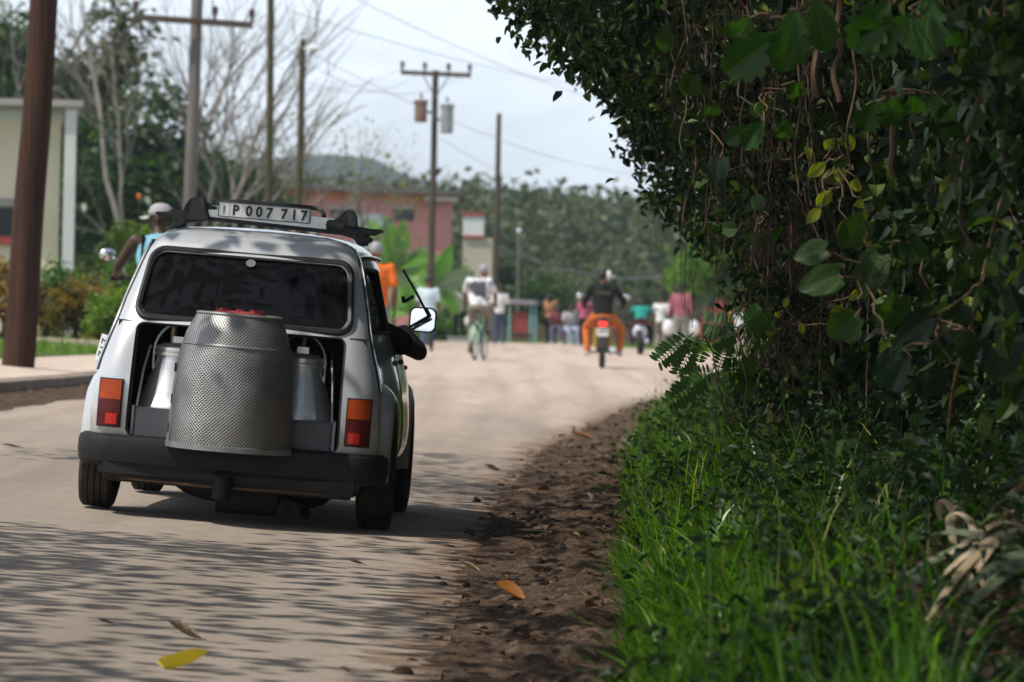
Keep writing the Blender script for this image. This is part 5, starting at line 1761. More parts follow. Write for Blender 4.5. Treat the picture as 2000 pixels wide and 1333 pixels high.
    if hair:
        h = MB(); h.ball(H((0, -.018, .035)), (.084, .096, .098), 16, 11, 0, Mh)
        h.v = [tuple(p) for p in h.v]
        o = h.build('hair', hair, e)
        bm = bmesh.new(); bm.from_mesh(o.data)
        inv = Mh.inverted()
        bmesh.ops.delete(bm, geom=[v for v in bm.verts if (inv @ (v.co - hd)).z < -.035 or ((inv @ (v.co - hd)).y > .055 and (inv @ (v.co - hd)).z < .05)], context='VERTS')
        bm.to_mesh(o.data); bm.free()
        so = o.modifiers.new('s', 'SOLIDIFY'); so.thickness = .012; from_modifiers_quick(o)
    if cap:
        h = MB(); rows = []
        for z, r in ((.018, .093), (.05, .092), (.085, .078), (.108, .05), (.118, .02), (.12, .002)):
            rows.append([H((r * .92 * math.cos(q), -.008 + r * 1.06 * math.sin(q), z)) for q in np.linspace(0, 2 * math.pi, 25)[:-1]])
        h.grid(rows, 0, True)
        pk = []
        for t in (0, .5, 1.0):
            pk.append([H((.072 * s * (1 - .15 * t), .082 + .085 * t * math.sqrt(max(0, 1 - .75 * s * s)) - .02 * abs(s), .022 - .018 * t - .02 * s * s)) for s in np.linspace(-1, 1, 11)])
        h.grid(pk)
        o = h.build('cap', cap, e); so = o.modifiers.new('s', 'SOLIDIFY'); so.thickness = .006; from_modifiers_quick(o)
    if extra: extra(e, J, H)
    return e

def cloth_mat(name, col, var=.2, sc=12): return mat_plain(name, col, .85, 0, var, sc, .1, .15)
M_skin_d = mat_plain('dark brown skin', (.060, .030, .018), .5, 0, .15, 9, 0, .4)
M_skin_m = mat_plain('brown skin', (.17, .085, .05), .5, 0, .12, 9, 0, .4)
M_eye = mat_plain('eye', (.02, .015, .012), .2, 0, .1, 9)
M_lip = mat_plain('lip', (.11, .04, .03), .5, 0, .1, 9)
M_hair = mat_plain('black hair', (.010, .009, .009), .6, 0, .3, 40)
M_greyhair = mat_plain('grey hair', (.30, .30, .30), .7, 0, .2, 40)
M_white = cloth_mat('white cloth', (.72, .72, .72), .08)
M_lblue = cloth_mat('pale blue cloth', (.56, .68, .72), .08)
M_cyan = cloth_mat('light blue cloth', (.20, .44, .54), .1)
M_orange = cloth_mat('orange cloth', (.80, .17, .03), .12)
M_rust = cloth_mat('rust orange cloth', (.50, .14, .035), .2)
M_khaki = cloth_mat('khaki cloth', (.24, .21, .165), .2)
M_greycl = cloth_mat('grey cloth', (.26, .255, .23), .2)
M_blackcl = cloth_mat('black cloth', (.014, .014, .014), .3)
M_jeans = cloth_mat('blue jeans', (.06, .085, .14), .25)
M_tan = cloth_mat('tan cloth', (.36, .18, .10), .2)
M_teal = cloth_mat('teal cloth', (.02, .24, .20), .2)
M_capg = cloth_mat('grey cap', (.36, .34, .35), .15)
M_shoe = mat_plain('dark shoe', (.03, .025, .022), .6, 0, .3, 10)
M_shoew = mat_plain('pale shoe', (.42, .42, .42), .6, 0, .2, 10)
def mat_plaid():
    m = bpy.data.materials.new('red plaid cloth'); g = G(m)
    o = g.obj()
    wv = g.n('ShaderNodeTexWave', wave_type='BANDS', bands_direction='X'); wv.inputs['Scale'].default_value = 4; g.l(o, wv.inputs['Vector'])
    wz = g.n('ShaderNodeTexWave', wave_type='BANDS', bands_direction='Z'); wz.inputs['Scale'].default_value = 4; g.l(o, wz.inputs['Vector'])
    f = g.math('MULTIPLY', g.math('ADD', wv.outputs['Fac'], wz.outputs['Fac']), .5)
    rp = g.ramp(f, [(.25, (.12, .02, .035)), (.55, (.34, .07, .10)), (.85, (.50, .28, .30))])
    g.done(g.pbsdf(rp.outputs[0], .85, 0, None, .15)); return m
M_plaid = mat_plaid()
def mat_print():
    m = bpy.data.materials.new('white cloth with dark print'); g = G(m); o = g.obj()
    n_ = g.noise(7, 3, .5, o); rp = g.ramp(n_.outputs['Fac'], [(.50, (.74, .73, .75)), (.56, (.40, .39, .42)), (.66, (.06, .06, .08))])
    g.done(g.pbsdf(rp.outputs[0], .85, 0, None, .15)); return m
M_print = mat_print()

# ------------------------------------------------------------------ motorcycle, bicycle
def torus(mb, c, Rr, r, n=28, k=8, mi=0, axis='X'):
    rows = []
    for i in range(n):
        q = 2 * math.pi * i / n
        row = []
        for j in range(k):
            p = 2 * math.pi * j / k
            rad = Rr + r * math.cos(p); row.append(Vector((c[0] + r * math.sin(p), c[1] + rad * math.cos(q), c[2] + rad * math.sin(q))))
        rows.append(row)
    rows.append(rows[0])
    mb.grid(rows, mi, True)

def wheel2(e, y, z, Rr, r, rimmat, nsp=18):
    mb = MB(); torus(mb, (0, y, z), Rr - r, r); w_ = mb.build('wheel', M_tyre, e)
    mb = MB(); torus(mb, (0, y, z), Rr - 2.1 * r, r * .5)
    mb.tube([(-.05, y, z), (.05, y, z)], .028, 10)
    for i in range(nsp):
        q = 2 * math.pi * i / nsp; mb.tube([((-1) ** i * .03, y + .02 * math.cos(q), z + .02 * math.sin(q)), (0, y + (Rr - 2.2 * r) * math.cos(q), z + (Rr - 2.2 * r) * math.sin(q))], .0022, 4)
    mb.build('rim', rimmat, w_)
    return w_

def motorcycle(label, loc, rz, paint, shock, plate=True, mirrors=True, lit=True):
    e = thing('motorcycle', label, 'motorcycle', loc, rz)
    wheel2(e, -.62, .29, .29, .052, M_alu); wheel2(e, .66, .29, .29, .045, M_alu)
    f = MB()
    f.tube([(0, .52, .86), (0, .30, .80), (0, -.1, .62), (0, -.55, .66), (0, -.72, .70)], .022, 8)
    f.tube([(0, .50, .78), (.0, .34, .38), (0, -.05, .32), (0, -.2, .42), (0, -.1, .62)], .020, 8)
    for s in (-1, 1):
        f.tube([(s * .075, .66, .29), (s * .075, .55, .62), (s * .06, .47, .92)], .02, 8); f.tube([(s * .07, -.2, .4), (s * .08, -.62, .29)], .022, 8)
    f.build('frame', M_darksteel, e)
    m = MB(); m.ball((0, .12, .46), (.14, .2, .12), 12, 8); m.box((0, .17, .60), (.15, .16, .14), (.2, 0, 0)); m.ball((.1, .02, .40), (.06, .11, .1), 10, 7); m.build('engine', M_steel, e)
    m = MB(); m.ball((0, .22, .86), (.14, .27, .11), 16, 10); m.build('tank', paint, e)
    m = MB(); m.ball((0, -.30, .795), (.12, .40, .055), 16, 8); m.build('saddle', M_black, e)
    m = MB(); rows = []
    for q in np.linspace(R(35), R(185), 12): rows.append([Vector((x, -.62 + .345 * math.cos(q), .29 + .345 * math.sin(q) + (.012 if abs(x) < .05 else 0))) for x in np.linspace(-.075, .075, 5)])
    m.grid(rows); m.box((0, -.74, .745), (.13, .22, .05)); m.build('rear_mudguard', paint, e)
    m = MB(); rows = []
    for q in np.linspace(R(20), R(160), 10): rows.append([Vector((x, .66 + .335 * math.cos(q), .29 + .335 * math.sin(q))) for x in np.linspace(-.06, .06, 4)])
    m.grid(rows); m.build('front_mudguard', paint, e)
    for s in (-1, 1):
        m = MB(); pts = [Vector((s * .115, -.60, .32)), Vector((s * .115, -.47, .70))]
        m.tube(pts, .016, 8)
        for i in range(9): 
            p = pts[0].lerp(pts[1], .15 + .075 * i); m.tube([p - (pts[1] - pts[0]) * .018, p + (pts[1] - pts[0]) * .018], .038, 10)
        m.build('shock_absorber', shock, e)
    m = MB(); m.tube([(.11, .2, .34), (.14, -.1, .27), (.15, -.3, .27)], .024, 8); m.tube([(.15, -.3, .27), (.16, -.82, .33)], .045, 12); m.build('exhaust', M_chrome, e)
    m = MB(); m.tube([(-.36, .38, 1.02), (-.20, .42, 1.03), (-.08, .48, .96), (.08, .48, .96), (.20, .42, 1.03), (.36, .38, 1.02)], .013, 8)
    for s in (-1, 1): m.tube([(s * .37, .375, 1.02), (s * .25, .40, 1.03)], .02, 8)
    m.build('handlebar', M_black, e)
    m = MB(); m.ball((0, .60, .90), (.09, .08, .09), 12, 8); m.build('headlamp', M_chrome, e)
    m = MB(); m.box((0, -.845, .745), (.16, .06, .085)); bevel(m.build('tail_light', M_lit if lit else M_redlens, e), .02)
    for s in (-1, 1):
        m = MB(); m.tube([(s * .08, -.74, .70), (s * .17, -.76, .70)], .008, 6); m.ball((s * .19, -.76, .70), (.03, .03, .022), 9, 6); m.build('indicator', M_amber, e)
        if mirrors:
            m = MB(); m.tube([(s * .24, .41, 1.04), (s * .28, .42, 1.14), (s * .36, .42, 1.20)], .007, 6); m.ball((s * .39, .42, 1.21), (.068, .02, .05), 12, 8); m.build('mirror', M_chrome, e)
    if plate:
        m = MB(); m.box((0, -.86, .61), (.19, .008, .135), (R(-12), 0, 0)); p = m.build('number_plate', M_plate, e, False)
        m = MB()
        for i, x in enumerate((-.06, -.03, .0, .03, .06)): m.box((x, -.8665, .625 - .0), (.018, .004, .036), (R(-12), 0, 0))
        m.build('plate_marks', M_ink, p, False)
    for s in (-1, 1):
        m = MB(); m.tube([(s * .06, -.02, .27), (s * .26, -.02, .26)], .016, 8); m.build('footpeg', M_black, e)
    return e
M_lit = bpy.data.materials.new('lit brake lamp')
_g = G(M_lit); _b = _g.pbsdf((.7, .02, .015), .3); _b.inputs['Emission Color'].default_value = (1, .05, .03, 1); _b.inputs['Emission Strength'].default_value = 1.6; _g.done(_b)
M_yellow = mat_plain('yellow paint', (.55, .33, .02), .4, 0, .2, 9)
M_whitep = mat_plain('white bike paint', (.6, .6, .6), .35, 0, .1, 9)
M_mint = mat_plain('mint bicycle paint', (.22, .40, .27), .4, 0, .1, 9)

RIDE = dict(pelvis=(0, -.16, .88), waist=(0, -.14, 1.0), chest=(0, -.08, 1.20), neck=(0, -.05, 1.365), head=(0, -.01, 1.50),
            shL=(-.185, -.06, 1.32), shR=(.185, -.06, 1.32), elL=(-.30, .08, 1.10), elR=(.30, .08, 1.10), wrL=(-.32, .30, 1.05), wrR=(.32, .30, 1.05), handL=(-.32, .4, 1.045), handR=(.32, .4, 1.045),
            hipL=(-.10, -.14, .86), hipR=(.10, -.14, .86), knL=(-.25, .22, .64), knR=(.25, .22, .64), anL=(-.22, -.02, .30), anR=(.22, -.02, .30))

def gpt(px, Y, extra=0.0):
    p = at(px, 600, Y); x = p.x
    z = float(road_z(x, Y)) if XL(Y) < x < Xfar(Y) and Y < 134 else float(ground_z(x, Y))
    return Vector((x, Y, z + extra))

# rider in the cap, left of the car
RL = gpt(308, 36)
motorcycle('white and black motorcycle ridden on the left of the car, chrome mirror showing', RL, R(6), M_whitep, M_darksteel)
def strap(e, J, H):
    m = MB(); m.tube([J['shL'] + Vector((.055, -.11, -.16)), J['shL'] + Vector((.06, -.07, .03)), J['shL'] + Vector((.065, .06, .045)), J['shL'] + Vector((.07, .12, -.08))], .022, 8, 0, True, .4)
    m.build('strap', M_blackcl, e)
person('man in grey cap and light blue tank top riding beside the car', RL, R(6), M_skin_d, M_cyan, M_blackcl, M_shoe, dict(RIDE, elL=(-.31, .05, 1.12)), None, M_capg, 'none', 72, .010, 1.0, .96, None, strap)
# main motorcyclist
RM = gpt(1178, 78)
motorcycle('motorcycle with glowing red tail light and yellow shock absorbers on the sandy road', RM, R(-1), M_darksteel, M_yellow)
def visor(e, J, H):
    m = MB(); m.ball(H((.07, .03, .02)), (.05, .10, .085), 12, 8); m.box(H((.10, .12, .01)), (.11, .05, .04), (0, .3, .5)); bevel(m.build('face_guard', M_white, e), .012)
    m = MB(); c = J['chest']; m.ball(J['neck'] + Vector((0, -.07, -.05)), (.10, .06, .09), 12, 8); m.build('hood', M_blackcl, e)
    m = MB()
    for i, x in enumerate(np.linspace(-.11, .11, 9)): m.box(c + Vector((x, -.142, .03)), (.016, .006, .026), (0, 0, -x * .6))
    m.build('back_print', mat_plain('faded yellow print', (.16, .14, .03), .8), e, False)
person('rider in black jacket and orange trousers seen from behind', RM, R(-1), M_skin_m, M_blackcl, M_rust, M_shoew, dict(RIDE, knL=(-.27, .16, .66), knR=(.30, .14, .66), anL=(-.24, -.06, .28), anR=(.28, -.06, .28), elR=(.34, .02, 1.10)), M_hair, None, 'long', -25, .014, 1.03, 1.0, None, visor)

# cyclist
CY = gpt(938, 85)
bike = thing('bicycle', 'mint green bicycle ridden up the sandy road', 'bicycle', CY, R(-9))
wheel2(bike, -.52, .33, .33, .022, M_alu, 24); wheel2(bike, .54, .33, .33, .022, M_alu, 24)
m = MB()
for a, b in (((0, .36, .86), (0, .54, .33)), ((0, .36, .82), (0, -.05, .30)), ((0, .34, .84), (0, -.18, .80)), ((0, -.05, .30), (0, -.22, .90)), ((.05, -.52, .33), (.03, -.05, .30)), ((-.05, -.52, .33), (-.03, -.05, .30)), ((.05, -.52, .33), (0, -.19, .78)), ((-.05, -.52, .33), (0, -.19, .78))): m.tube([a, b], .017, 8)
m.build('frame', M_mint, bike)
m = MB(); m.tube([(-.28, .26, .98), (-.2, .36, 1.0), (0, .38, .96), (.2, .36, 1.0), (.28, .26, .98)], .012, 8); m.build('handlebar', M_chrome, bike)
m = MB(); m.ball((0, -.25, .92), (.09, .14, .04), 12, 7); m.build('saddle', M_black, bike)
m = MB(); m.tube([(-.12, -.05, .30), (.12, -.05, .30)], .01, 6); m.tube([(-.12, -.05, .3), (-.12, -.05, .13)], .01, 6); m.tube([(.12, -.05, .3), (.12, -.05, .47)], .01, 6); m.box((-.16, -.05, .13), (.09, .06, .02)); m.box((.16, -.05, .47), (.09, .06, .02)); m.build('crank', M_steel, bike)
m = MB(); rows = [[Vector((x, -.52 + .355 * math.cos(q), .33 + .355 * math.sin(q))) for x in (-.03, 0, .03)] for q in np.linspace(R(10), R(175), 12)]; m.grid(rows); m.build('mudguard', M_mint, bike)
m = MB(); m.box((0, -.53, .73), (.13, .34, .015)); m.build('rear_carrier', M_steel, bike, False)
def pack(e, J, H):
    m = MB(); m.box(J['chest'] + Vector((.03, -.17, -.04)), (.24, .12, .30)); o = m.build('backpack', cloth_mat('dark backpack', (.10, .10, .12), .5, 18), e, False); bevel(o, .04, 3)
    for s in (-1, 1):
        m = MB(); m.tube([J['chest'] + Vector((s * .10, -.14, .08)), J['neck'] + Vector((s * .11, -.03, .0)), J['chest'] + Vector((s * .12, .13, .02))], .018, 7); m.build('strap', M_blackcl, e)
person('cyclist in white printed shirt, white cap and khaki trousers with a backpack', CY, R(-6), M_skin_m, M_print, M_khaki, M_shoe, dict(RIDE, pelvis=(-.01, -.24, .99), waist=(-.03, -.20, 1.12), chest=(-.03, -.09, 1.33), neck=(.01, -.02, 1.50), head=(.06, .03, 1.645), shL=(-.215, -.05, 1.45), shR=(.165, -.05, 1.45), elL=(-.31, .08, 1.22), elR=(.27, .08, 1.20), wrL=(-.26, .24, 1.03), wrR=(.26, .24, 1.03), handL=(-.26, .34, 1.0), handR=(.26, .34, 1.0), hipL=(-.10, -.22, .97), hipR=(.09, -.22, .97), knL=(-.15, .12, .60), knR=(.13, .20, .75), anL=(-.16, -.09, .23), anR=(.15, -.08, .56)), M_greyhair, M_white, 'short', -15, .014, 1.0, 1.12, None, pack)

# walkers
person('grey haired man in an orange shirt walking ahead of the car', gpt(732, 60), R(8), M_skin_m, M_orange, M_greycl, M_shoe, dict(elR=(.25, -.06, 1.12), wrR=(.26, .03, .88)), M_greyhair, M_capg, 'short', 0, .016, 1.02, 1.05)
person('man in pale blue shirt and dark cap walking by the wing mirror', gpt(836, 101), R(4), M_skin_m, M_lblue, M_jeans, M_shoe, dict(knL=(-.10, .08, .50), anL=(-.10, -.12, .12), knR=(.1, .1, .5), anR=(.1, .14, .085)), M_hair, cloth_mat('navy cap', (.03, .03, .07)), 'short', 0, .018, .95, 1.12)
def bagL(e, J, H):
    m = MB(); m.ball(J['wrL'] + Vector((-.04, .02, -.24)), (.11, .07, .15), 12, 9); m.tube([J['wrL'] + Vector((-.02, .03, -.06)), J['wrL'] + Vector((-.04, .02, -.15))], .012, 6); m.build('carrier_bag', M_white, e)
person('standing man in grey shirt and black trousers holding a white bag', gpt(898, 136), R(160), M_skin_d, M_greycl, M_blackcl, M_shoe, dict(elR=(.27, .02, 1.13), wrR=(.28, .16, .95)), M_hair, None, 'short', 0, .018, 1.02, 1.0, None, bagL)
person('woman in white top and blue jeans behind the cyclist', gpt(976, 122), R(10), M_skin_m, M_white, M_jeans, M_shoew, dict(elL=(-.25, .02, 1.12), wrL=(-.2, .18, .98)), M_hair, None, 'short', 0, .018, .95, .88)
person('person in tan shirt standing before the stall posts', gpt(1076, 133), R(150), M_skin_d, M_tan, M_blackcl, M_shoe, dict(chest=(0, .06, 1.25), neck=(0, .11, 1.41), head=(0, .17, 1.54), wrR=(.2, .3, 1.0)), M_hair, None, 'short', 0, .02, .86, 1.05)
SIT = dict(pelvis=(0, 0, .48), waist=(0, .0, .60), chest=(0, .06, .80), neck=(0, .10, .96), head=(0, .14, 1.10), shL=(-.18, .08, .92), shR=(.18, .08, .92), elL=(-.24, .14, .68), elR=(.24, .14, .68), wrL=(-.16, .32, .60), wrR=(.16, .32, .60), hipL=(-.09, .02, .46), hipR=(.09, .02, .46), knL=(-.13, .42, .48), knR=(.13, .42, .48), anL=(-.12, .40, .085), anR=(.12, .40, .085))
def stool(label, px, Y):
    c = gpt(px, Y); e = thing('stool', label, 'stool', c)
    m = MB(); m.box((0, 0, .36), (.34, .34, .04)); bevel(m.build('seat', M_darkwood, e, False), .01)
    for sx in (-1, 1):
        for sy in (-1, 1):
            m = MB(); m.tube([(sx * .13, sy * .13, .35), (sx * .16, sy * .16, 0)], .016, 7); m.build('leg', M_darkwood, e)
M_darkwood = mat_bark('weathered wood', (.09, .06, .045), (.22, .165, .125), (5, 5, 20), .3)
stool('wooden stool under the person in dark red at the roadside', 1092, 132)
person('seated person in dark red shirt at the roadside beside the tan shirt', gpt(1092, 132), R(170), M_skin_d, cloth_mat('dark red cloth', (.16, .05, .05)), cloth_mat('blue grey cloth', (.12, .14, .2)), M_shoew, SIT, M_hair, None, 'short', 0, .02, .95)
stool('wooden stool under the seated person in lilac', 1114, 130)
person('seated person in lilac clothes nearest the motorcycle rider', gpt(1114, 130), R(195), M_skin_d, cloth_mat('pale grey cloth', (.42, .42, .45)), cloth_mat('lilac cloth', (.36, .38, .52)), M_shoew, SIT, M_hair, None, 'short', 0, .02, .95, 1.1)
m_t = motorcycle('small dark motorcycle far up the road with a pale box on its tail', gpt(1253, 104), R(-4), M_darksteel, M_darksteel, False, False, False)
m = MB(); m.ball((0, -.72, .52), (.16, .14, .17), 12, 8); m.build('tail_box', mat_plain('pale helmet box', (.5, .52, .56), .4), m_t)
person('rider in teal shirt crouched on the far dark motorcycle', gpt(1253, 104), R(-4), M_skin_d, M_teal, M_blackcl, M_shoe, dict(RIDE, chest=(0, .0, 1.10), neck=(0, .10, 1.22), head=(0, .20, 1.28), waist=(0, -.1, .98), shL=(-.18, .06, 1.18), shR=(.18, .06, 1.18)), M_hair, None, 'short', 0, .02, .88)
person('person in white shirt walking beside the man in plaid', gpt(1292, 120), R(-12), M_skin_m, M_white, M_khaki, M_shoe, dict(knL=(-.10, .10, .50), anL=(-.10, -.10, .11)), M_hair, None, 'short', 0, .02, .86)
def bags(e, J, H):
    for s in ('L', 'R'):
        m = MB(); m.ball(J['wr' + s] + Vector((0, .02, -.26)), (.15, .10, .2), 12, 9); m.tube([J['wr' + s] + Vector((0, .03, -.06)), J['wr' + s] + Vector((0, .02, -.13))], .014, 6); m.build('white_sack', M_white, e)
person('man in red plaid shirt carrying a white sack in each hand', gpt(1330, 108), R(-10), M_skin_d, M_plaid, M_greycl, M_shoe, dict(wrL=(-.30, .05, .90), wrR=(.30, .05, .90)), M_hair, None, 'long', 0, .018, .97, 1.1, None, bags)
person('distant person in orange and yellow half hidden by the feathery saplings', gpt(1432, 128), R(-30), M_skin_d, cloth_mat('amber cloth', (.6, .26, .02)), M_greycl, M_shoe, None, M_hair, None, 'short', 0, .022, .8)
person('distant person in pale clothes at the far right of the road', gpt(1446, 126), R(-20), M_skin_m, M_white, cloth_mat('pink grey cloth', (.5, .36, .36)), M_shoe, None, M_hair, None, 'short', 0, .022, .8)
person('woman in pink beside a yellow lamp, left of the rider in black', gpt(1142, 128), R(170), M_skin_d, cloth_mat('pink cloth', (.42, .10, .18)), M_blackcl, M_shoe, None, M_hair, None, 'short', 0, .02, .84)

# driver: a person whose arm rests out of the right window
DRV = dict(pelvis=(.22, .62, .42), waist=(.23, .58, .55), chest=(.26, .56, .76), neck=(.27, .58, .93), head=(.27, .62, 1.06), shL=(.09, .58, .88), shR=(.43, .60, .885), elL=(.05, .80, .68), elR=(0, 0, 0), wrL=(.14, 1.02, .72), wrR=(.60, 1.20, .86), handL=(.16, 1.1, .74), handR=(.58, 1.30, .87), hipL=(.14, .66, .40), hipR=(.30, .66, .40), knL=(.12, 1.05, .50), knR=(.32, 1.05, .50), anL=(.12, 1.38, .32), anR=(.30, 1.38, .32))
el = cl(818, 688, .92); DRV['elR'] = (el.x, .92, el.z)
drv = person('driver in dark shirt resting a bent elbow out of the car window', (0, 0, 0), 0, M_skin_d, M_blackcl, M_jeans, M_shoe, DRV, M_hair, None, 'short', 0, .009, 1.0, .92)
drv.matrix_world = CM.copy()
# ------------------------------------------------------------------ poles and wires
M_polew = mat_bark('brown timber pole', (.020, .010, .007), (.085, .042, .026), (26, 26, .9), .8)
M_polec = mat_bark('grey concrete pole', (.11, .098, .09), (.21, .19, .172), (6, 6, .6), .3)
M_poled = mat_bark('dark timber pole', (.055, .042, .034), (.115, .09, .07), (9, 9, .8), .4)
M_polev = mat_bark('mossy timber pole', (.040, .042, .018), (.10, .085, .042), (8, 8, 3), .5)
M_ins = mat_plain('brown insulator', (.05, .03, .03), .3, 0, .2, 9)
M_wire = mat_plain('power line', (.20, .20, .22), .6, 0, .1, 5)
M_tr1 = mat_plain('rusty transformer', (.26, .17, .14), .7, .2, .3, 4)
M_tr2 = mat_plain('grey transformer', (.34, .37, .39), .6, .2, .15, 4)
def gz(p): return float(ground_z(p.x, p.y))
def pole(label, base_px, top_px, top_py, Y, r0, r1, mat, name='utility_pole', extra=None):
    b = at(base_px, 600, Y); b.z = gz(b) - .1
    t = at(top_px, top_py, Y)
    e = thing(name, label, 'utility pole', b)
    m = MB(); pts = [Vector((0, 0, 0)).lerp(t - b, k / 12) + Vector((.02 * math.sin(k), .0, 0)) * r0 * 2 for k in range(13)]
    m.tube(pts, list(np.linspace(r0, r1, 13)), 16); m.build('shaft', mat, e)
    if extra: extra(e, b, t - b)
    return e
pole('thick brown timber pole at the footpath edge on the left', 36, 92, -60, 42, .152, .125, M_polew)
def arm(px0, py0, px1, py1, Y, ins, mat, braces=True):
    def f(e, b, t):
        a, c = at(px0, py0, Y - .25) - b, at(px1, py1, Y - .25) - b
        m = MB(); d = (c - a); m.box((a + c) / 2, (d.length, .10, .11), (0, -math.atan2(d.z, d.x), 0)); m.build('crossarm', mat, e, False)
        for s in ins:
            p = a.lerp(c, s); m = MB(); m.lathe([(.001, 0), (.03, 0), (.03, .08), (.075, .10), (.04, .14), (.07, .17), (.035, .22), (.001, .24)], 12, 0, Matrix.Translation(p + Vector((0, 0, .06)))); m.build('insulator', M_ins, e)
        if braces:
            for s in (.3, .7):
                m = MB(); mid = a.lerp(c, .5); m.tube([a.lerp(c, s), mid + Vector((0, .1, -.6))], .018, 6); m.build('brace', M_steel, e)
    return f
pole('grey concrete pole with a slanting crossarm before the bare trees', 362, 388, -60, 80, .118, .10, M_polec, extra=arm(262, 34, 494, 50, 80, (.01, .68, .99), M_poled, False))
pole('mossy pole without crossarm, second of the three behind the roof rack', 524, 530, -60, 100, .085, .075, M_polev)
def lamp(e, b, t):
    m = MB(); m.tube([t + Vector((0, -.08, -.2)), t + Vector((.18, -.08, -.16)), t + Vector((.28, -.08, -.17))], .02, 7); m.build('lamp_arm', M_steel, e)
    m = MB(); m.lathe([(.001, .06), (.1, .05), (.22, -.03), (.24, -.05), (.001, -.05)], 18, 0, Matrix.Translation(t + Vector((.24, -.08, -.16)))); m.build('lamp_head', M_whitep, e)
pole('leaning mossy pole with a street lamp at its top', 578, 592, 78, 100, .088, .07, M_polev, 'lamp_pole', lamp)
def trans(e, b, t):
    arm(783, 142, 920, 148, 118, (.02, .34, .68, .98), M_poled)(e, b, t)
    for px, py, mat, h in ((822, 218, M_tr1, .56), (873, 233, M_tr2, .74)):
        c = at(px, py, 117.6) - b
        m = MB(); m.lathe([(.001, -h / 2), (.15, -h / 2), (.16, -h / 2 + .03), (.165, h / 2 - .08), (.19, h / 2 - .07), (.19, h / 2), (.001, h / 2 + .04)], 18, 0, Matrix.Translation(c)); tr = m.build('transformer', mat, e)
        m = MB(); m.lathe([(.02, 0), (.045, .03), (.02, .07), (.04, .1), (.015, .2)], 8, 0, Matrix.Translation(c + Vector((0, 0, h / 2)))); m.build('bushing', M_ins, tr)
        m = MB(); m.box(Vector(((c.x + t.x * .6) / 2, .2, c.z)), (abs(c.x - t.x * .6), .06, .06)); m.build('bracket', M_steel, e, False)
pole('timber pole carrying a crossarm and two transformers', 840, 851, 138, 118, .10, .075, M_poled, extra=trans)
pole('plain dark pole standing right of the transformer pole', 966, 975, 222, 135, .105, .07, M_poled)
pole('thin grey post right of the plain dark pole, small white lamp on top', 1012, 1014, 452, 140, .05, .045, M_polec, 'lamp_post', lambda e, b, t: MB().ball(t, (.08, .08, .1), 10, 7).build('lamp_head', M_whitep, e))
def wire(label, a, b, sag, r=.006):
    m = MB(); pts = [a.lerp(b, t) - Vector((0, 0, sag * 4 * t * (1 - t))) - a for t in np.linspace(0, 1, 25)]
    m.tube(pts, r, 5); o = m.build('power_line', M_wire, None); o.location = a; tag(o, label, 'power line', 'power lines across the sky')
for k, (a, b, s) in enumerate([((264, 26, 80), (786, 134, 118), .9), ((426, 40, 80), (832, 136, 118), .9), ((492, 40, 80), (918, 140, 118), .9),
        ((640, -30, 70), (1500, 230, 160), .8), ((600, 100, 80), (1500, 320, 165), 1.2), ((560, 20, 75), (1500, 180, 150), .6)]):
    wire('thin power line strung across the pale sky', at(*a), at(*b), s)
wire('service wire sloping down from the transformer pole to the far trees', at(858, 270, 118), at(1230, 402, 190), .5)
wire('slack service wire in front of the wooded hill', at(966, 478, 135), at(1400, 512, 175), .8, .03)

# ------------------------------------------------------------------ buildings
M_cream = mat_plain('cream wall', (.76, .66, .50), .9, 0, .12, .8, .1, .2)
M_whitew = mat_plain('white wash', (.66, .66, .64), .9, 0, .1, 1.2, .1, .2)
M_pink = mat_plain('pink wall', (.66, .27, .26), .9, 0, .12, .6, .1, .2)
M_salmon = mat_plain('salmon band', (.62, .22, .12), .9, 0, .15, 1.0, .1, .2)
M_roof = mat_plain('dull roof', (.13, .12, .12), .9, 0, .3, 1.5, .2, .2)
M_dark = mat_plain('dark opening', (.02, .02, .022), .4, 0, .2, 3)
M_redt = mat_plain('red trim', (.34, .05, .045), .7, 0, .15, 2)
M_concr = mat_plain('weathered concrete', (.36, .34, .31), .9, 0, .2, 2.0, .2, .2)
M_beige = mat_plain('beige wall', (.50, .44, .35), .9, 0, .15, 1.0, .1, .2)
M_turq = mat_plain('turquoise paint', (.25, .48, .48), .7, 0, .15, 3)
def bx(e, name, mat, x0, x1, y0, y1, z0, z1, bev=0):
    m = MB(); m.box(((x0 + x1) / 2, (y0 + y1) / 2, (z0 + z1) / 2), (abs(x1 - x0), abs(y1 - y0), abs(z1 - z0))); o = m.build(name, mat, e, False)
    if bev: bevel(o, bev)
    return o
def zat(py, px, Y): return at(px, py, Y).z
# left house
Y = 76.0
hx1 = at(116, 400, Y).x; hx0 = at(-420, 400, Y).x
g0 = float(ground_z(hx1, Y)); H0 = thing('cream_house', 'cream single storey house with a pale corner column on the left', 'house', (hx1, Y, g0), R(6.5))
zt = zat(236, 60, Y) - g0
bx(H0, 'wall', M_cream, hx0 - hx1, 0, 0, 7, -.3, zt)
bx(H0, 'wall_band', M_whitew, hx0 - hx1 - .02, .02, -.03, 7.02, zt, zt + .20)
bx(H0, 'roof', M_concr, hx0 - hx1 - .4, .36, -.55, 7.4, zt + .203, zt + .33, .02)
bx(H0, 'column', M_whitew, .06, .25, -.45, -.26, -.3, zt + .2, .01)
wnd = bx(H0, 'window', M_dark, at(-90, 0, Y).x - hx1, at(46, 0, Y).x - hx1, -.02, .2, zat(468, 10, Y) - g0, zat(405, 10, Y) - g0)
bx(wnd, 'lintel', M_concr, at(-100, 0, Y).x - hx1, at(52, 0, Y).x - hx1, -.05, .1, zat(402, 10, Y) - g0, zat(388, 10, Y) - g0)
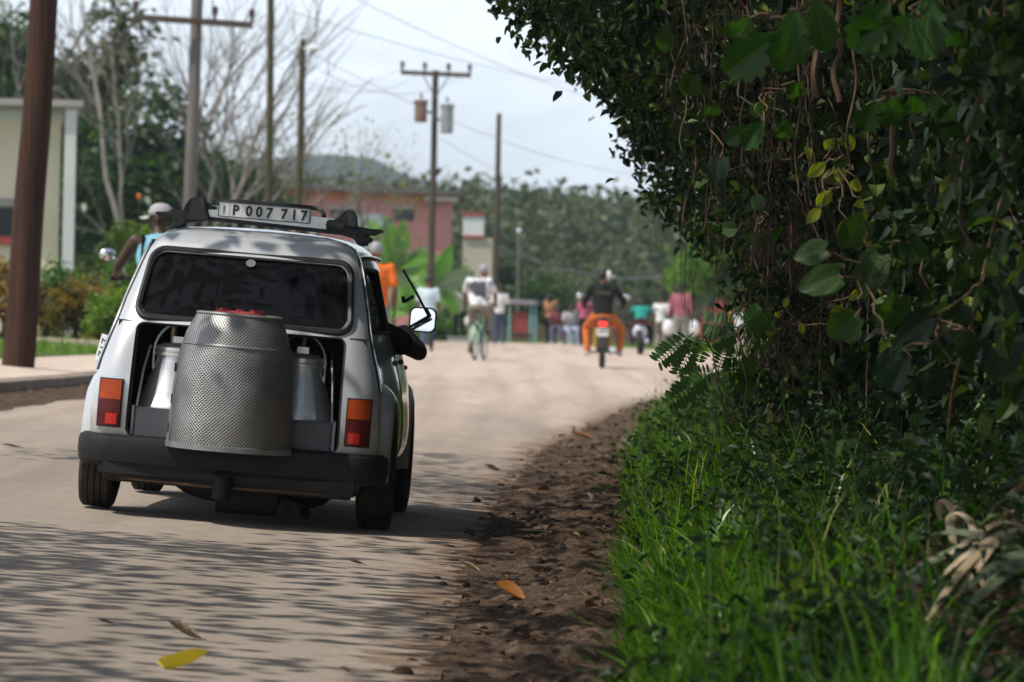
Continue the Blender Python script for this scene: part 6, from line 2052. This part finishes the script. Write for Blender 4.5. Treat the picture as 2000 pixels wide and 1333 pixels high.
bx(wnd, 'sill', M_redt, at(-100, 0, Y).x - hx1, at(36, 0, Y).x - hx1, -.10, .1, zat(478, 10, Y) - g0, zat(463, 10, Y) - g0)
# pink house
Y = 165.0
a, b = at(560, 380, Y), at(878, 380, Y)
g0 = float(ground_z(b.x, Y)); PH = thing('pink_house', 'long pink house with a salmon band under its flat dark roof', 'house', (b.x, Y, g0))
z1, z2 = zat(372, 720, Y) - g0, zat(392, 720, Y) - g0
bx(PH, 'wall', M_pink, a.x - b.x, 0, 0, 9, -.3, z2)
bx(PH, 'eaves_band', M_salmon, a.x - b.x, .01, -.03, 9, z2, z1)
rf = MB(); rf.prism([Vector((a.x - b.x - .4, -.6, z1 + .0)), Vector((.45, -.6, z1 - .12)), Vector((.45, -.6, z1 + .04)), Vector((a.x - b.x - .4, -.6, z1 + .22))], (0, 10.2, 0)); rf.build('roof', M_roof, PH, False)
bx(PH, 'porch_beam', M_beige, -.9, .35, -.5, -.3, z2 + .02, z2 + .18)
for px, w_ in ((668, .85), (790, .7)):
    x = at(px, 400, Y).x - b.x; ww = bx(PH, 'window', M_dark, x - w_ / 2, x + w_ / 2, -.015, .1, zat(432, px, Y) - g0, zat(408, px, Y) - g0); bx(ww, 'window_frame', M_whitew, x - w_ / 2 - .06, x + w_ / 2 + .06, -.05, -.02, zat(408, px, Y) - g0 - .001, zat(404, px, Y) - g0)
bx(PH, 'pale_panel', M_whitew, at(700, 0, Y).x - b.x, at(760, 0, Y).x - b.x, -.04, 0, .2, zat(418, 720, Y) - g0)
# small white house
Y = 158.0
a, b = at(904, 440, Y), at(945, 440, Y); g0 = float(ground_z(b.x, Y)); WH = thing('white_tower_house', 'small white block with red trim above a beige wall', 'house', ((a.x + b.x) / 2, Y, g0)); w_ = (b.x - a.x) / 2
bx(WH, 'upper_block', M_whitew, -w_, w_, 0, 1.6, zat(460, 920, Y) - g0, zat(422, 920, Y) - g0)
bx(WH, 'red_cap', M_redt, -w_ - .05, w_ + .03, -.05, 1.65, zat(422, 920, Y) - g0, zat(416, 920, Y) - g0)
bx(WH, 'red_ledge', M_redt, -w_ - .0, w_ + .06, -.08, 1.65, zat(465, 920, Y) - g0, zat(460, 920, Y) - g0)
bx(WH, 'wall', M_beige, -w_ + .02, w_ + .3, .02, 1.9, -.3, zat(465, 920, Y) - g0)
# roadside stall
Y = 137.0
c = gpt(1018, Y); ST = thing('market_stall', 'red walled roadside stall with turquoise posts and a grey awning', 'stall', c); ST.scale = (.82,) * 3
bx(ST, 'red_panel', M_redt, -.28, .26, 0, .06, .25, 1.15, .01)
for x in (-.42, .36, .52): bx(ST, 'post', M_turq, x - .04, x + .04, -.05, .03, -.1, 1.42)
aw = MB(); aw.prism([Vector((-.48, -.15, 1.42)), Vector((.60, -.15, 1.40)), Vector((.60, -.15, 1.43)), Vector((-.48, -.15, 1.46))], (0, .8, .16)); aw.build('awning', M_roof, ST, False)
bx(ST, 'counter', M_darkwood, -.35, .35, -.12, .0, .35, .42, .01)
P_ = thing('painted_post', 'pale turquoise post standing alone right of the red stall', 'post', gpt(1120, 138)); bx(P_, 'shaft', M_turq, -.10, .10, -.08, .08, -.1, .98, .01); bx(P_, 'cap', M_whitew, -.13, .13, -.11, .11, .981, 1.03, .01)
FN = thing('plank_fence', 'low grey plank fence along the far side of the road', 'fence', gpt(1000, 139.5))
x0 = gpt(978, 139.5).x - FN.location.x; x1 = gpt(1300, 139.5).x - FN.location.x
mb = MB(); xx = x0
while xx < x1:
    w_ = rng.uniform(.09, .15); h = rng.uniform(.42, .60); mb.box((xx, 0, h / 2 - .05), (w_ * .9, .03, h + .1)); xx += w_
mb.build('plank_panel', M_darkwood, FN, False)
for i, x in enumerate(np.linspace(x0, x1, 7)): bx(FN, 'fence_post', M_darkwood, x - .05, x + .05, .02, .12, -.1, .72)
bx(FN, 'rail', M_darkwood, x0, x1, .016, .05, .30, .36)
# block sign slab by the standing man
SB = thing('concrete_block', 'pale concrete block at the feet of the man in grey', 'block', gpt(897, 134.5)); bevel(bx(SB, 'block_body', M_whitew, -.32, .32, -.1, .15, -.05, .16), .02); bx(SB, 'block_cap', M_concr, -.35, .35, -.13, .18, .161, .2, .01)

# garden edging on the left
ED = MB(); p0, p1 = at(60, 652, 61.5), at(215, 658, 60.0)
p0.z, p1.z = float(ground_z(p0.x, p0.y)), float(ground_z(p1.x, p1.y)); ED.tube([p0, p0.lerp(p1, .5), p1], .10, 6); tag(ED.build('garden_edging', M_kerb, None, False), 'low dark edging at the back of the small lawn', 'edging')
n = 9000
Yl = rng.uniform(43, 75, n); Xl = XL(Yl) - 1.4 - rng.uniform(0, 4.8, n)
lw = blade_cloud('lawn_grass', np.stack([Xl, Yl, ground_z(Xl, Yl) - .01], -1), rng.uniform(.06, .16, n), rng.uniform(.006, .014, n), M_lf_bright, None, rng.uniform(.1, 1, n), .6)
tag(lw, 'bright short lawn behind the footpath on the left', 'lawn', None, 'stuff')
n = 7000
Yl = rng.uniform(104, 150, n); Xl = np.interp(Yl, [104, 113, 130, 150], [9, 4.8, 2.4, -8]) + rng.uniform(0, 9, n)
lw = blade_cloud('far_verge_grass', np.stack([Xl, Yl, ground_z(Xl, Yl) - .01], -1), rng.uniform(.08, .28, n), rng.uniform(.01, .02, n), M_lf_bright, None, rng.uniform(.1, 1, n), .6)
tag(lw, 'green grass on the far side of the road bend', 'grass', None, 'stuff')

# ------------------------------------------------------------------ trees
def bare_tree(label, px, Y, h, seed, lean=0.0, mat=None, spread=.5, name='bare_tree', stems=1, levels=4, leaf=None, up=.75):
    base = at(px, 600, Y); base.z = float(ground_z(base.x, base.y)) - .1
    e = thing(name, label, 'tree', base)
    rg = random.Random(seed)
    tk, br, tips = MB(), MB(), []
    def grow(p, d, L, r, lvl):
        k = 7 if lvl < 2 else 5
        pts = [p]; dd = d.copy()
        for i in range(k - 1):
            dd = (dd + Vector((rg.gauss(0, .11), rg.gauss(0, .11), rg.gauss(.02, .07)))).normalized()
            pts.append(pts[-1] + dd * L / (k - 1))
        (tk if lvl == 0 else br).tube(pts, list(np.linspace(r, r * .5, k)), 9 if lvl == 0 else (6 if lvl < 3 else 4), 0, False)
        if lvl >= levels:
            tips.append(pts[-1]); return
        if lvl >= levels - 1: tips.append(pts[-1])
        nb = rg.choice((3, 4)) if lvl < 3 else 3
        for i in range(nb):
            t = 1.0 if i == 0 else rg.uniform(.35, 1.0)
            q = pts[min(k - 1, int(t * (k - 1)))]
            sp = spread * (.45 if i == 0 else 1.0)
            nd = (dd + Vector((rg.gauss(0, sp), rg.gauss(0, sp), rg.uniform(-.1, .5) * up))).normalized()
            grow(q, nd, L * rg.uniform(.55, .82), r * (.50 if i else .56), lvl + 1)
    for s in range(stems):
        d0 = Vector((lean + (rg.gauss(0, .28) if stems > 1 else 0), rg.gauss(0, .1), 1)).normalized()
        grow(Vector((rg.gauss(0, .15) * (stems > 1), 0, 0)), d0, h * rg.uniform(.34, .42), h * .0135 * (1 if stems == 1 else .85), 0)
    tk.build('trunk', mat or M_palebark, e, True, 60, False)
    br.build('branches', M_twig if mat is None else mat, e, True, 60, False)
    if leaf:
        m_, per, sz, sp = leaf
        P = np.concatenate([np.array(t) + rng.normal(0, sp, (per, 3)) for t in tips])
        leaf_cloud('leaves', P, rng.uniform(sz * .6, sz * 1.3, len(P)), m_, e, rng.uniform(.2, 1, len(P)), wid=.7)
    return e
bare_tree('pale many stemmed bare tree right of the thick brown pole', 205, 118, 10.5, 3, .10, stems=2, levels=4)
bare_tree('bare tree with upright pale trunks left of the grey pole', 318, 108, 10.5, 11, .02, stems=2, levels=4)
bare_tree('bare tree directly behind the grey concrete pole', 400, 112, 10.5, 21, .05, stems=1)
bare_tree('bare tree leaning right with a long pale limb', 372, 106, 7.5, 33, 1.25, spread=.36, levels=3)
bare_tree('twiggy bare tree between the mossy poles', 545, 128, 8.0, 41, .05, leaf=(M_lf_yel, 3, .13, .4), levels=4)
bare_tree('thin bare tree reaching right towards the transformer pole', 615, 126, 7.5, 55, .75, spread=.42, leaf=(M_lf_yel, 2, .12, .3), levels=4)
bare_tree('sparse bare tree at the top left corner', 40, 118, 12, 67, .06, leaf=(M_lf_yel, 2, .14, .3), levels=4)
bare_tree('bare tree with fine twigs against the sky over the roof rack', 470, 124, 10.5, 79, .03, levels=4)

def leafy_tree(label, px, Y, z0, z1, w_, mat, n, ls, seed, name='leafy_tree', tone=(.1, .9), trunk=True, lobes=9, cat='tree', group=None):
    """crown between heights z0..z1 (above ground), half width w_"""
    base = at(px, 600, Y); base.z = float(ground_z(base.x, base.y)) - .05
    e = thing(name, label, cat, base, 0, group)
    rg = np.random.default_rng(seed)
    zc = (z0 + z1) / 2; hz = (z1 - z0) / 2
    cs = []
    for k in range(lobes):
        v = rg.normal(0, 1, 3); v /= np.linalg.norm(v); rr = rg.uniform(.35, .95)
        cs.append((np.array([v[0] * w_ * rr, v[1] * w_ * rr * .8, zc + v[2] * hz * rr]), rg.uniform(.32, .55)))
    P, T = [], []
    sub = max(1, n // 26)
    for k in range(sub):
        c, s = cs[rg.integers(len(cs))]
        v = rg.normal(0, 1, 3); v /= np.linalg.norm(v)
        cc = c + v * np.array([w_, w_ * .8, hz]) * s * rg.uniform(.5, 1.05)
        kk = 26
        P.append(cc + rg.normal(0, 1, (kk, 3)) * ls * 1.15); T.append(np.clip(rg.uniform(*tone) + rg.normal(0, .15, kk), 0, 1))
    P = np.concatenate(P); T = np.concatenate(T)
    ok = P[:, 2] > .05
    leaf_cloud('crown', P[ok], rg.uniform(ls * .6, ls * 1.35, ok.sum()), mat, e, T[ok], wid=.62, droop=.3, up=.7)
    if trunk:
        m = MB(); m.tube(wig((0, 0, -.1), (rg.normal(0, .1), 0, zc), 9, .25, seed), list(np.linspace(max(.05, z1 * .028), .03, 9)), 8)
        for c, s in cs[:6]: m.tube(wig((0, 0, z0 + .3 * (zc - z0)), c, 7, .2, seed + s * 9), list(np.linspace(max(.03, z1 * .012), .012, 7)), 6)
        m.build('trunk', M_bark, e)
    return e
leafy_tree('dark green tree behind the bare trunks at the left', 250, 112, 1.2, 5.4, 2.3, M_lf_mid, 6500, .24, 101, tone=(0, .6))
leafy_tree('tall dark tree rising above the cream house', 165, 118, 2.5, 8.2, 1.6, M_lf_far, 4200, .25, 102)
leafy_tree('dark tree between the house and the grey pole', 380, 116, .8, 4.6, 2.0, M_lf_mid, 5000, .24, 103, tone=(0, .5))
leafy_tree('thin crowned green tree above the house roof at the frame edge', 20, 120, 4.0, 7.8, 1.5, M_lf_mid, 3000, .24, 104)
leafy_tree('yellow green tree behind the mossy poles', 462, 124, .8, 4.2, 1.3, M_lf_mid, 4200, .24, 105, tone=(.5, 1))
leafy_tree('drab tree beside the leaning lamp pole', 640, 196, .8, 4.3, 1.6, M_lf_far, 2600, .3, 117, tone=(.4, 1))
leafy_tree('bright green tree hanging over the far side of the road at the right', 1420, 112, 1.0, 3.4, 1.35, M_lf_bright, 5200, .14, 106, tone=(.0, .6), lobes=12)
leafy_tree('second bright tree half hidden behind the dark creepers', 1530, 116, .5, 3.2, 1.2, M_lf_bright, 3600, .14, 107, tone=(.0, .5))
# garden shrubs at the left
leafy_tree('clipped dark green hedge in front of the cream house', 130, 70, .05, 1.15, .9, M_lf_bright, 4500, .07, 108, 'hedge', (0, .35), False, 14, 'hedge')
leafy_tree('green hedge continuing behind the capped rider', 228, 71, .05, 1.2, .85, M_lf_bright, 4200, .07, 109, 'hedge', (0, .4), False, 14, 'hedge')
leafy_tree('bright shrub with an orange flower behind the capped rider', 285, 84, .3, 2.1, .85, M_lf_bright, 4200, .10, 110, 'shrub', (.4, 1), True, 10, 'shrub')
leafy_tree('lime shrub under the bare trees left of the grey pole', 345, 86, .3, 2.2, .9, M_lf_yel, 3600, .10, 111, 'shrub', (.0, .5), True, 10, 'shrub')
leafy_tree('dull green shrub right of the house column', 190, 88, .3, 1.7, .75, M_lf_mid, 3600, .10, 112, 'shrub', (.1, .7), True, 10, 'shrub')
leafy_tree('lime bush low behind the left rear pillar of the car', 225, 62, .05, .75, .35, M_lf_bright, 1600, .06, 118, 'shrub', (.2, .9), True, 8, 'shrub')
M_croton = mat_leaf('croton leaf', [(0, (.03, .045, .01)), (.4, (.10, .085, .015)), (.75, (.26, .17, .02)), (1, (.42, .20, .03))], .45, .35)
leafy_tree('mottled yellow shrub touching the thick brown pole', 92, 63, .12, .92, .30, M_croton, 1500, .06, 113, 'croton_shrub', (.1, .9), True, 8, 'shrub')
leafy_tree('mottled yellow shrub with a dark stem in the middle of the small lawn', 152, 62.5, .25, .98, .36, M_croton, 1800, .06, 114, 'croton_shrub', (.1, .95), True, 9, 'shrub')
leafy_tree('red and yellow shrub at the left frame edge behind the pole', -2, 58, .3, 1.1, .3, M_croton, 1300, .06, 115, 'croton_shrub', (.5, 1), True, 8, 'shrub')
leafy_tree('mottled shrub between the stemmed one and the rider', 200, 63.5, .2, .95, .3, M_croton, 1300, .06, 116, 'croton_shrub', (.0, .8), True, 8, 'shrub')
M_flower = mat_leaf('flower', [(0, (.55, .10, .03)), (.5, (.7, .22, .08)), (1, (.6, .12, .2))], .6, .3, (1, .8, .7))
leafy_tree('orange flowering shrub past the man in plaid', 1388, 132, .3, 1.15, .35, M_flower, 900, .09, 119, 'flowering_shrub', (0, .5), True, 7, 'shrub')
leafy_tree('pink flowering shrub behind the feathery saplings', 1432, 136, .6, 1.5, .4, M_flower, 900, .09, 120, 'flowering_shrub', (.8, 1), True, 7, 'shrub')
# flower
p = at(271, 384, 83.2); m = MB(); m.ball((0, 0, 0), (.035, .035, .06), 9, 7); o = m.build('orange_flower', M_orange, None); o.location = p; tag(o, 'single orange flower above the bright shrub', 'flower'); m = MB(); m.tube([(0, 0, -.05), (.02, 0, -.35), (.03, .02, -.8)], .007, 5); m.build('stem', M_vine, o)

# banana plants
M_ban = mat_bigleaf('banana leaf', (.075, .20, .02), (.14, .31, .04), .45)
M_ban2 = mat_bigleaf('pale banana leaf', (.16, .22, .14), (.26, .32, .20), .3)
def banana(label, px, Y, h, leaves, seed):
    b = gpt(px, Y); b.z = float(ground_z(b.x, b.y))
    e = thing('banana_plant', label, 'banana plant', b)
    m = MB(); m.tube(wig((0, 0, -.05), (.05, 0, h * .55), 8, .1, seed), list(np.linspace(.11, .06, 8)), 10); m.build('stem', mat_bark('banana stem %d' % seed, (.09, .08, .04), (.2, .18, .09), (8, 8, 2), .2), e)
    for hd, L, tl, mt in leaves:
        V, F = big_leaf('oval', L, .35, .12)
        Mr = Matrix.Rotation(R(hd), 4, 'Y') @ Matrix.Rotation(R(rng.uniform(-40, 40)), 4, 'Z') @ Matrix.Rotation(R(90 - tl), 4, 'X')
        mb = MB(); mb.add([Mr @ (Vector((v.x * .62, v.y, v.z)) * .85) for v in V], F); o = leaf_obj(mb, 'leaf', mt, e); o.location = (.04, 0, h * .55)
    return e
banana('banana plant with a pale bent leaf in front of the pink house', 765, 128, 3.6, [(5, 1.9, 10, M_ban), (-25, 1.9, 0, M_ban), (22, 1.7, 5, M_ban), (48, 1.8, 20, M_ban), (75, 1.9, 30, M_ban2), (-60, 1.7, 30, M_ban), (100, 1.5, 30, M_ban), (-95, 1.4, 20, M_ban), (130, 1.2, 20, M_ban2)], 1)
banana('banana plant under the transformer pole with drooping grey leaves', 838, 132, 2.9, [(30, 1.6, 0, M_ban), (72, 1.8, 15, M_ban2), (95, 1.6, 30, M_ban2), (-30, 1.5, 10, M_ban), (-70, 1.5, 10, M_ban), (120, 1.4, 10, M_ban), (60, 1.4, 40, M_ban), (8, 1.3, 10, M_ban)], 2)
banana('low banana plant above the standing man in grey', 885, 142, 2.4, [(15, 1.4, 10, M_ban), (60, 1.4, 20, M_ban), (-40, 1.4, 10, M_ban2), (95, 1.4, 20, M_ban), (-85, 1.4, 20, M_ban2), (120, 1.2, 20, M_ban)], 3)
leafy_tree('green bush under the right end of the pink house', 866, 148, .0, 2.5, .75, M_lf_mid, 2600, .15, 131, 'shrub', (.2, .9), False, 10, 'shrub')
banana('broad banana clump low beside the wing mirror', 800, 127, 1.6, [(10, 1.2, 10, M_ban), (50, 1.4, 20, M_ban), (-40, 1.3, 10, M_ban), (90, 1.4, 20, M_ban2), (-80, 1.2, 20, M_ban), (30, 1.2, 30, M_ban)], 4)
leafy_tree('drab bush in front of the beige wall of the small white block', 935, 146, .0, 1.25, .7, M_lf_mid, 1800, .13, 122, 'shrub', (.2, .8), False, 10, 'shrub')
leafy_tree('green bushes at the foot of the banana plants', 850, 138, .0, 1.1, 1.2, M_lf_bright, 2600, .12, 121, 'shrub', (0, .6), False, 12, 'shrub')

# ------------------------------------------------------------------ trees on the wooded rise
hz = [(905, 176, 2.6, .9, 'far'), (960, 196, 3.6, 1.7, 'far'), (1005, 168, 2.4, 1.4, 'dark'), (1055, 184, 2.8, 1.8, 'far'), (1075, 152, 1.9, 1.1, 'mid'), (1100, 205, 3.9, 2.0, 'far'), (1130, 158, 1.6, 1.1, 'mid'), (1160, 178, 2.6, 1.6, 'far'), (1215, 198, 3.4, 2.0, 'far'), (1235, 160, 1.9, 1.0, 'mid'), (1270, 176, 2.7, 1.7, 'dark'), (1330, 190, 3.0, 2.0, 'far'), (1365, 160, 2.2, 1.3, 'dark'), (1020, 150, 1.6, 1.0, 'dark')]
desc = ['small drab tree at the right end of the pink house', 'tall grey green tree behind the plain dark pole', 'dark round tree right of the plain dark pole', 'broad grey green tree at the middle of the wooded rise', 'low fresh green tree above the person in tan', 'tall tree topping the skyline right of the plain dark pole', 'low fresh green tree behind the head of the motorcycle rider', 'drab tree just above the motorcycle rider', 'tall drab tree on the skyline right of the motorcycle rider', 'fresh green tree between the rider and the man in plaid', 'dark tree left of the man in plaid', 'wide drab tree above the man in plaid', 'dark tree at the foot of the bright hanging tree', 'dark bushy tree behind the red stall']
mm = {'far': M_lf_far, 'dark': M_lf_dark, 'mid': M_lf_mid}
for (px, Y, h, w_, k), d_ in zip(hz, desc):
    leafy_tree(d_, px, Y, .15, h, w_, mm[k], 2600, .21, px, 'woodland_tree', (.15, .85), True, 9, 'tree', 'trees on the wooded rise')
for px, Y, s_, d_ in ((1190, 148, 1, 'grey leafless thicket above the motorcycle rider'), (1250, 150, 2, 'grey leafless thicket right of the motorcycle rider'), (1310, 149, 3, 'grey leafless thicket left of the bright hanging tree'), (1110, 156, 4, 'small grey thicket over the seated people')):
    bare_tree(d_, px, Y, 2.4, 300 + s_, .0, mat_bark('thicket %d' % s_, (.13, .115, .10), (.22, .20, .175), (6, 6, 2), .2), .6, 'leafless_thicket', 4, 4)
# far wood behind them, one mass
P, T = [], []
for k in range(3600):
    Y = rng.uniform(205, 420); px = rng.uniform(-150, 1700)
    x = at(px, 600, Y).x; g0 = float(ground_z(x, Y))
    sk = np.interp(px, [-200, 300, 560, 860, 930, 1000, 1080, 1150, 1210, 1260, 1300, 1400, 1700], [330, 350, 360, 372, 366, 378, 386, 392, 398, 388, 402, 395, 380]) + 9 * noise.noise((px * .022, 1, 0)) + 5 * noise.noise((px * .08, 2, 0))
    top = at(px, sk + 6, Y).z - g0
    z = rng.uniform(0, 1) ** .6 * top
    kk = 20; c = np.array([x, Y, g0 + z])
    P.append(c + rng.normal(0, .5, (kk, 3)) * np.array([2.0, 2.0, 1.1])); T.append(np.clip(rng.uniform(.05, .62) + rng.normal(0, .12, kk), 0, 1))
P = np.concatenate(P); T = np.concatenate(T)
tag(leaf_cloud('woods', P, rng.uniform(.25, .60, len(P)), M_lf_far, None, T, wid=.8, up=.6), 'wooded rise closing the far side of the road', 'woods', None, 'stuff')

# far hill
def hill():
    rows = []
    prof = ([-900, 200, 420, 520, 590, 640, 690, 740, 780, 810, 850, 900, 1000], [395, 350, 325, 310, 303, 300, 305, 318, 336, 352, 366, 378, 400])
    for k, t in enumerate(np.linspace(-1, 1, 17)):
        Yh = 1450 + 330 * t; row = []
        for px in np.linspace(-900, 1000, 120):
            sk = np.interp(px, *prof); hgt = at(px, sk, 1450).z
            p = at(px, 600, 1450); s = max(0, 1 - abs(t) ** 1.6)
            row.append(Vector((p.x, Yh, -1 + (hgt + 1) * s * (1 + .03 * noise.noise((px * .02, t * 4, 0))) + .6 * noise.noise((px * .3, t * 9, 1)) * s)))
        rows.append(row)
    mb = MB(); mb.grid(rows)
    m = bpy.data.materials.new('forested hillside'); g = G(m); o = g.obj()
    a = g.noise(.05, 8, .7, o); rp = g.ramp(a.outputs['Fac'], [(.3, (.02, .035, .018)), (.7, (.06, .075, .035))])
    g.done(g.pbsdf(rp.outputs[0], .95, 0, g.bump(a.outputs['Fac'], 1, 6), .1))
    tag(mb.build('hill', m, None, True, 180), kind='structure')
hill()

# ------------------------------------------------------------------ the air
HAZE = 0.00030
if HAZE:
    m = bpy.data.materials.new('haze'); t = nt(m); out = t.nodes.new('ShaderNodeOutputMaterial'); v = t.nodes.new('ShaderNodeVolumePrincipled')
    v.inputs['Color'].default_value = (.74, .87, 1.0, 1); v.inputs['Density'].default_value = HAZE; v.inputs['Anisotropy'].default_value = .2
    t.links.new(v.outputs[0], out.inputs['Volume'])
    mb = MB(); mb.box((0, 900, 30), (3000, 1900, 66)); hzo = mb.build('haze', m, None, False); tag(hzo, kind='stuff')

# unseen hedge added behind the viewer to darken reflections in paint and rear window
def back_pt():
    Y = rng.uniform(-34, -2.5); z = rng.uniform(.2, 7.5)
    x = .9 + .04 * abs(Y) - max(0, z - 3.2) * .75 + abs(rng.normal(0, 1.3))
    return (x, Y, z)
Pb, Tb = clumps(900, back_pt, .35, 16)
bh = thing('unseen_hedge', 'unseen tall dark hedge added behind the viewer for its reflection in the car', 'hedge', (2.0, -14, 0))
leaf_cloud('foliage', Pb - np.array([2.0, -14, 0]), rng.uniform(.18, .34, len(Pb)), M_lf_dark, bh, Tb, wid=.6)
bpy.data.scenes.remove(scratch)
